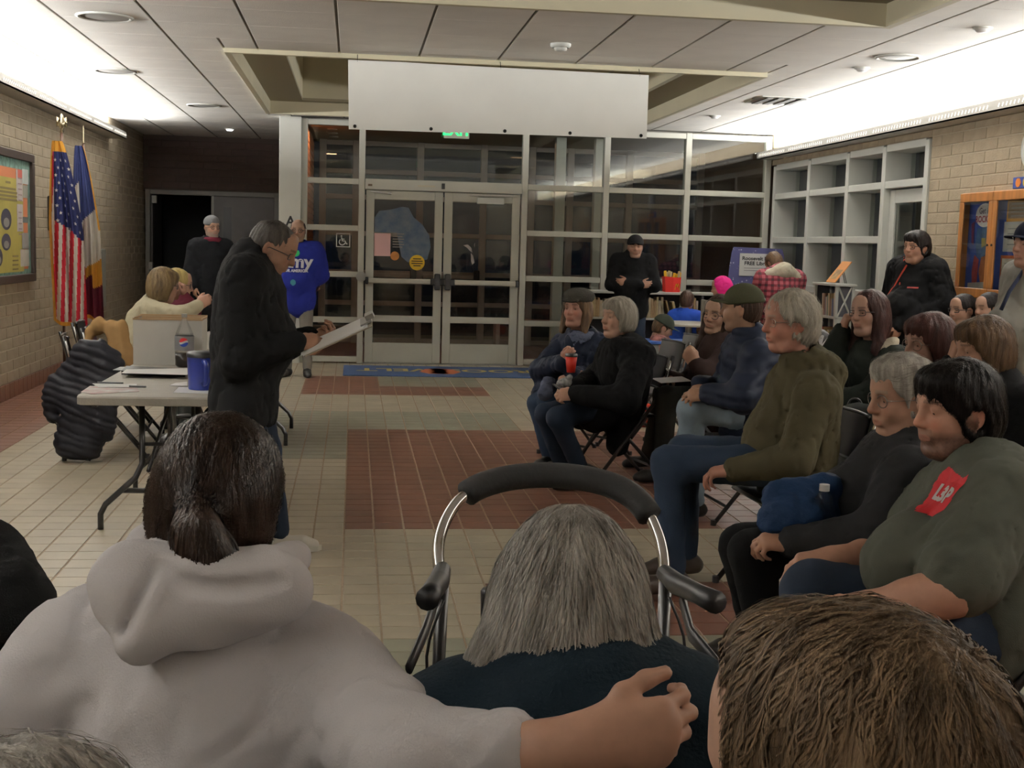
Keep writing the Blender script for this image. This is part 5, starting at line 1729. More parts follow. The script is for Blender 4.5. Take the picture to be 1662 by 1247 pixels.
J = seated(at(1540, 690, 5.95), 186, 1.0, neck=at(1525, 615, 5.9), spread=.03)
J['pel'][2] = .53; J['head'] = at(1507, 560, 5.85)
r, O, Q, hs = person('woman with a reddish brown bob and round glasses in the second row', J, (196, 4, 0), 'f', tone=(0.328, 0.197, 0.148), brow=(.05, .03, .02), hs=1.12, hh=.007, headh=.0045)
top(r, J, CHAR, b=.03, h=.013, extra=collar_prims(J, .025, .085, .0))
soft('shirt_collar', collar_prims(J, .016, .072, .045), .008, cloth('pale_blue_shirt', (.22, .26, .33)), r)
bottoms(r, J, DGP)
for k in 'LR': shoe(J, k, SHOE, r)
add_hair(r, O, Q, hs, 'bob', H_RED, .0055, st=800, ln=.10, label='reddish brown bob', seed=5)
add_glasses(r, O, Q, hs, SILV, th=.0017, r=.023)
sit_chair(J, 'black folding chair under the woman with the reddish bob')

J = seated(at(1640, 730, 5.55), 186, 1.0, neck=at(1625, 625, 5.5), spread=.03)
J['pel'][2] = .53; J['head'] = at(1595, 569, 5.5)
J['elR'] = at(1560, 640, 5.65); J['wrR'] = at(1545, 590, 5.6); J['hdR'] = nrm(A(.1, -.1, 1)); J['hbR'] = nrm(A(-1, .2, .2))
r, O, Q, hs = person('woman with a brown bob in a black top holding her hand to her mouth', J, (184, 8, 0), 'f', tone=(0.394, 0.230, 0.164), brow=(.06, .04, .03), hs=1.12, hh=.006, headh=.0045, pose={'R': 'fist', 'L': 'relaxed'})
top(r, J, BLK2, b=.03, h=.013, extra=collar_prims(J, .02, .08, .0))
bottoms(r, J, DGP)
for k in 'LR': shoe(J, k, SHOE, r)
add_hair(r, O, Q, hs, 'bob', H_BRN, .0055, st=900, ln=.10, label='layered brown bob', seed=6)
sit_chair(J, 'black folding chair under the woman with the brown bob')

for i, (hx, hy, dp, yw, lab, gl) in enumerate(((1562, 504, 9.5, 192, 'dark-haired man with black glasses seated near the display case', 1), (1604, 502, 9.35, 188, 'dark-haired person seated behind the standing man in grey', 0))):
    hd = at(hx, hy, dp)
    J = seated(A(hd[0] + .10, hd[1], .53), yw, .98, lean=-.02); dl = hd - J['head']; J['head'] = hd; J['neck'] = J['neck'] + A(0, 0, dl[2])
    r, O, Q, hs = person(lab, J, (yw + 4, 4, 0), 'm', tone=(0.377, 0.221, 0.156), beard=(.06, .04, .03), beard_f=.5 * gl, hh=.008, headh=.0055, hs=.96)
    top(r, J, CHAR, b=.025, h=.014)
    bottoms(r, J, DGP)
    for k in 'LR': shoe(J, k, SHOE, r)
    add_hair(r, O, Q, hs, 'short', H_BLK, .006)
    if gl: add_glasses(r, O, Q, hs, BLACK, rect=True, th=.003)
    sit_chair(J, ('black folding chair under the man with black glasses', 'black folding chair under the person behind the man in grey')[i])

# ------------------------------------------------------------------ 8. standing at the right
J = standing((4.08, 7.05), 186, 1.0); J['head'] = at(1674, 399, 7.35)
for k in 'LR': J['el' + k] = J['el' + k] + J['F'] * .05
r, O, Q, hs = person('man in a grey sweatshirt and navy cap standing at the right edge', J, (192, 0, 0), 'm', tone=(0.377, 0.213, 0.156), hs=1.05, hh=.007, headh=.0045)
gs = top(r, J, GRYS, 'sweatshirt', b=.045, hem=.12, belly=.10, h=.012, disp=folds(.010, .1, 4), extra=collar_prims(J, .02, .078, .02))
bottoms(r, J, DENIM)
for k in 'LR': shoe(J, k, SHOE, r)
add_hair(r, O, Q, hs, 'crop', H_GB, .006)
add_cap(r, O, Q, hs, cloth('navy_cap', (.012, .014, .026)), size=1.2)
st_ = MB(); st_.tube([J['neck'] + J['R'] * -.03 + J['F'] * .10 + A(0, 0, .0) - A(r.location), J['neck'] + J['F'] * .23 - J['R'] * .06 - A(0, 0, .16) - A(r.location), J['neck'] + J['F'] * .27 - J['R'] * .05 - A(0, 0, .27) - A(r.location)], .012, 6); st_.build('lanyard', cloth('navy_strap', (.03, .035, .06)), r, True)

J = standing((4.80, 10.2), 205, .99); J['head'] = at(1487, 402, 10.55)
for k, g in (('L', -1), ('R', 1)): J['el' + k] = J['el' + k] + J['R'] * g * .06; J['wr' + k] = J['pel'] + J['F'] * .24 + J['R'] * g * .04 - A(0, 0, .02)
r, O, Q, hs = person('heavyset man with glasses in a black jacket with red trim standing by the side door', J, (206, 2, 0), 'm', tone=(0.377, 0.205, 0.139), brow=(.02, .015, .01), hs=1.05, hh=.007, headh=.0055)
bj = top(r, J, BLK, b=.062, hem=.16, belly=.12, h=.012, disp=folds(.012, .1, 8), extra=hood_prims(J, .14, .10, .05, .0))
zp = MB()
soft('red_lining', [RC(J['neck'] + J['F'] * .10 + J['R'] * q * .05, J['neck'] + J['F'] * .06 + J['R'] * q * .085 + A(0, 0, .03), .022, .02) for q in (-1, 1)] + [RC(J['neck'] + J['F'] * .105 + J['R'] * .045, J['neck'] + J['F'] * .20 + J['R'] * .015 - A(0, 0, .22), .014, .011, s=.01), RC(J['neck'] + J['F'] * .20 + J['R'] * .015 - A(0, 0, .22), J['neck'] + J['F'] * .285 - A(0, 0, .34), .011, .011, s=.01)], .006, cloth('red_trim', (.35, .05, .03)), r)
bottoms(r, J, DGP)
for k in 'LR': shoe(J, k, SHOE, r)
add_hair(r, O, Q, hs, 'mop', H_BLK, .006, label='straight black hair')
add_glasses(r, O, Q, hs, BLACK, rect=True, th=.0025)
decal_on(r, bj, text_mesh('lllllll', .05, .003), J['neck'] + J['F'] * .3 - J['R'] * .10 - A(0, 0, .22), -J['R'], A(0, 0, 1), mat('red_stitch', (.35, .05, .04), .7), 'chest_stitching', .004) if False else None
pm = patch_mesh([(-.04, 0), (.04, 0), (.04, .012), (-.04, .012)], .004); decal_on(r, bj, pm, J['neck'] + J['F'] * .3 - J['R'] * .11 - A(0, 0, .22), -J['R'], A(0, 0, 1), mat('red_stitch', (.35, .05, .04), .7), 'chest_stitching', .004)

zs = patch_mesh([(-.009, -.24), (.009, -.24), (.009, .10), (-.009, .10)], .006); zv = nrm(A(0, 0, 1) - J['R'] * .42)
decal_on(r, bj, zs, J['neck'] + J['F'] * .2 - A(0, 0, .12) + J['R'] * .03, nrm(np.cross(zv, J['F'])), zv, cloth('red_trim', (.35, .05, .03)), 'red_zip', .005)

J = standing((3.18, 14.05), -97, .97); J['head'] = at(1031, 402, 14.2)
c = J['neck'] - A(0, 0, .33) + J['F'] * .20
J['elL'] = J['shL'] - A(0, 0, .27) - J['R'] * .07 + J['F'] * .08; J['elR'] = J['shR'] - A(0, 0, .27) + J['R'] * .07 + J['F'] * .08
J['wrL'] = c + J['R'] * .07 + A(0, 0, .02); J['wrR'] = c - J['R'] * .07 + J['F'] * .02; J['hdL'] = nrm(J['R'] + A(0, 0, .1)); J['hdR'] = nrm(-J['R'] + A(0, 0, .1)); J['hbL'] = J['F']; J['hbR'] = J['F']
r, O, Q, hs = person('man in a black cap and black jacket standing with folded arms before the bookshelf', J, (-100, 0, 0), 'm', tone=(0.361, 0.205, 0.148), beard=(.10, .07, .05), beard_f=.4, hh=.008, headh=.0065)
top(r, J, BLK2, b=.035, hem=.1, belly=.05, h=.013, extra=collar_prims(J, .02, .075, .03))
bottoms(r, J, DENIM)
for k in 'LR': shoe(J, k, SHOE, r)
add_hair(r, O, Q, hs, 'crop', H_DKB, .007)
add_cap(r, O, Q, hs, cloth('black_cap', (.010, .010, .011)), size=1.2)

# person in plaid bending over the shelf
def plaid():
    m = bpy.data.materials.new('red_plaid'); m.use_nodes = True; N = m.node_tree.nodes; L = m.node_tree.links; b = N['Principled BSDF']; b.inputs['Roughness'].default_value = .9
    tc = N.new('ShaderNodeTexCoord'); sp = N.new('ShaderNodeSeparateXYZ'); L.new(tc.outputs['Object'], sp.inputs[0])
    def stripe(sock, sc):
        mu = N.new('ShaderNodeMath'); mu.operation = 'MULTIPLY'; mu.inputs[1].default_value = sc; L.new(sock, mu.inputs[0])
        s_ = N.new('ShaderNodeMath'); s_.operation = 'SINE'; L.new(mu.outputs[0], s_.inputs[0])
        g = N.new('ShaderNodeMath'); g.operation = 'GREATER_THAN'; g.inputs[1].default_value = .2; L.new(s_.outputs[0], g.inputs[0]); return g.outputs[0]
    a = stripe(sp.outputs['X'], 100); c = stripe(sp.outputs['Z'], 100)
    ad = N.new('ShaderNodeMath'); ad.operation = 'ADD'; L.new(a, ad.inputs[0]); L.new(c, ad.inputs[1])
    dv = N.new('ShaderNodeMath'); dv.operation = 'MULTIPLY'; dv.inputs[1].default_value = .5; L.new(ad.outputs[0], dv.inputs[0])
    rp = N.new('ShaderNodeValToRGB'); e = rp.color_ramp.elements; e[0].color = (.36, .10, .12, 1); e[1].color = (.035, .008, .012, 1); n_ = rp.color_ramp.elements.new(.5); n_.color = (.15, .018, .03, 1)
    L.new(dv.outputs[0], rp.inputs['Fac']); L.new(rp.outputs['Color'], b.inputs['Base Color'])
    return m


J = standing((4.75, 13.55), 92, 1.0)
J['pel'] = A(4.66, 13.35, .93); J['neck'] = at(1268, 443, 13.75); J['T'] = nrm(J['neck'] - J['pel']); J['head'] = at(1256, 428, 14.0)
for k, g in (('L', -1), ('R', 1)):
    J['sh' + k] = J['neck'] - J['T'] * .06 + J['R'] * g * .19; J['el' + k] = J['sh' + k] + A(0, .10, -.25) + J['R'] * g * .05; J['wr' + k] = J['el' + k] + A(0, .2, -.05)
    J['hip' + k] = J['pel'] + J['R'] * g * .085 - A(0, 0, .03)
r, O, Q, hs = person('person in a red plaid shirt with a cream hood bending over the book corner', J, (110, 40, 0), 'f', tone=(0.361, 0.221, 0.156), hh=.008, headh=.007)
top(r, J, plaid(), 'plaid_shirt', b=.045, hem=.05, h=.012, disp=folds(.008, .1, 5))
soft('cream_hood', [RC(J['neck'] - J['R'] * .19 - J['T'] * .02 - J['F'] * .05, J['neck'] - J['T'] * .02 - J['F'] * .10 + A(0, 0, .05), .05, .075, s=.07), RC(J['neck'] - J['T'] * .02 - J['F'] * .10 + A(0, 0, .05), J['neck'] + J['R'] * .22 - J['T'] * .06 - J['F'] * .05, .075, .045, s=.07)] + collar_prims(J, .035, .09, .02), .010, cloth('cream_hood', (.58, .54, .42)), r, folds(.008, .05, 2))
bottoms(r, J, DENIM)
for k in 'LR': shoe(J, k, SHOE, r)
add_hair(r, O, Q, hs, 'short', H_BRN, .007)
# ------------------------------------------------------------------ 9. foreground, seen from behind
# person in the white hoodie, arm round the neighbour
J = seated(A(-.20, 1.66, .53), 84, 1.0, neck=at(342, 962, 1.86), spread=.06)
J['head'] = at(362, 815, 1.86)
J['shL'] = at(145, 1058, 1.84); J['shR'] = at(525, 1105, 1.80)
J['elL'] = at(10, 1180, 1.75); J['wrL'] = at(-20, 1330, 1.95); J['hdL'] = nrm(A(.2, 1, -.2))
J['elR'] = at(675, 1240, 1.57); J['wrR'] = at(962, 1210, 1.50); J['hdR'] = nrm(at(1110, 1185, 1.50) - at(962, 1210, 1.50)); J['hbR'] = nrm(A(-.05, -1, .15))
r, O, Q, hs = person('person with a dark ponytail in a white hooded sweatshirt, arm around the neighbour', J, (74, 4, 0), 'f', tone=(0.410, 0.246, 0.180), hs=.99, bare='R', pose={'R': 'soft', 'L': 'relaxed'}, hh=.0036, headh=.0042, hscale=1.02)
T_, F_, R_ = J['T'], J['F'], J['R']; nk = J['neck']
hood = [RC(at(222, 950, 1.700), at(230, 1040, 1.652), .050, .022, (0, 1, 0), 1.4, s=.05), RC(at(222, 950, 1.695), at(452, 950, 1.715), .046, .040, (0, 1, 0), 1.3, s=.05),
        RC(at(232, 1040, 1.652), at(448, 965, 1.705), .022, .032, (0, 1, 0), 1.2, s=.05), EL(at(320, 975, 1.695), (.115, .040, .050), s=.05)]
rp0 = ((256, 862, 1.90), (242, 885, 1.82), (268, 905, 1.76), (335, 918, 1.725), (420, 918, 1.73), (465, 915, 1.77), (478, 908, 1.86))
rim = [RC(at(*a_), at(*b_), .026, .026, s=.016) for a_, b_ in zip(rp0[:-1], rp0[1:])]
for p_ in rim: p_['s'] = .016


def hoodie_folds(P):
    w2 = waves(P * A(1, 1, .7), .085, 61); d = .007 * waves(P, .11, 11) + .008 * np.exp(-(w2 / .15) ** 2) + .0015 * waves(P, .03, 4)
    # drawn folds running from the shoulders to the arm pits
    for (a, b) in ((at(250, 1000, 1.7), at(20, 1130, 1.7)), (at(235, 1010, 1.7), at(80, 1240, 1.7)), (at(600, 1060, 1.68), at(505, 1240, 1.66)), (at(640, 1120, 1.62), at(560, 1247, 1.6))):
        ba = b - a; h_ = np.clip(((P - a) @ ba) / (ba @ ba), 0, 1); dd = np.linalg.norm(P - a - h_[:, None] * ba, axis=1)
        d = d + .015 * np.exp(-(dd / .028) ** 2) * np.sin(math.pi * np.clip(h_, 0.05, .95))
    return d


hb = top(r, J, WHT, 'hooded_sweatshirt', b=.030, hem=.05, h=.0085, slen=.74, sl_r=.002, disp=hoodie_folds, neckcut=.066, chest=1.04, extra=[RC(J['pel'] - R_ * .16, J['pel'] + R_ * .16, .17, .17, s=.06)])


def crease(P, lines, depth, wd):
    d = 0
    for a, b in lines:
        ba = b - a; h_ = np.clip(((P - a) @ ba) / (ba @ ba), 0, 1); dd = np.linalg.norm((P - a - h_[:, None] * ba) * A(1, .35, 1), axis=1)
        d = np.maximum(d, depth * np.exp(-(dd / wd) ** 2))
    return d


hz = 1.655
hl = [(at(250, 925, hz), at(300, 948, hz)), (at(300, 948, hz), at(365, 958, hz)), (at(365, 958, hz), at(455, 950, hz)), (at(252, 928, hz), at(228, 975, hz)), (at(228, 975, hz), at(208, 1022, hz))]
hr = [(at(262, 945, hz), at(240, 990, hz)), (at(240, 990, hz), at(222, 1040, hz))]
soft('hood', hood + rim + [RC(nk - T_ * .02, J['head'] - F_ * .01 - A(0, 0, .03), .054, .066, op='s', s=.02)], .0068, WHT, r, lambda P: .004 * waves(P, .07, 3) + crease(P, hl, .016, .010) - crease(P, hr, .010, .012))
cf = J['elR'] + (J['wrR'] - J['elR']) * .48
soft('cuff', [RC(cf - nrm(J['wrR'] - J['elR']) * .035, cf + nrm(J['wrR'] - J['elR']) * .012, .056, .053, s=.02)], .006, WHT, r, lambda P: .004 * waves(P, .02, 3))
bottoms(r, J, DENIM)
for k in 'LR': shoe(J, k, SHOE, r)
tie = A(.016, -.134, .010)
ptail = [RC((.014, -.112, .012), tie, .028, .018, s=.03), RC(tie, (.026, -.156, -.022), .014, .034, s=.010), RC((.026, -.156, -.022), (.040, -.154, -.062), .036, .042, (0, 1, 0), 1.25, s=.02), RC((.040, -.154, -.062), (.058, -.142, -.086), .038, .016, s=.02),
         EL((.0, -.07, -.045), (.074, .045, .045), s=.03), RC((-.09, -.03, -.05), (-.112, -.03, -.095), .010, .004, s=.02)]


def pflow(p):
    d = tie - p; d = d / (np.linalg.norm(d, axis=1, keepdims=True) + 1e-9) + A(0, 0, -.15)
    tail = (p[:, 2] < .004) & (p[:, 1] < -.125)
    d[tail] = vec(.2 + (p[tail, 0] - .035) * 12, .1, -1.0)
    return d


add_hair(r, O, Q, hs, 'ponytail', hair_mat('espresso', (.036, .022, .016), (.011, .0065, .005), .34), .0048, extra=ptail, st=3600, ln=.11, flow=pflow, seed=9, label='dark brown hair tied in a low ponytail', amp=.0028, width=.0011, lift=.0025)
MB().tube([O + Q @ (tie + .024 * A(math.cos(t), .25 * math.sin(t), math.sin(t))) * hs - A(r.location) for t in np.linspace(0, 2 * math.pi, 13)[:-1]], .005, 6, closed=True).build('hair_tie', H_DKB, r, True)
w0 = J['wrR'] - nrm(J['wrR'] - J['elR']) * .005; ua = nrm(np.cross(J['hdR'], A(0, 0, 1))); ub = nrm(np.cross(ua, J['hdR']))
MB().tube([w0 - A(r.location) + ua * .030 * math.cos(t) + ub * .037 * math.sin(t) for t in np.linspace(0, 2 * math.pi, 21)[:-1]], .0014, 6, closed=True).build('bracelet', CHROME, r, True)
sit_chair(J, 'black folding chair under the person in the white hooded sweatshirt')

# long grey hair, teal jacket
J = seated(A(.36, 1.56, .52), 86, .98, neck=at(932, 1095, 1.72), spread=.05)
J['head'] = at(922, 972, 1.78)
J['shL'] = at(735, 1195, 1.70); J['shR'] = at(1108, 1190, 1.68)
J['elL'] = at(690, 1330, 1.75); J['elR'] = at(1150, 1320, 1.72)
for k, g in (('L', -1), ('R', 1)): J['wr' + k] = J['pel'] + J['F'] * .25 + J['R'] * g * .06 + A(0, 0, .1)
r, O, Q, hs = person('woman with long straight silver hair in a dark teal jacket seated behind the rollator', J, (82, 14, 0), 'f', hs=.97, headh=.0055)
tj = top(r, J, TEAL, b=.036, hem=.04, h=.0095, disp=lambda P: .006 * waves(P, .09, 12) + .003 * waves(P, .03, 5), extra=collar_prims(J, .026, .085, .015) + [RC(at(700, 1170, 1.72), at(745, 1145, 1.72), .03, .035, s=.05), RC(at(1140, 1165, 1.70), at(1090, 1140, 1.70), .03, .035, s=.05)])
bottoms(r, J, BLK2)
for k in 'LR': shoe(J, k, SHOE, r)


def gflow(p):
    return vec(p[:, 0] * 5.0 + np.where(p[:, 0] > 0, .25, -.25), -.35, -1.0 + .5 * np.maximum(0, p[:, 2]))


add_hair(r, O, Q, hs, 'longgrey', hair_mat('pewter', (.44, .42, .39), (.16, .148, .132), .36), .0048, st=5000, ln=.15, flow=gflow, seed=21, label='long straight silver hair', amp=.003, width=.0011, lift=.003)
sit_chair(J, 'black folding chair under the woman with long silver hair')

# brown-haired head close at the lower right
hd = at(1382, 1292, 1.02)
J = seated(A(hd[0] + .05, hd[1] - .12, .53), 110, 1.0)
dl = hd - J['head']; J['head'] = hd; J['neck'] = J['neck'] + A(dl[0] * .8, dl[1] * .8, dl[2])
for k in 'LR': J['sh' + k] = J['sh' + k] + A(0, 0, dl[2])
r, O, Q, hs = person('person with short tousled brown hair close to the camera at the lower right', J, (128, 10, 0), 'm', tone=(0.426, 0.262, 0.197), hs=1.16, headh=.0045)
top(r, J, BLK, b=.025, h=.013)
bottoms(r, J, DGP)
for k in 'LR': shoe(J, k, SHOE, r)


def cflow(p):
    d = p - A(.01, -.075, .075); r_ = np.linalg.norm(d, axis=1) + .02
    return vec((d[:, 0] - .35 * d[:, 1]) / r_, (d[:, 1] + .35 * d[:, 0]) / r_, .6 * d[:, 2] / r_ - .1)


cut_ = [EL((s_ * .085, .012, -.015), (.024, .032, .040), op='s', s=.008) for s_ in (-1, 1)]
chair_prims = [EL((0, -.016, .037), (.088, .110, .101)), EL((0, -.035, -.02), (.085, .088, .095), s=.03), EL((.02, .05, .10), (.055, .045, .03), s=.03), EL((0, .118, -.055), (.072, .078, .125), op='s', s=.015)] + cut_ + [EL((0, .075, -.14), (.12, .12, .10), op='s', s=.01)]
add_hair(r, O, Q, hs, chair_prims, hair_mat('chestnut', (.150, .100, .058), (.055, .036, .021), .55), .005, st=4200, ln=.055, flow=cflow, seed=31, label='short tousled brown hair', amp=.0035, width=.0010, lift=.0028, jt=.10)
sit_chair(J, 'black folding chair under the person close at the lower right')

# dark sleeve at the left edge
J = seated(A(-.88, 2.1, .53), 88, 1.0, neck=at(-150, 880, 2.25)); J['head'] = J['neck'] + A(0, .05, .17)
J['shR'] = at(-30, 930, 2.22); J['elR'] = at(5, 985, 2.12); J['wrR'] = at(-90, 1060, 2.4); J['shL'] = J['shR'] - A(.36, 0, 0)
r, O, Q, hs = person('person in black whose sleeve shows at the left edge beside the white sweatshirt', J, (88, 0, 0), 'm', headh=.0055)
top(r, J, BLK, b=.03, h=.011, disp=folds(.010, .07, 3))
bottoms(r, J, DGP)
for k in 'LR': shoe(J, k, SHOE, r)
add_hair(r, O, Q, hs, 'short', H_DKB, .007)
sit_chair(J, 'black folding chair under the person in black at the left edge')

# top of a grey head at the lower left corner
hd = at(15, 1500, .93)
J = seated(A(hd[0], hd[1] - .05, .50), 80, .85); dl = hd - J['head']; J['head'] = hd; J['neck'] = J['neck'] + A(dl[0], dl[1], dl[2])
for k in 'LR': J['sh' + k] = J['sh' + k] + A(0, 0, dl[2])
r, O, Q, hs = person('person with pale grey hair whose crown shows in the lower left corner', J, (80, 5, 0), 'f', hs=1.0, headh=.0055)
top(r, J, CHAR, b=.02, h=.013)
bottoms(r, J, DGP)
for k in 'LR': shoe(J, k, SHOE, r)
add_hair(r, O, Q, hs, 'bowl', H_SLV, .006, st=1800, ln=.09, flow=gflow, seed=41, label='pale grey hair', lift=.006)
sit_chair(J, 'black folding chair under the grey-haired person in the lower left corner')

# ------------------------------------------------------------------ 10. children at the little table
def child(label, hd, yaw, s, seat, topm, topname, look, hood=None, hair=None, cap=None, disp=None):
    J = seated(A(hd[0] - .02 * math.cos(math.radians(yaw)), hd[1] - .02 * math.sin(math.radians(yaw)), seat), yaw, s)
    dl = hd - J['head']
    for k in ('head', 'neck', 'shL', 'shR', 'elL', 'elR'): J[k] = J[k] + A(dl[0], dl[1], dl[2]) * (1 if k in ('head', 'neck') else .9)
    for k in 'LR': J['an' + k] = J['kn' + k] * A(1, 1, 0) + A(0, 0, max(.06, seat - .36 * s))
    r, O, Q, hs = person(label, J, look, 'c', hs=.9, hh=.008, headh=.007, cat='child')
    top(r, J, topm, topname, b=.03, h=.012, disp=disp or folds(.008, .08, 3))
    bottoms(r, J, DENIM)
    for k in 'LR': shoe(J, k, SHOE, r)
    if hood: soft('hood', xf([EL((0, -.02, .02), (.108, .125, .125)), RC((0, -.05, -.06), (0, -.08, -.14), .07, .07, s=.05), EL((0, .12, -.01), (.075, .09, .10), op='s', s=.02)], O, Q, hs), .008, hood, r, folds(.006, .05, 2))
    if hair: add_hair(r, O, Q, hs, 'short', hair, .007)
    if cap: add_cap(r, O, Q, hs, cap, size=1.3)
    return r


PINKJ = cloth('hot_pink', (.80, .035, .28), .6)
child('child in a bright pink hooded jacket near the book corner', at(1170, 468, 13.2), 175, .75, .55, PINKJ, 'jacket', (175, 10, 0), hood=PINKJ)
child('boy in a bright blue jacket seated at the little table with his back turned', at(1115, 489, 13.7), 60, .75, .45, cloth('bright_blue', (.02, .07, .42), .6), 'jacket', (60, 10, 0), hair=H_DKB)
child('small child in a dark green cap and pink camouflage top', at(1076, 533, 12.0), -10, .62, .38, cloth('pink_camo', (.50, .22, .20), col2=(.06, .035, .03), nscale=16), 'top', (-5, 25, 0), hair=H_BRN, cap=cloth('dark_green_cap', (.022, .027, .020)))

# ------------------------------------------------------------------ 11. the rollator
t = thing('rollator', 'chrome rollator walker with a padded black backrest in front of the silver-haired woman', 'walker', (.40, 2.35, 0))
L0 = A(t.location)
pt = lambda x, y, d: at(x, y, d) - L0
lp_, rp_ = (720, 955), (1080, 950)
arch = [pt(716, 950, 2.33), pt(711, 905, 2.36), pt(714, 872, 2.40), pt(727, 838, 2.44), pt(750, 808, 2.47), pt(785, 787, 2.50), pt(840, 774, 2.52), pt(905, 772, 2.53), pt(965, 780, 2.52), pt(1015, 798, 2.50), pt(1048, 828, 2.47), pt(1068, 868, 2.43), pt(1077, 905, 2.39), pt(1079, 945, 2.34)]


def smooth(P, n=4):
    P = [A(p) for p in P]; out = []
    for i in range(len(P) - 1):
        p0, p1, p2, p3 = P[max(i - 1, 0)], P[i], P[i + 1], P[min(i + 2, len(P) - 1)]
        for k in range(n):
            u_ = k / n; out.append(.5 * ((2 * p1) + (-p0 + p2) * u_ + (2 * p0 - 5 * p1 + 4 * p2 - p3) * u_ ** 2 + (-p0 + 3 * p1 - 3 * p2 + p3) * u_ ** 3))
    return out + [P[-1]]


MB().tube(smooth(arch), .0115, 12).build('backrest_bar', CHROME, t, True)
foam = smooth(arch)[17:42]
MB().tube(foam, .026, 14).build('foam_pad', mat('black_foam', (.010, .010, .010), .8, bump=.3, bscale=40), t, True)
for (bx, g, yy) in ((718, -1, 950), (1080, 1, 945)):
    a = pt(bx, yy, 2.33); low = A(a[0] + g * .02, a[1] + .10, .10 - 0)
    MB().tube([a, A(a[0] + g * .005, a[1] + .02, .60), A(a[0] + g * .02, a[1] + .04, .30), A(a[0] + g * .03, a[1] - .02, .12)], .0125, 10).build('leg', BLACKM, t, True)
    MB().tube([A(a[0] + g * .005, a[1] + .02, .55), A(a[0] + g * .01, a[1] + .30, .30), A(a[0] + g * .02, a[1] + .42, .12)], .0125, 10).build('leg', CHROME, t, True)
    for dy in (-.02, .42):
        MB().lathe([(.02, -.016), (.085, -.018), (.095, -.010), (.095, .010), (.085, .018), (.02, .016)], (a[0] + g * .035, a[1] + dy, .095), 20, 'x').build('wheel', BLACK, t, True)
    # hand grip and brake lever
    if g < 0: gp = [pt(718, 925, 2.33), pt(712, 945, 2.25), pt(700, 962, 2.10), pt(694, 972, 2.02)]; lv = [pt(706, 978, 2.24), pt(690, 1025, 2.12), pt(664, 1085, 2.02)]
    else: gp = [pt(1078, 930, 2.33), pt(1098, 948, 2.27), pt(1135, 965, 2.17), pt(1162, 978, 2.10)]; lv = [pt(1108, 975, 2.26), pt(1122, 1030, 2.16), pt(1165, 1080, 2.04)]
    MB().tube(gp, [.016, .020, .018, .020], 12).build('hand_grip', BLACK, t, True)
    MB().tube(lv, [.013, .015, .012], 10, r2=.007).build('brake_lever', BLACK, t, True)
    cb_ = [a + A(0, -.03, -.02), a + A(g * .03, -.05, -.12), a + A(g * .01, .0, -.28), a + A(g * .01, .02, -.40)]
    MB().tube(smooth(cb_), .003, 6).build('brake_cable', BLACK, t, True)
MB().rbox(-.21, .26, -.02, .26, .50, .53, .01).build('seat', BLACK, t)
MB().tube([A(-.23, .06, .40), A(.27, .06, .40)], .010, 8).build('crossbar', BLACKM, t)
b0 = pt(795, 985, 2.30)
MB().lathe([(.016, -.05), (.018, .03), (.014, .035)], tuple(b0), 12).build('cane_holder', BLACK, t, True)
# ------------------------------------------------------------------ 12. tables and what stands on them
def folding_table(label, x0, x1, y0, y1, h=.735):
    cx_, cy_ = (x0 + x1) / 2, (y0 + y1) / 2; w2, l2 = (x1 - x0) / 2, (y1 - y0) / 2
    t = thing('folding_table', label, 'table', (cx_, cy_, 0), 0, 'folding tables')
    TOP = mat('grey_plastic_top', (.33, .31, .27), .55, var=.06, nscale=12, bump=.15, bscale=120)
    rr = .05; pts = []
    for cxs, cys, a0 in ((w2 - rr, l2 - rr, 0), (-w2 + rr, l2 - rr, 90), (-w2 + rr, -l2 + rr, 180), (w2 - rr, -l2 + rr, 270)):
        for a in (0, 22, 45, 68, 90): pts.append((cxs + rr * math.cos(math.radians(a0 + a)), cys + rr * math.sin(math.radians(a0 + a))))
    tp = MB(); n = len(pts)
    rings = [(.985, h - .045), (1.0, h - .040), (1.0, h - .008), (.992, h)]
    V = []
    for s_, z in rings: V += [(x * s_, y * s_, z) for x, y in pts]
    F = [tuple(range(n - 1, -1, -1)), tuple(range(3 * n, 4 * n))] + [(r_ * n + i, r_ * n + (i + 1) % n, (r_ + 1) * n + (i + 1) % n, (r_ + 1) * n + i) for r_ in range(3) for i in range(n)]
    tp._add(V, F); tp.build('table_top', TOP, t)
    for g in (-1, 1):
        yl = g * (l2 - .42)
        for q in (-1, 1):
            MB().tube([(q * .14, yl, h - .05), (q * .14, yl, .34), (q * .17, yl - g * -.02, .27), (q * .32, yl + g * .02, .13), (q * .345, yl + g * .02, .08), (q * .345, yl + g * .02, .0)], .0155, 10).build('leg', BLACKM, t, True)
        MB().tube([(-.25, yl + g * .01, .20), (.25, yl + g * .01, .20)], .014, 8).build('crossbar', BLACKM, t, True)
        for q in (-.05, .05):
            MB().tube([(q, yl - g * .55, h - .055), (q * 2.2, yl, .30)], .011, 8).build('brace', BLACKM, t, True)
        MB().tube([(-.16, yl, .44), (.16, yl, .44)], .010, 8).build('crossbar', BLACKM, t, True)
        MB().rbox(-.16, .16, yl - .03, yl + .03, h - .07, h - .045, .005).build('hinge_plate', STEEL, t)
    for q in (-1, 1):
        MB().box(q * w2 * .82 - .012, q * w2 * .82 + .012, -l2 + .1, l2 - .1, h - .065, h - .044).build('side_rail', BLACKM, t)
    return t


folding_table('grey folding table with a white box and papers beside the standing man', -1.30, -.54, 6.06, 7.89)
folding_table('grey folding table farther back, mostly hidden behind the white box', -1.20, -.44, 8.75, 10.4)
TZ = .736

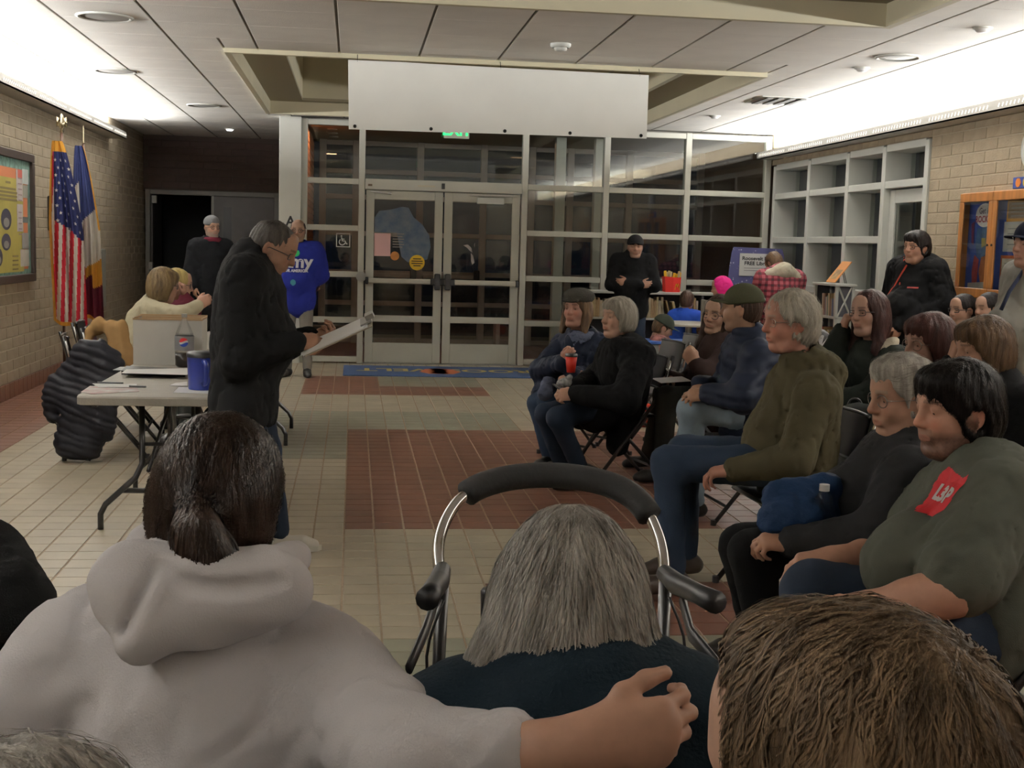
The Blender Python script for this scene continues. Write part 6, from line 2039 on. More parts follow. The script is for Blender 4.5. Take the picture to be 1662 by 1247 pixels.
t = thing('cardboard_box', 'open white cardboard box standing at the far end of the folding table', 'box', (-1.09, 7.72, TZ))
CB = mat('raw_cardboard', (.36, .24, .13), .8); WB = mat('white_carton', (.66, .65, .62), .7, var=.03)
for nm, b_, m_ in (('front_panel', (-.20, .20, -.13, -.125, 0, .275), WB), ('back_panel', (-.20, .20, .125, .13, 0, .285), WB), ('side_panel', (-.20, -.195, -.125, .125, 0, .28), WB), ('side_panel', (.195, .20, -.125, .125, 0, .28), WB), ('bottom', (-.195, .195, -.125, .125, 0, .005), CB)):
    MB().box(*b_).build(nm, m_, t)
for b_ in ((-.202, .202, -.133, -.123, .268, .277), (-.202, .202, .123, .133, .276, .287), (-.202, -.193, -.123, .123, .27, .281), (.193, .202, -.123, .123, .27, .281)):
    MB().box(*b_).build('raw_edge', CB, t)
MB().box(-.19, .19, .119, .124, .01, .275).build('inner_lining', CB, t)

bx = onZ(298, 597, TZ); bx[1] = 7.49
t = thing('soda_bottle', 'two-litre cola bottle one third full in front of the white box', 'bottle', tuple(bx))
PLA = mat('clear_plastic', (.9, .9, .9), .08, trans=.95, alpha=.4); COLA = mat('cola', (.012, .005, .003), .1); LAB = mat('silver_label', (.30, .31, .33), .3, .4)
MB().lathe([(.0, .002), (.040, 0), (.053, .012), (.055, .06), (.055, .175), (.050, .20), (.036, .235), (.017, .275), (.014, .29), (.014, .30)], n=24, cap=False).build('bottle_wall', PLA, t, True)
MB().lathe([(.0, .004), (.039, .004), (.051, .014), (.053, .085), (.0, .085)], n=24, cap=False).build('cola', COLA, t, True)
lb = MB().lathe([(.0562, .10), (.0562, .185)], n=28, cap=False).build('label', LAB, t, True)
MB().lathe([(.016, .293), (.0165, .296), (.0165, .315), (.0, .316)], n=16, cap=False).build('cap', mat('grey_cap', (.35, .35, .34), .4), t)


def curved(poly, rad, ang0, m, nm, par, zc):
    V = []; n = len(poly)
    for x, z in poly:
        an = ang0 + x / rad; V.append((rad * math.sin(an), -rad * math.cos(an), zc + z))
    mb = MB(); cxp = sum(p[0] for p in poly) / n; czp = sum(p[1] for p in poly) / n; an = ang0 + cxp / rad
    V.append((rad * math.sin(an), -rad * math.cos(an), zc + czp)); mb._add(V, [(i, (i + 1) % n, n) for i in range(n)])
    return mb.build(nm, m, par)


R0 = .026; wave = lambda x, o: o + .006 * math.sin(x / R0 * 2.2)
for nm, m_, lo, hi in (('logo_red', mat('logo_red', (.55, .015, .02), .5), 'w1', 'top'), ('logo_white', WHITEP, 'w2', 'w1'), ('logo_blue', mat('logo_blue', (.01, .05, .35), .5), 'bot', 'w2')):
    xs_ = np.linspace(-R0 * .98, R0 * .98, 13); cz = lambda x: math.sqrt(max(0, R0 ** 2 - x * x))
    fn = {'top': lambda x: cz(x), 'bot': lambda x: -cz(x), 'w1': lambda x: max(-cz(x), min(cz(x), wave(x, .006))), 'w2': lambda x: max(-cz(x), min(cz(x), wave(x, -.006)))}
    mb = MB()
    for i in range(12):
        q = [(xs_[i], fn[lo](xs_[i])), (xs_[i + 1], fn[lo](xs_[i + 1])), (xs_[i + 1], fn[hi](xs_[i + 1])), (xs_[i], fn[hi](xs_[i]))]
        V = [((.0575) * math.sin(.05 + x / .0575), -.0575 * math.cos(.05 + x / .0575), .150 + z) for x, z in q]; mb._add(V, [(0, 1, 2, 3)])
    mb.build(nm, m_, lb)

mg = onZ(330, 632, TZ)
t = thing('travel_mug', 'large blue travel mug with a black lid at the table corner', 'mug', tuple(mg), .4)
MUG = mat('cobalt_plastic', (.010, .025, .20), .3, coat=.3)
MB().lathe([(.0, 0), (.070, 0), (.074, .006), (.080, .165), (.080, .170)], n=28, cap=False).build('cup', MUG, t, True)
MB().lathe([(.083, .165), (.084, .18), (.078, .19), (.030, .195), (.0, .195)], n=28, cap=False).build('lid', BLACK, t, True)
MB().tube(smooth([(-.02, -.075, .15), (-.02, -.115, .14), (-.02, -.122, .09), (-.02, -.108, .045), (-.02, -.074, .035)]), .012, 8).build('handle', MUG, t, True)


def sheet(name, label, pts_px, z, m, cat='paper', group=None, th=.0015):
    P = [onZ(x, y, z) for x, y in pts_px]; c = np.mean(P, 0)
    mb = MB(); n = len(P)
    V = [p - c for p in P] + [p - c + A(0, 0, th) for p in P]
    area_ = sum((V[i][0] * V[(i + 1) % n][1] - V[(i + 1) % n][0] * V[i][1]) for i in range(n))
    idx = list(range(n)) if area_ > 0 else list(range(n - 1, -1, -1))
    mb._add(V, [tuple(reversed(idx)), tuple(n + i for i in idx)] + [(idx[i], idx[(i + 1) % n], n + idx[(i + 1) % n], n + idx[i]) for i in range(n)])
    o = mb.build(name, m); o.location = tuple(c)
    return tag(o, label, cat, group)


FLY = mat('printed_flyer', (.42, .46, .44), .5, col2=(.30, .12, .10), nscale=14); FLY2 = mat('dark_print', (.30, .29, .28), .5, col2=(.05, .05, .05), nscale=10)
sheet('flyer', 'colourful printed flyer at the near left table corner', [(131, 637), (146, 627), (222, 628), (226, 636), (150, 640)], TZ, FLY)
sheet('paper_sheet', 'white paper sheet lying behind the colourful flyer', [(150, 623), (222, 624), (222, 629), (160, 629)], TZ + .003, WHITEP)
sheet('binder', 'flat black binder lying under papers on the table', [(197, 608), (300, 612), (306, 605), (205, 600)], TZ, BLACK, 'binder', th=.022)
sheet('paper_sheet', 'white papers stacked on the black binder', [(197, 606), (303, 609), (320, 598), (205, 600)], TZ + .024, WHITEP)
sheet('magazine', 'grey printed magazine lying in front of the white box', [(183, 601), (230, 603), (250, 596), (195, 596)], TZ, FLY2)
sheet('paper_sheet', 'white paper sheet under the blue travel mug', [(281, 638), (356, 640), (358, 630), (290, 629)], TZ, WHITEP)
sheet('envelope', 'narrow white envelope left of the blue mug', [(275, 626), (304, 627), (304, 620), (285, 622)], TZ + .003, WHITEP)
t = MB().tube([onZ(210, 627, TZ + .012) , onZ(237, 628, TZ + .012)], .005, 8).build('pen', BLACK); tag(t, 'dark pen lying across the printed flyer', 'pen')
t = MB().tube([onZ(158, 621, TZ + .008) , onZ(200, 622, TZ + .008)], .005, 8).build('pen', BLACK); tag(t, 'dark pen lying behind the white paper', 'pen')

# chair with coats
chair(-1.66, 8.72, 15, 'black folding chair buried under coats at the left of the table')
t = thing('puffer_coat', 'black quilted puffer coat hanging over the chair left of the table', 'coat', (-1.85, 8.4, 0))
q = lambda x, y, d=8.22: at(x, y, d)
PC = mat('puffer_nylon', (.010, .010, .014), .5, var=.15, nscale=5, spec=.2)
PP = [RC(q(135, 575), q(100, 640), .07, .10, (0, 1, 0), 1.6, s=.05), RC(q(100, 640), q(85, 668), .10, .07, (0, 1, 0), 1.6, s=.05), RC(q(150, 580), q(125, 715), .10, .13, (0, 1, 0), 1.5, s=.06), RC(q(175, 590), q(165, 690, 8.2), .10, .09, (0, 1, 0), 1.5, s=.06), RC(q(165, 690, 8.25), q(150, 735, 8.3), .08, .045, s=.05)]


def coatd(P):
    ax_ = nrm(A(.35, 0, 1)); tt = P @ ax_
    tt = tt + .02 * waves(P, .16, 9); return .006 * (1 - 2 * np.abs(np.sin(math.pi * tt / .05)) ** .6) + .016 * waves(P, .11, 4)


soft('coat', PP, .0095, PC, t, coatd)
t = thing('tan_coat', 'tan wool coat draped over the chair back beside the table', 'coat', (-1.6, 8.6, 0))
TN = cloth('tan_wool', (.26, .155, .065))
soft('coat', [RC(q(148, 540, 8.55), q(160, 528, 8.55), .035, .045, s=.04), RC(q(160, 528, 8.55), q(195, 535, 8.5), .045, .05, s=.04), RC(q(195, 535, 8.5), q(205, 590, 8.45), .055, .075, (0, 1, 0), 1.5, s=.05), RC(q(185, 545, 8.5), q(190, 600, 8.45), .045, .065, (0, 1, 0), 1.5, s=.05), RC(q(148, 540, 8.55), q(142, 560, 8.5), .03, .03, s=.03)], .009, TN, t, lambda P: .006 * np.sin(P[:, 0] * 75 + 2 * np.sin(P[:, 2] * 9)) + .004 * waves(P, .05, 3))
t = thing('handbag', 'black leather bag with metal clasps on the floor under the folding table', 'bag', (-1.05, 8.2, 0))
soft('bag_body', [EL(A(-1.05, 8.2, .13), (.22, .12, .13)), PL(A(0, 0, .004), (0, 0, -1))], .014, SHOE, t, folds(.006, .08, 2))
MB().tube(smooth([(-.12, -.02, .22), (-.08, -.03, .34), (.08, -.03, .34), (.12, -.02, .22)]), .010, 8).build('strap', SHOE, t, True)
for k in (-.07, .03): MB().rbox(k, k + .04, -.13, -.10, .14, .18, .008).build('clasp', CHROME, t)

# ------------------------------------------------------------------ 13. flags, notice board, wall bits on the left
def flag(name, label, x, y, top, zt, zb, width, paint, mats, fin, seed, rot):
    t = thing(name, label, 'flag', (x, y, 0), rot)
    MB().lathe([(.0, 0), (.17, 0), (.17, .015), (.06, .05), (.02, .07), (.0, .07)], n=24, cap=False).build('base', mat('gold_base', (.30, .20, .06), .35, .8), t, True)
    MB().tube([(0, 0, .05), (0, 0, top)], .014, 10).build('pole', mat('dark_pole', (.06, .025, .012), .4), t, True)
    f_ = MB()
    if fin == 'eagle':
        f_.lathe([(.0, top), (.02, top + .005), (.012, top + .03), (.03, top + .06), (.034, top + .10), (.02, top + .145), (.014, top + .165), (.0, top + .18)], n=12, cap=False)
        f_.prism([(-.05, .05), (-.015, .07), (-.015, .13), (-.045, .15)], -.008, .008, Matrix.Translation((0, 0, top)) @ Matrix.Rotation(math.pi / 2, 4, 'X'))
        f_.prism([(.05, .05), (.045, .15), (.015, .13), (.015, .07)], -.008, .008, Matrix.Translation((0, 0, top)) @ Matrix.Rotation(math.pi / 2, 4, 'X'))
    else:
        f_.lathe([(.0, top), (.016, top + .004), (.010, top + .02), (.010, top + .16), (.0, top + .2)], n=10, cap=False)
    f_.build('finial', mat('pale_gold', (.60, .52, .36), .25, .9), t, True)
    nu, nv = 60, 90; mb = MB()
    g = np.random.default_rng(seed)

    def fn(u_, v_):
        wd = width * (.28 + .72 * min(1, v_ * 2.2) ** .7)
        x_ = -.06 * (1 - v_) + wd * (u_ - .30) ; amp = .055 * min(1, .25 + v_ * 1.6)
        y_ = -.02 - amp * (math.sin(u_ * 15 + seed) * .75 + .35 * math.sin(u_ * 29 + v_ * 2.5)) - .03
        sag = .10 * (u_) * v_ + .02 * math.sin(u_ * 9) * v_
        z_ = zt - (zt - zb) * v_ - sag + .06 * (1 - u_) * (v_) ** 2
        return (x_, y_, z_)
    for j in range(nv):
        for i in range(nu):
            mb.cur = paint(i / nu, j / nv)
            mb._add([fn(i / nu, j / nv), fn((i + 1) / nu, j / nv), fn((i + 1) / nu, (j + 1) / nv), fn(i / nu, (j + 1) / nv)], [(0, 1, 2, 3)])
    V = np.array(mb.v); u_, idx = np.unique(np.round(V, 6), axis=0, return_inverse=True); idx = idx.ravel()
    me = mesh_np('cloth', u_, [tuple(int(idx[k]) for k in f) for f in mb.f], True)
    for m_ in mats: me.materials.append(m_)
    me.polygons.foreach_set('material_index', np.array(mb.m, np.int32))
    c = link('cloth', me, t)
    return t, c, fn


GOLD = cloth('gold_fringe', (.55, .27, .04), bump=.6, bscale=200); FR = cloth('flag_red', (.34, .018, .03)); FW = cloth('flag_white', (.62, .58, .52)); FB = cloth('flag_blue', (.018, .022, .075)); FB2 = cloth('flag_slate_blue', (.035, .045, .13))


def us(u_, v_):
    if u_ < .07 or v_ > .975: return 0
    if v_ < .05: return 0
    if v_ < .50 - .10 * (1 - u_) and u_ > .16: return 3
    return 1 if int((u_ * 9.0 + v_ * 3.4)) % 2 else 2


t, c, fn = flag('national_flag', 'red white and blue striped flag with white stars and gold fringe on a pole', -2.74, 12.35, 2.44, 2.36, .62, .31, us, [GOLD, FR, FW, FB], 'eagle', 3, .25)
sm_ = MB()
for k in range(30):
    v_ = .10 + .36 * (k // 3) / 9; u_ = .26 + .26 * (k % 3) + (.1 if (k // 3) % 2 else 0)
    if u_ > .95: continue
    p = A(fn(u_, v_)); du = nrm(A(fn(u_ + .01, v_)) - p); dv = nrm(A(fn(u_, v_ - .01)) - p); n_ = nrm(np.cross(du, dv))
    V = [p + n_ * .004]
    for a in range(10):
        rr = .020 if a % 2 == 0 else .008; an = math.pi / 2 + a * math.pi / 5; V.append(p + n_ * .004 + du * rr * math.cos(an) + dv * rr * math.sin(an))
    sm_._add(V, [(0, 1 + a, 1 + (a + 1) % 10) for a in range(10)])
sm_.build('stars', FW, c)


def iowa(u_, v_):
    if v_ > .97: return 0
    if u_ > .92 and v_ < .45: return 0
    d = v_ + .16 * (u_ - .5)
    if u_ < .30: return 2 if .16 < d < .34 else (3 if d < .16 else 1)
    if d < .40: return 3
    if d < .68: return 2
    if d < .74 and u_ < .8: return 0
    if d < .82 and u_ > .62: return 0
    return 1


flag('state_flag', 'blue white and maroon flag with gold fringe on the farther pole', -2.78, 13.5, 2.42, 2.40, .62, .27, iowa, [GOLD, MAR, FW, FB2], 'spear', 5, .2)

t = thing('notice_board', 'framed notice board with posters on the left block wall', 'notice board', (XL, 0, 0))
fb = onX(53, 252, XL + .03); zb0 = onX(55, 456, XL + .03)[2]; zt0 = fb[2]; y1 = fb[1]; y0 = y1 - 2.4; FRB = mat('dark_wood_frame', (.035, .022, .016), .5)
MB().rbox(0, .02, y0, y1, zb0, zt0, .004).build('backing', mat('teal_border', (.16, .28, .24), .7, var=.4, nscale=20), t)
for a, b, c, d in ((y0, y1, zt0 - .075, zt0), (y0, y1, zb0, zb0 + .075), (y1 - .085, y1, zb0 + .075, zt0 - .075), (y0, y0 + .085, zb0 + .075, zt0 - .075)):
    MB().rbox(.0, .05, a, b, c, d, .005).build('frame', FRB, t)
MB().box(.02, .022, y0 + .1, y1 - .19, zb0 + .12, zt0 - .16).build('orange_panel', mat('orange_paper', (.58, .20, .09), .8), t)
YP = mat('yellow_poster', (.46, .40, .10), .6, var=.12, nscale=3)
yp1 = onX(38, 300, XL + .03)[1]
po_ = MB().box(.022, .025, yp1 - 1.3, yp1, zb0 + .10, zt0 - .25).build('yellow_poster', YP, t)
DKO = mat('dark_mask_print', (.035, .032, .055), .6); GYO = mat('grey_mask_print', (.28, .27, .25), .6)


def oval(par, nm, m_, y, z, ry, rz, x, pointed=0):
    mb = MB(); n = 20
    pts_ = [(x, y - ry * math.cos(t_), z + rz * math.sin(t_) * (1 + pointed * (math.sin(t_) > 0))) for t_ in np.linspace(0, 2 * math.pi, n + 1)[:-1]]
    mb._add(pts_, [tuple(range(n))]); return mb.build(nm, m_, par)


for (cxp, cyp, ry, rz) in ((11, 356, .17, .095), (11, 393, .15, .075), (-1, 418, .12, .08)):
    p = onX(cxp, cyp, XL + .03)
    oval(po_, 'mask_print', DKO, p[1], p[2], ry, rz, .0262); oval(po_, 'mask_detail', GYO, p[1], p[2] - rz * .3, ry * .55, rz * .45, .0275)
for k, (yy, wd) in enumerate(((296, .16), (306, .5), (312, .6), (318, .6), (324, .6))):
    p = onX(14, yy, XL + .03); MB().box(.0255, .0265, p[1] - wd / 2, p[1] + wd / 2, p[2] - .010, p[2] + .010).build('print_line', mat('brown_ink', (.20, .16, .06), .7), po_)
for k in range(4):
    p = onX(26, 416 + k * 7, XL + .03); MB().box(.0255, .0265, p[1] - .10, p[1] + .10, p[2] - .007, p[2] + .007).build('print_line', mat('brown_ink', (.2, .16, .06), .7), po_)
for k, (a, b, c, d, col_) in enumerate(((27, 38, 275, 327, (.62, .56, .54)), (28, 38, 331, 376, (.58, .53, .52)), (36, 46, 274, 300, (.55, .6, .58)), (38, 46, 300, 322, (.32, .32, .27)), (37, 46, 352, 362, (.10, .11, .11)), (36, 47, 378, 404, (.30, .28, .26)), (34, 48, 405, 432, (.56, .53, .47)))):
    p = onX(a, c, XL + .03); q2 = onX(b, d, XL + .03)
    o = MB().box(.024 + .002 * (k % 3), .026 + .002 * (k % 3), p[1], q2[1], q2[2], p[2]).build('pinned_sheet', mat('pinned_%d' % k, col_, .7, var=.1, nscale=12), t)
    if k in (0, 1):
        for j in range(5): MB().box(.0305, .0315, p[1] + .04, q2[1] - .05, p[2] - .08 - j * .05, p[2] - .07 - j * .05).build('print_line', mat('faded_ink', (.35, .25, .25), .7), o)
p = onX(29, 275, XL + .03); q2 = onX(37, 290, XL + .03)
MB().box(.0275, .0285, p[1], q2[1], q2[2], p[2]).build('red_heading', mat('faded_red', (.55, .13, .10), .7), t)

a = onX(155, 405, XL + .03); b = onX(170, 498, XL + .03)
t = thing('wall_plate', 'narrow pale metal panel mounted on the left wall beyond the flags', 'wall panel', (XL, 0, 0))  # plain upright metal plate on the wall
MB().rbox(0, .05, a[1], b[1], b[2], a[2], .008).build('panel', mat('pale_metal', (.28, .28, .25), .5), t)
MB().box(.05, .053, (a[1] + b[1]) / 2 - .02, (a[1] + b[1]) / 2, b[2] + .03, a[2] - .03).build('groove_shade_strip', mat('groove_shadow', (.12, .12, .11), .6), t)  # raised dark strip, its colour paints the shade of a groove
a = onX(80, 318, XL + .02); b = onX(90, 375, XL + .02)
t = thing('dark_wall_plate', 'slim dark box mounted on the left wall behind the striped flag', 'speaker', (XL, 0, 0))  # plain dark wall plate, drawn as a shallow box with an added face
MB().rbox(0, .06, a[1], b[1], b[2], a[2], .008).build('case', BLACK, t)
MB().box(.06, .063, a[1] + .03, b[1] - .03, b[2] + .04, a[2] - .04).build('plate_face', CHAR, t)
# ------------------------------------------------------------------ 14. hung and fixed things
Yb = 10.0
c0, c1, c2, c3 = onY(565, 97, Yb), onY(1053, 122, Yb), onY(1050, 225, Yb), onY(566, 210, Yb)
t = thing('banner', 'blank white vinyl banner hanging from the front edge of the ceiling well', 'banner', (float(c0[0]), Yb, float(c0[2])))
VIN = mat('white_vinyl', (.84, .85, .81), .5, var=.04, nscale=2)


def bn_(u_, v_):
    p = (c0 * (1 - u_) + c1 * u_) * (1 - v_) + (c3 * (1 - u_) + c2 * u_) * v_
    w_ = .022 * math.exp(-((u_ - .18 - .25 * v_) / .10) ** 2) + .012 * math.sin(u_ * 9 + v_ * 2) * v_
    return tuple(p + A(0, -w_, 0) - c0)


MB().grid(bn_, 48, 12).grid(lambda u_, v_: tuple(A(bn_(1 - u_, v_)) + A(0, .002, 0)), 48, 12).build('sheet', VIN, t, True)
for u_ in (.02, .27, .515, .735, .98):
    p = A(bn_(u_, .955)); MB().lathe([(.007, 0), (.014, -.003), (.014, 0)], tuple(p + A(0, -.002, 0)), 12, 'y').build('grommet', mat('dark_grommet', (.03, .03, .025), .4), t)
for u_ in (.03, .5, .97):
    p = A(bn_(u_, 0.02)); MB().tube([tuple(p), tuple(p + A(0, .05, .06))], .003, 5).build('tie', BLACK, t)

ex = onY(741, 213, 15.40)
t = thing('exit_sign', 'green lit exit sign hanging above the double doors', 'sign', tuple(ex))
MB().rbox(-.155, .155, -.02, .02, -.09, .11, .006).build('housing', mat('sign_housing', (.42, .44, .36), .5), t)
MB().box(-.02, .02, -.01, .01, .11, ZC - ex[2]).build('stem', ALUW, t)
text_on('lettering', 'EXIT', .17, (ex[0], ex[1] - .0205, ex[2] + .0), (1, 0, 0), (0, 0, 1), mat('exit_green', (.03, 1.0, .22), .5, emit=1.6), t, .004)

t = thing('door_mat', 'blue rubber-backed entrance mat with gold lettering before the glass doors', 'mat', (1.02, 14.55, 0))
MATB = mat('mat_blue', (.022, .050, .13), .95, var=.2, nscale=30, bump=.5, bscale=300); GOLDP = mat('mat_gold', (.45, .34, .10), .95)
MB().rbox(-1.12, 1.40, -.56, .56, .0, .012, .004).build('mat', MATB, t)
text_on('lettering', 'ROOSEVELT', .42, (1.10, 14.62, .0125), (-1, 0, 0), (0, -1, 0), GOLDP, t, .012, lift=.0012, wscale=.92)
ORM = mat('mat_orange', (.48, .13, .05), .95)
for q_, s_ in ((-.16, 1), (.16, -1)):
    MB().prism([(q_ + s_ * .30, -.28), (q_ + s_ * .02, -.34), (q_ - s_ * .08, -.12), (q_ + s_ * .0, .20), (q_ + s_ * .18, .26), (q_ + s_ * .30, .10), (q_ + s_ * .22, -.05)], .0135, .0142).build('emblem', ORM, t)

for k, (px_, py_, rr, lab) in enumerate(((170, 27, .19, 'round flush ceiling speaker, nearest of the three over the left side'), (187, 115, .19, 'round flush ceiling speaker, middle of the three over the left side'), (331, 171, .19, 'round flush ceiling speaker, farthest of the three over the left side'), (1458, 93, .17, 'round white flush ceiling light near the right cove'))):
    c = onZ(px_, py_, ZC)
    t = thing('ceiling_disc', lab, 'ceiling fixture', tuple(c))
    MB().lathe([(rr, 0), (rr, -.006), (rr - .015, -.012), (rr - .03, -.006)], n=32, cap=False).build('rim', ALUW, t, True)
    MB().lathe([(rr - .028, -.003), (rr * .5, -.006), (.0, -.008)], n=32, cap=False).build('lens', mat('grille_grey', (.34, .33, .31), .6) if k < 3 else ALUW, t, True)
for k, (px_, py_, lab) in enumerate(((1399, 110, 'small white ceiling spot beside the round light'), (1595, 45, 'small white ceiling spot nearest the camera on the right'), (1160, 188, 'small white ceiling spot far down the right side'), (373, 209, 'small bright ceiling spot at the dark corridor end'))):
    c = onZ(px_, py_, ZC)
    t = thing('ceiling_spot', lab, 'ceiling fixture', tuple(c))
    MB().lathe([(.062, 0), (.062, -.006), (.05, -.012)], n=20, cap=False).build('ring', ALUW, t, True)
    MB().lathe([(.05, -.012), (.035, -.028), (.0, -.03)], n=20, cap=False).build('lamp', TUBE if k == 3 else WHITEP, t, True)
c = onZ(910, 71, ZC)
t = thing('smoke_detector', 'round white smoke detector on the ceiling before the banner', 'smoke detector', tuple(c))
MB().lathe([(.075, 0), (.075, -.02), (.06, -.03)], n=24, cap=False).build('base', ALUW, t, True)
MB().lathe([(.05, -.03), (.045, -.048), (.02, -.055), (.0, -.055)], n=24, cap=False).build('sensor', ALUW, t, True)
for k, (px_, py_) in enumerate(((1268, 163), )):
    c = onZ(px_, py_, ZC)
    t = thing('air_diffuser', 'square ceiling air diffuser near the right cove', 'vent', tuple(c))
    MB().box(-.28, .28, -.28, .28, -.006, 0).build('frame', ALUW, t)
    for j in range(4): MB().rbox(-.22 + j * .11, -.16 + j * .11, -.24, .24, -.018, -.008, .003).build('vane', mat('vane_grey', (.25, .25, .24), .6), t)

# display case on the right wall
a = onX(1563, 318, XR - .08); zt1 = a[2]; yl = a[1]; zb1 = onX(1553, 477, XR - .08)[2]; ym = onX(1617, 312, XR - .08)[1]; wd1 = yl - ym
t = thing('display_case', 'oak framed display case with blue lining on the tan block wall', 'display case', (XR, 0, 0))
BLUL = mat('case_blue', (.045, .10, .45), .8, var=.12); ye = yl - 3 * wd1
MB().box(-.02, 0, ye, yl, zb1, zt1).build('backing', BLUL, t)
for a_, b_, c_, d_ in ((ye, yl, zt1 - .02, zt1 + .02), (ye, yl, zb1 - .02, zb1 + .02), (yl - .02, yl + .01, zb1, zt1), (ye - .01, ye + .02, zb1, zt1)):
    MB().rbox(-.085, 0, a_, b_, c_, d_, .004).build('carcass', WOOD, t)
fw = .06
for k in range(3):
    y1_, y0_ = yl - k * wd1 - .004, yl - (k + 1) * wd1 + .004
    dr = MB().rbox(-.105, -.085, y0_, y1_, zt1 - fw, zt1 + .015, .004).rbox(-.105, -.085, y0_, y1_, zb1 - .015, zb1 + fw, .004).rbox(-.105, -.085, y0_, y0_ + fw, zb1 + fw, zt1 - fw, .004).rbox(-.105, -.085, y1_ - fw, y1_, zb1 + fw, zt1 - fw, .004).build('door_frame', WOOD, t)
    MB().box(-.097, -.095, y0_ + fw, y1_ - fw, zb1 + fw, zt1 - fw).build('pane', GLASS, dr)
    MB().lathe([(.008, 0), (.011, -.008), (.0, -.012)], (-.105, (y0_ + .03) if k % 2 == 0 else (y1_ - .03), (zb1 + zt1) / 2), 10, 'x', cap=False).build('lock', BLACK, dr)
yc = yl - wd1 / 2; zc = (zb1 + zt1) / 2
# cut-out poster in the first bay
PB = mat('bubble_white', (.78, .74, .76), .7)
oval(t, 'speech_bubble', PB, yc - .01, zc + .25, .15, .10, -.024)
text_on('bubble_lettering', 'Get in', .07, (XR - .0245, yc - .01, zc + .285), (0, -1, 0), (0, 0, 1), mat('bubble_dark', (.12, .08, .12), .7), t, .001)
text_on('bubble_lettering', 'ROCKET', .075, (XR - .0245, yc - .01, zc + .215), (0, -1, 0), (0, 0, 1), mat('bubble_red', (.40, .03, .08), .7), t, .002)
for k, (nm, pts_, col_) in enumerate((('poster_shape', [(-.10, .16), (.08, .18), (.10, .0), (.04, -.10), (-.08, -.08), (-.12, .04)], (.06, .14, .32)), ('poster_shape', [(-.02, .08), (.05, .08), (.06, .02), (-.01, .0)], (.48, .38, .08)), ('poster_shape', [(-.12, -.06), (-.04, -.10), (-.05, -.32), (-.13, -.34), (-.15, -.2)], (.36, .05, .06)), ('poster_shape', [(.0, -.08), (.10, -.06), (.13, -.30), (.02, -.33), (-.03, -.2)], (.42, .14, .05)), ('poster_shape', [(.12, .15), (.17, .10), (.15, -.08), (.11, -.02)], (.50, .46, .48)), ('poster_shape', [(-.20, -.30), (.16, -.28), (.16, -.37), (-.20, -.39)], (.50, .47, .45)), ('poster_shape', [(-.20, .20), (-.15, .22), (-.14, .02), (-.18, .04)], (.20, .03, .12)))):
    mb = MB(); mb._add([(-.0222 - .0008 * k, yc - x_, zc - .02 + z_) for x_, z_ in pts_], [tuple(range(len(pts_)))]); mb.build(nm, mat('poster_ink_%d' % k, col_, .7, var=.25, nscale=14), t)
yc = yl - 1.5 * wd1 + .02
for k, (dz, hz, wy_, edge, fill) in enumerate(((.28, .09, .17, (.55, .24, .02), (.25, .16, .10)), (.07, .12, .20, (.5, .5, .55), (.54, .52, .50)), (-.22, .14, .22, (.50, .12, .04), (.56, .54, .50)))):
    o = MB().box(-.024, -.022, yc - wy_, yc + wy_, zc + dz - hz, zc + dz + hz).build('notice', mat('notice_edge_%d' % k, edge, .7), t)
    MB().box(-.026, -.024, yc - wy_ + .025, yc + wy_ - .025, zc + dz - hz + .025, zc + dz + hz - .025).build('notice_face', mat('notice_face_%d' % k, fill, .7, var=.06, nscale=20), o)
    for j in range(4): MB().box(-.0268, -.026, yc - wy_ + .05, yc + wy_ - .07, zc + dz + hz * .5 - j * hz * .35, zc + dz + hz * .5 - j * hz * .35 + .008).build('print_line', mat('grey_ink', (.25, .25, .27), .7), o)
a = onX(1650, 297, XR - .03)
t = thing('letter_sign', 'small blue and orange letter sign above the display case', 'sign', (XR, 0, 0))
MB().rbox(-.03, 0, a[1] - .5, a[1] + .06, a[2] - .045, a[2] + .045, .004).build('board', mat('sign_blue', (.03, .07, .32), .6), t)
for k in range(4): MB().lathe([(.0, 0), (.036, 0), (.036, -.006), (.0, -.006)], (-.031, a[1] - .03 - k * .11, a[2]), 14, 'x', cap=False).build('letter_block', mat('sign_orange', (.62, .20, .03), .6) if k % 2 == 0 else mat('sign_yellow', (.6, .42, .05), .6), t)
a = onX(1675, 240, XR - .05)
t = thing('wall_clock', 'round white wall clock high on the tan wall at the right edge', 'clock', (XR, float(a[1]), float(a[2])))
MB().lathe([(.0, 0), (.165, 0), (.165, -.05), (.15, -.055), (.145, -.045), (.0, -.045)], n=36, axis='x', cap=False).build('case', ALUW, t, True)
MB().lathe([(.0, -.046), (.144, -.046)], n=36, axis='x', cap=False).build('face', WHITEP, t)
MB().box(-.049, -.047, -.006, .006, 0, .11).box(-.049, -.047, -.08, .0, -.006, .006).build('hand', INK, t)

# ------------------------------------------------------------------ 15. book corner
SHW = mat('shelf_white', (.50, .51, .48), .5); SHD = mat('shelf_dark', (.035, .035, .045), .7)
BOOKC = [mat('book_%d' % k, c_, .6, var=.1) for k, c_ in enumerate(((.42, .33, .18), (.50, .42, .28), (.30, .20, .10), (.16, .08, .05), (.45, .38, .30), (.10, .12, .20), (.35, .10, .07), (.12, .18, .14)))]
BN = {'book_%d' % k: n_ for k, n_ in enumerate(('tan', 'cream', 'brown', 'dark brown', 'beige', 'navy', 'red', 'green'))}
xs0, xs1 = 2.72, 4.98; ysf, ysb = 14.78, 15.18; ht = .99
t = thing('bookcase', 'long low bookcase with a pale top along the glass wall', 'bookcase', ((xs0 + xs1) / 2, (ysf + ysb) / 2, 0))
hw, hd_ = (xs1 - xs0) / 2, (ysb - ysf) / 2
MB().rbox(-hw - .02, hw + .02, -hd_ - .02, hd_, ht - .03, ht, .004).build('top', SHW, t)
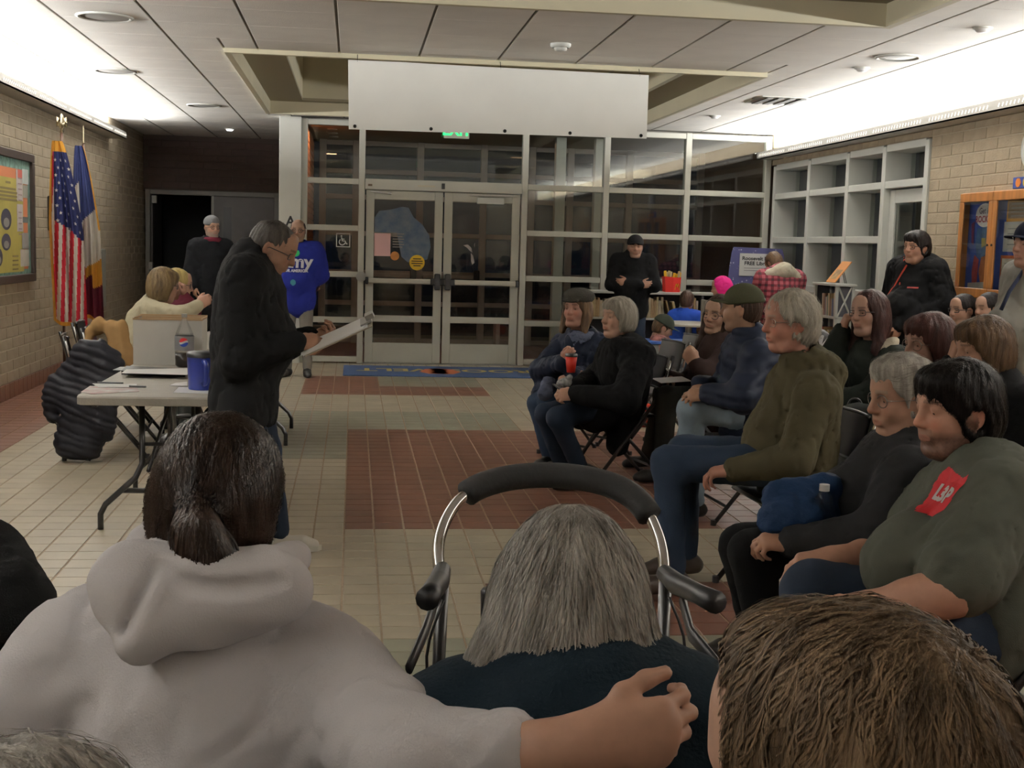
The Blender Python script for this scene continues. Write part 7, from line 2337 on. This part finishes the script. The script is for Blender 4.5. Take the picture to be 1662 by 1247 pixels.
MB().box(-hw, hw, hd_ - .02, hd_, 0, ht - .03).build('back_panel', SHD, t)
for x_ in (-hw, -hw / 3, hw / 3, hw): MB().rbox(x_ - .015, x_ + .015, -hd_, hd_ - .02, 0, ht - .03, .003).build('upright', SHW if x_ == -hw else SHD, t)
for z_ in (.05, .36, .66): MB().rbox(-hw, hw, -hd_ + .01, hd_ - .02, z_ - .012, z_ + .012, .003).build('shelf_board', SHW, t)
g = np.random.default_rng(8); x_ = xs0 + .05; nb = 0
mats_b = BOOKC[:5]
while x_ < 4.9:
    if abs(x_ - (xs0 + (xs1 - xs0) / 3)) < .05 or abs(x_ - (xs0 + 2 * (xs1 - xs0) / 3)) < .05: x_ += .06; continue
    if 3.98 < x_ < 4.12: x_ += .14; continue
    wb_ = g.uniform(.014, .032); hb_ = g.uniform(.19, .255); tl = -.25 if 3.72 < x_ < 3.98 else 0.0
    o = MB().rbox(0, wb_, -.075, .075, 0, hb_, .002).build('book', mats_b[int(g.integers(0, 5))]); o.location = (x_, ysf + .10, .674 + (wb_ * abs(math.sin(tl)) if tl > 0 else 0)); o.rotation_euler = (0, tl, 0)
    tag(o, BN[o.data.materials[0].name] + ' upright book on the upper shelf of the long low bookcase', 'book', 'books in the long bookcase'); x_ += wb_ / math.cos(tl) + (.055 if tl == -.25 else .003); nb += 1

c = onY(1090, 458, 14.95)
t = thing('meal_bag', 'red fast-food bag with golden arches on the bookcase top', 'bag', (float(c[0]), 14.95, ht))
RB = mat('bag_red', (.62, .018, .012), .55); YB_ = mat('arch_yellow', (.85, .50, .02), .5)
V = [(-.09, -.07, 0), (.09, -.07, 0), (.09, .07, 0), (-.09, .07, 0), (-.105, -.07, .19), (.10, -.07, .18), (.10, .07, .19), (-.105, .07, .185), (.0, -.085, 0), (.0, -.085, .18)]
mb = MB(); mb._add(V, [(3, 2, 1, 8, 0), (0, 8, 9, 4), (8, 1, 5, 9), (1, 2, 6, 5), (2, 3, 7, 6), (3, 0, 4, 7)]); mb.build('bag', RB, t)
MB().tube(smooth([(.025, -.082, .03), (.033, -.082, .085), (.042, -.081, .10), (.052, -.080, .06), (.062, -.079, .10), (.072, -.078, .085), (.080, -.077, .03)]), .004, 6).build('arches', YB_, t, True)
for k in range(9):
    xx, yy = g.uniform(-.085, .085), g.uniform(-.05, .05); MB().rbox(xx - .015, xx + .015, yy - .006, yy + .006, .10, g.uniform(.22, .28), .002, Matrix.Rotation(g.uniform(-.15, .15), 4, 'Y')).build('wrapper', mat('wrapper_tan', (.50, .40, .22), .7) if k % 2 else YB_, t)

t = thing('display_board', 'dark blue speckled display board standing behind the plaid-shirted person', 'display board', tuple(onY(1226, 470, 14.86) * A(1, 1, 0) + A(0, 0, ht)))
a, b = onY(1184, 402, 14.86), onY(1272, 402, 14.86); L0 = A(t.location); zt2 = a[2] - L0[2]; hw = (b[0] - a[0]) / 2
SPK = bpy.data.materials.new('speckled_blue'); SPK.use_nodes = True
N = SPK.node_tree.nodes; L = SPK.node_tree.links; vo = N.new('ShaderNodeTexVoronoi'); vo.inputs['Scale'].default_value = 22; tc_ = N.new('ShaderNodeTexCoord'); L.new(tc_.outputs['Object'], vo.inputs['Vector'])
rp = N.new('ShaderNodeValToRGB'); rp.color_ramp.elements[0].position = .16; rp.color_ramp.elements[0].color = (.32, .33, .40, 1); rp.color_ramp.elements[1].position = .24; rp.color_ramp.elements[1].color = (.045, .045, .13, 1)
L.new(vo.outputs['Distance'], rp.inputs['Fac']); L.new(rp.outputs['Color'], N['Principled BSDF'].inputs['Base Color']); N['Principled BSDF'].inputs['Roughness'].default_value = .8
V = []
mb = MB(); out = [(-hw, .0), (hw, 0), (hw + .01, zt2 * .3), (hw - .01, zt2 * .6), (hw, zt2 * .85), (hw - .03, zt2), (-hw + .04, zt2 + .01), (-hw + .02, zt2 * .9), (-hw, zt2 * .6), (-hw - .01, zt2 * .3)]
mb.prism(out, -.006, .006, Matrix.Rotation(math.pi / 2, 4, 'X')); mb.build('board', SPK, t)
sgn = onY(1201, 411, 14.84); sg2 = onY(1256, 449, 14.84)
pw_, ph_ = sg2[0] - sgn[0], sgn[2] - sg2[2]; sc_ = A((sgn[0] + sg2[0]) / 2, 14.84, (sgn[2] + sg2[2]) / 2)
MB().box(sgn[0] - L0[0], sg2[0] - L0[0] + .08, -.022, -.020, sg2[2] - L0[2], sgn[2] - L0[2]).build('sign_sheet', WHITEP, t)
text_on('lettering', 'Roosevelt Readers', .062, (sgn[0] + .03, 14.8375, sc_[2] + .075), (1, 0, 0), (0, 0, 1), INK, t, .002, align='LEFT', wscale=1.05)
text_on('lettering', 'FREE Library', .062, (sgn[0] + .06, 14.8375, sc_[2] + .015), (1, 0, 0), (0, 0, 1), INK, t, .002, align='LEFT', wscale=1.05)
for k in range(2): MB().box(sgn[0] - L0[0] + .06, sg2[0] - L0[0], -.024, -.0225, sc_[2] - L0[2] - .045 - k * .03, sc_[2] - L0[2] - .038 - k * .03).build('print_line', mat('grey_ink', (.25, .25, .27), .7), t)

# white shelf with crossed side
Yn = 11.85
xa, xb = onY(1357, 470, Yn)[0], onY(1388, 470, Yn)[0]; zt3 = onY(1357, 461, Yn)[2]; Yf = xa * 12.42 / onY(1325, 470, 12.42)[0]; Yf = 12.45
t = thing('side_shelf', 'small white bookshelf with crossed slats on its side near the windows', 'bookshelf', (float(xa), Yn, 0)); dx = xb - xa; dy = Yf - Yn
MB().rbox(-.015, dx + .015, -.015, dy + .015, zt3 - .025, zt3, .004).build('top', SHW, t)
for x0_, x1_, y0_, y1_ in ((0, .03, 0, .03), (dx - .03, dx, 0, .03), (0, .03, dy - .03, dy), (dx - .03, dx, dy - .03, dy)): MB().rbox(x0_, x1_, y0_, y1_, 0, zt3 - .025, .003).build('post', SHW, t)
for z_ in (.1, zt3 * .42, zt3 * .72): MB().rbox(.0, dx, .0, dy, z_ - .012, z_ + .012, .003).build('shelf_board', SHW, t)
MB().box(dx - .012, dx, .03, dy - .03, .1, zt3 - .03).build('back_panel', SHD, t)
MB().box(.03, dx - .03, dy - .012, dy, .1, zt3 - .03).build('end_panel', SHD, t)
MB().box(.03, dx - .03, .016, .02, zt3 * .72, zt3 - .03).build('end_panel', SHD, t)
zz0, zz1 = zt3 * .72 + .012, zt3 - .03
for p_, q_ in (((.03, zz0), (dx - .03, zz1)), ((dx - .03, zz0), (.03, zz1))): MB().tube([(p_[0], .008, p_[1]), (q_[0], .008, q_[1])], .010, 4).build('cross_slat', SHW, t)
MB().rbox(.03, dx - .03, .0, .02, .1, zt3 * .72, .003).build('lower_panel', SHW, t)
yy = Yn + .06
for k in range(14):
    wb_ = g.uniform(.014, .03); hb_ = g.uniform(.17, .24)
    o = MB().rbox(.03, .16, 0, wb_, 0, hb_, .002).build('book', BOOKC[int(g.integers(0, 8))]); o.location = (float(xa), yy, zt3 * .72 + .013 if k % 2 == 0 or True else 0); o.rotation_euler = (-.08, 0, 0)
    tag(o, BN[o.data.materials[0].name] + ' upright book on the upper shelf of the white side shelf', 'book', 'books in the side shelf, upper'); yy += wb_ + .004
    if yy > Yf - .08: break
yy = Yn + .05
for k in range(18):
    wb_ = g.uniform(.014, .03); hb_ = g.uniform(.18, .25)
    o = MB().rbox(.03, .16, 0, wb_, 0, hb_, .002).build('book', BOOKC[int(g.integers(0, 8))]); o.location = (float(xa), yy, zt3 * .42 + .013)
    tag(o, BN[o.data.materials[0].name] + ' upright book on the lower shelf of the white side shelf', 'book', 'books in the side shelf, lower'); yy += wb_ + .003
    if yy > Yf - .06: break
t = thing('picture_book', 'orange picture book propped on a stand on the white side shelf', 'book', (float(xa) + .06, Yn + .30, float(zt3)))
Tb = Matrix.Translation((.0, 0, .005)) @ Matrix.Rotation(math.radians(38), 4, 'Y')
MB().rbox(-.010, .0, -.12, .12, 0, .27, .002, Tb).build('cover', mat('orange_cover', (.62, .25, .06), .4), t)
MB().rbox(-.0115, -.010, -.08, .08, .04, .16, .0005, Tb).build('cover_picture', mat('cover_picture', (.55, .36, .16), .5, col2=(.16, .09, .05), nscale=14), t)
MB().tube([(.11, -.02, .16), (.16, -.02, 0)], .004, 6).tube([(.11, .02, .16), (.16, .02, 0)], .004, 6).build('stand', BLACK, t)

# little round table with bottle and grey box
c = onZ(1118, 524, .74)
t = thing('round_table', 'small pale table beside the children', 'table', (float(c[0]), float(c[1]), 0))
MB().lathe([(.0, .715), (.37, .715), (.38, .722), (.38, .735), (.37, .74), (.0, .74)], n=36, cap=False).build('table_top', mat('pale_laminate', (.52, .50, .43), .5), t)
MB().lathe([(.035, .0), (.035, .715)], n=16).build('column', STEEL, t); MB().lathe([(.0, 0), (.25, 0), (.25, .015), (.05, .04), (.0, .04)], n=28, cap=False).build('foot', STEEL, t)
cb2 = onZ(1104, 519, .741)
t = thing('water_bottle', 'small clear bottle on the children\'s table', 'bottle', tuple(cb2))
MB().lathe([(.0, 0), (.03, 0), (.032, .01), (.032, .11), (.014, .15), (.014, .165)], n=18, cap=False).build('bottle_wall', mat('milky_plastic', (.50, .55, .42), .3), t, True)
MB().lathe([(.016, .165), (.016, .185), (.0, .185)], n=14, cap=False).build('cap', WHITEP, t)
cb2 = onZ(1160, 524, .741)
t = thing('grey_carton', 'plain grey folded screen standing on the children\'s table', 'box', tuple(cb2))
MB().rbox(-.12, .13, -.01, .01, 0, .24, .003).build('panel', mat('plain_grey', (.28, .27, .24), .7), t)
MB().rbox(-.12, -.10, .0, .14, 0, .24, .003).build('side_panel', mat('plain_grey', (.28, .27, .24), .7), t)
c = at(1076, 552, 12.0)
t = thing('storage_bin', 'low grey storage bin with a blue rim beside the small child', 'bin', (float(c[0]), float(c[1]), 0)); zr = c[2]
MB().rbox(-.22, .22, -.16, .16, 0, zr - .03, .01).build('bin', mat('bin_grey', (.12, .12, .11), .6), t)
MB().rbox(-.24, .24, -.18, .18, zr - .03, zr, .006).build('rim', mat('bin_blue', (.02, .09, .35), .5), t)

# empty chairs in the middle, bags on laps
chair(2.14, 9.05, 190, 'empty black folding chair behind the woman in the long black coat')
chair(2.50, 9.75, 190, 'empty black folding chair before the small child')
t = thing('tote_bag', 'blue fabric bag on the lap of the grey-haired woman', 'bag', tuple(at(1295, 830, 4.2)))
BG = cloth('blue_bag', (.008, .022, .058), .7, bump=.4, bscale=60)
q = lambda x, y, d: at(x, y, d)
soft('bag', [EL(q(1295, 835, 4.22), (.13, .10, .085)), RC(q(1262, 800, 4.25), q(1345, 792, 4.25), .04, .05, s=.06), RC(q(1262, 850, 4.18), q(1330, 850, 4.2), .05, .05, s=.06)], .009, BG, t, lambda P: .008 * waves(P, .05, 6) + .003 * waves(P, .02, 2))
cp_ = q(1338, 795, 4.14)
t = thing('drink_bottle', 'bottle with white cap poking out of the blue bag', 'bottle', tuple(cp_))
MB().lathe([(.0, -.16), (.03, -.16), (.03, -.03), (.014, -.004)], n=18, cap=False).build('bottle_wall', PLA, t, True)
MB().lathe([(.017, -.004), (.017, .018), (.0, .018)], n=16, cap=False).build('cap', WHITEP, t)
t = thing('printed_bag', 'dark printed shopping bag on the lap of the auburn-haired woman', 'bag', tuple(at(1388, 692, 6.7)))
soft('bag', [EL(q(1388, 690, 6.7), (.17, .07, .11)), EL(q(1400, 705, 6.7), (.14, .08, .09), s=.05)], .011, mat('dark_collage', (.035, .032, .04), .4, col2=(.12, .06, .05), nscale=16), t, folds(.006, .06, 2))
MB().tube(smooth([tuple(q(1372, 672, 6.62) - A(t.location)), tuple(q(1380, 650, 6.6) - A(t.location)), tuple(q(1395, 650, 6.6) - A(t.location)), tuple(q(1402, 672, 6.62) - A(t.location))]), .007, 6).build('handle', BLACK, t, True)
t = thing('red_bag', 'small red bag on the floor under the empty chairs', 'bag', tuple(onZ(1046, 694, 0)))
soft('bag', [EL(A(t.location) + A(0, 0, .10), (.10, .07, .11)), PL(A(0, 0, .003), (0, 0, -1))], .012, cloth('red_bag', (.30, .03, .015)), t, folds(.006, .06, 2))
MB().tube(smooth([(-.05, 0, .18), (-.03, 0, .25), (.03, 0, .25), (.05, 0, .18)]), .006, 6).build('strap', BLACK, t, True)
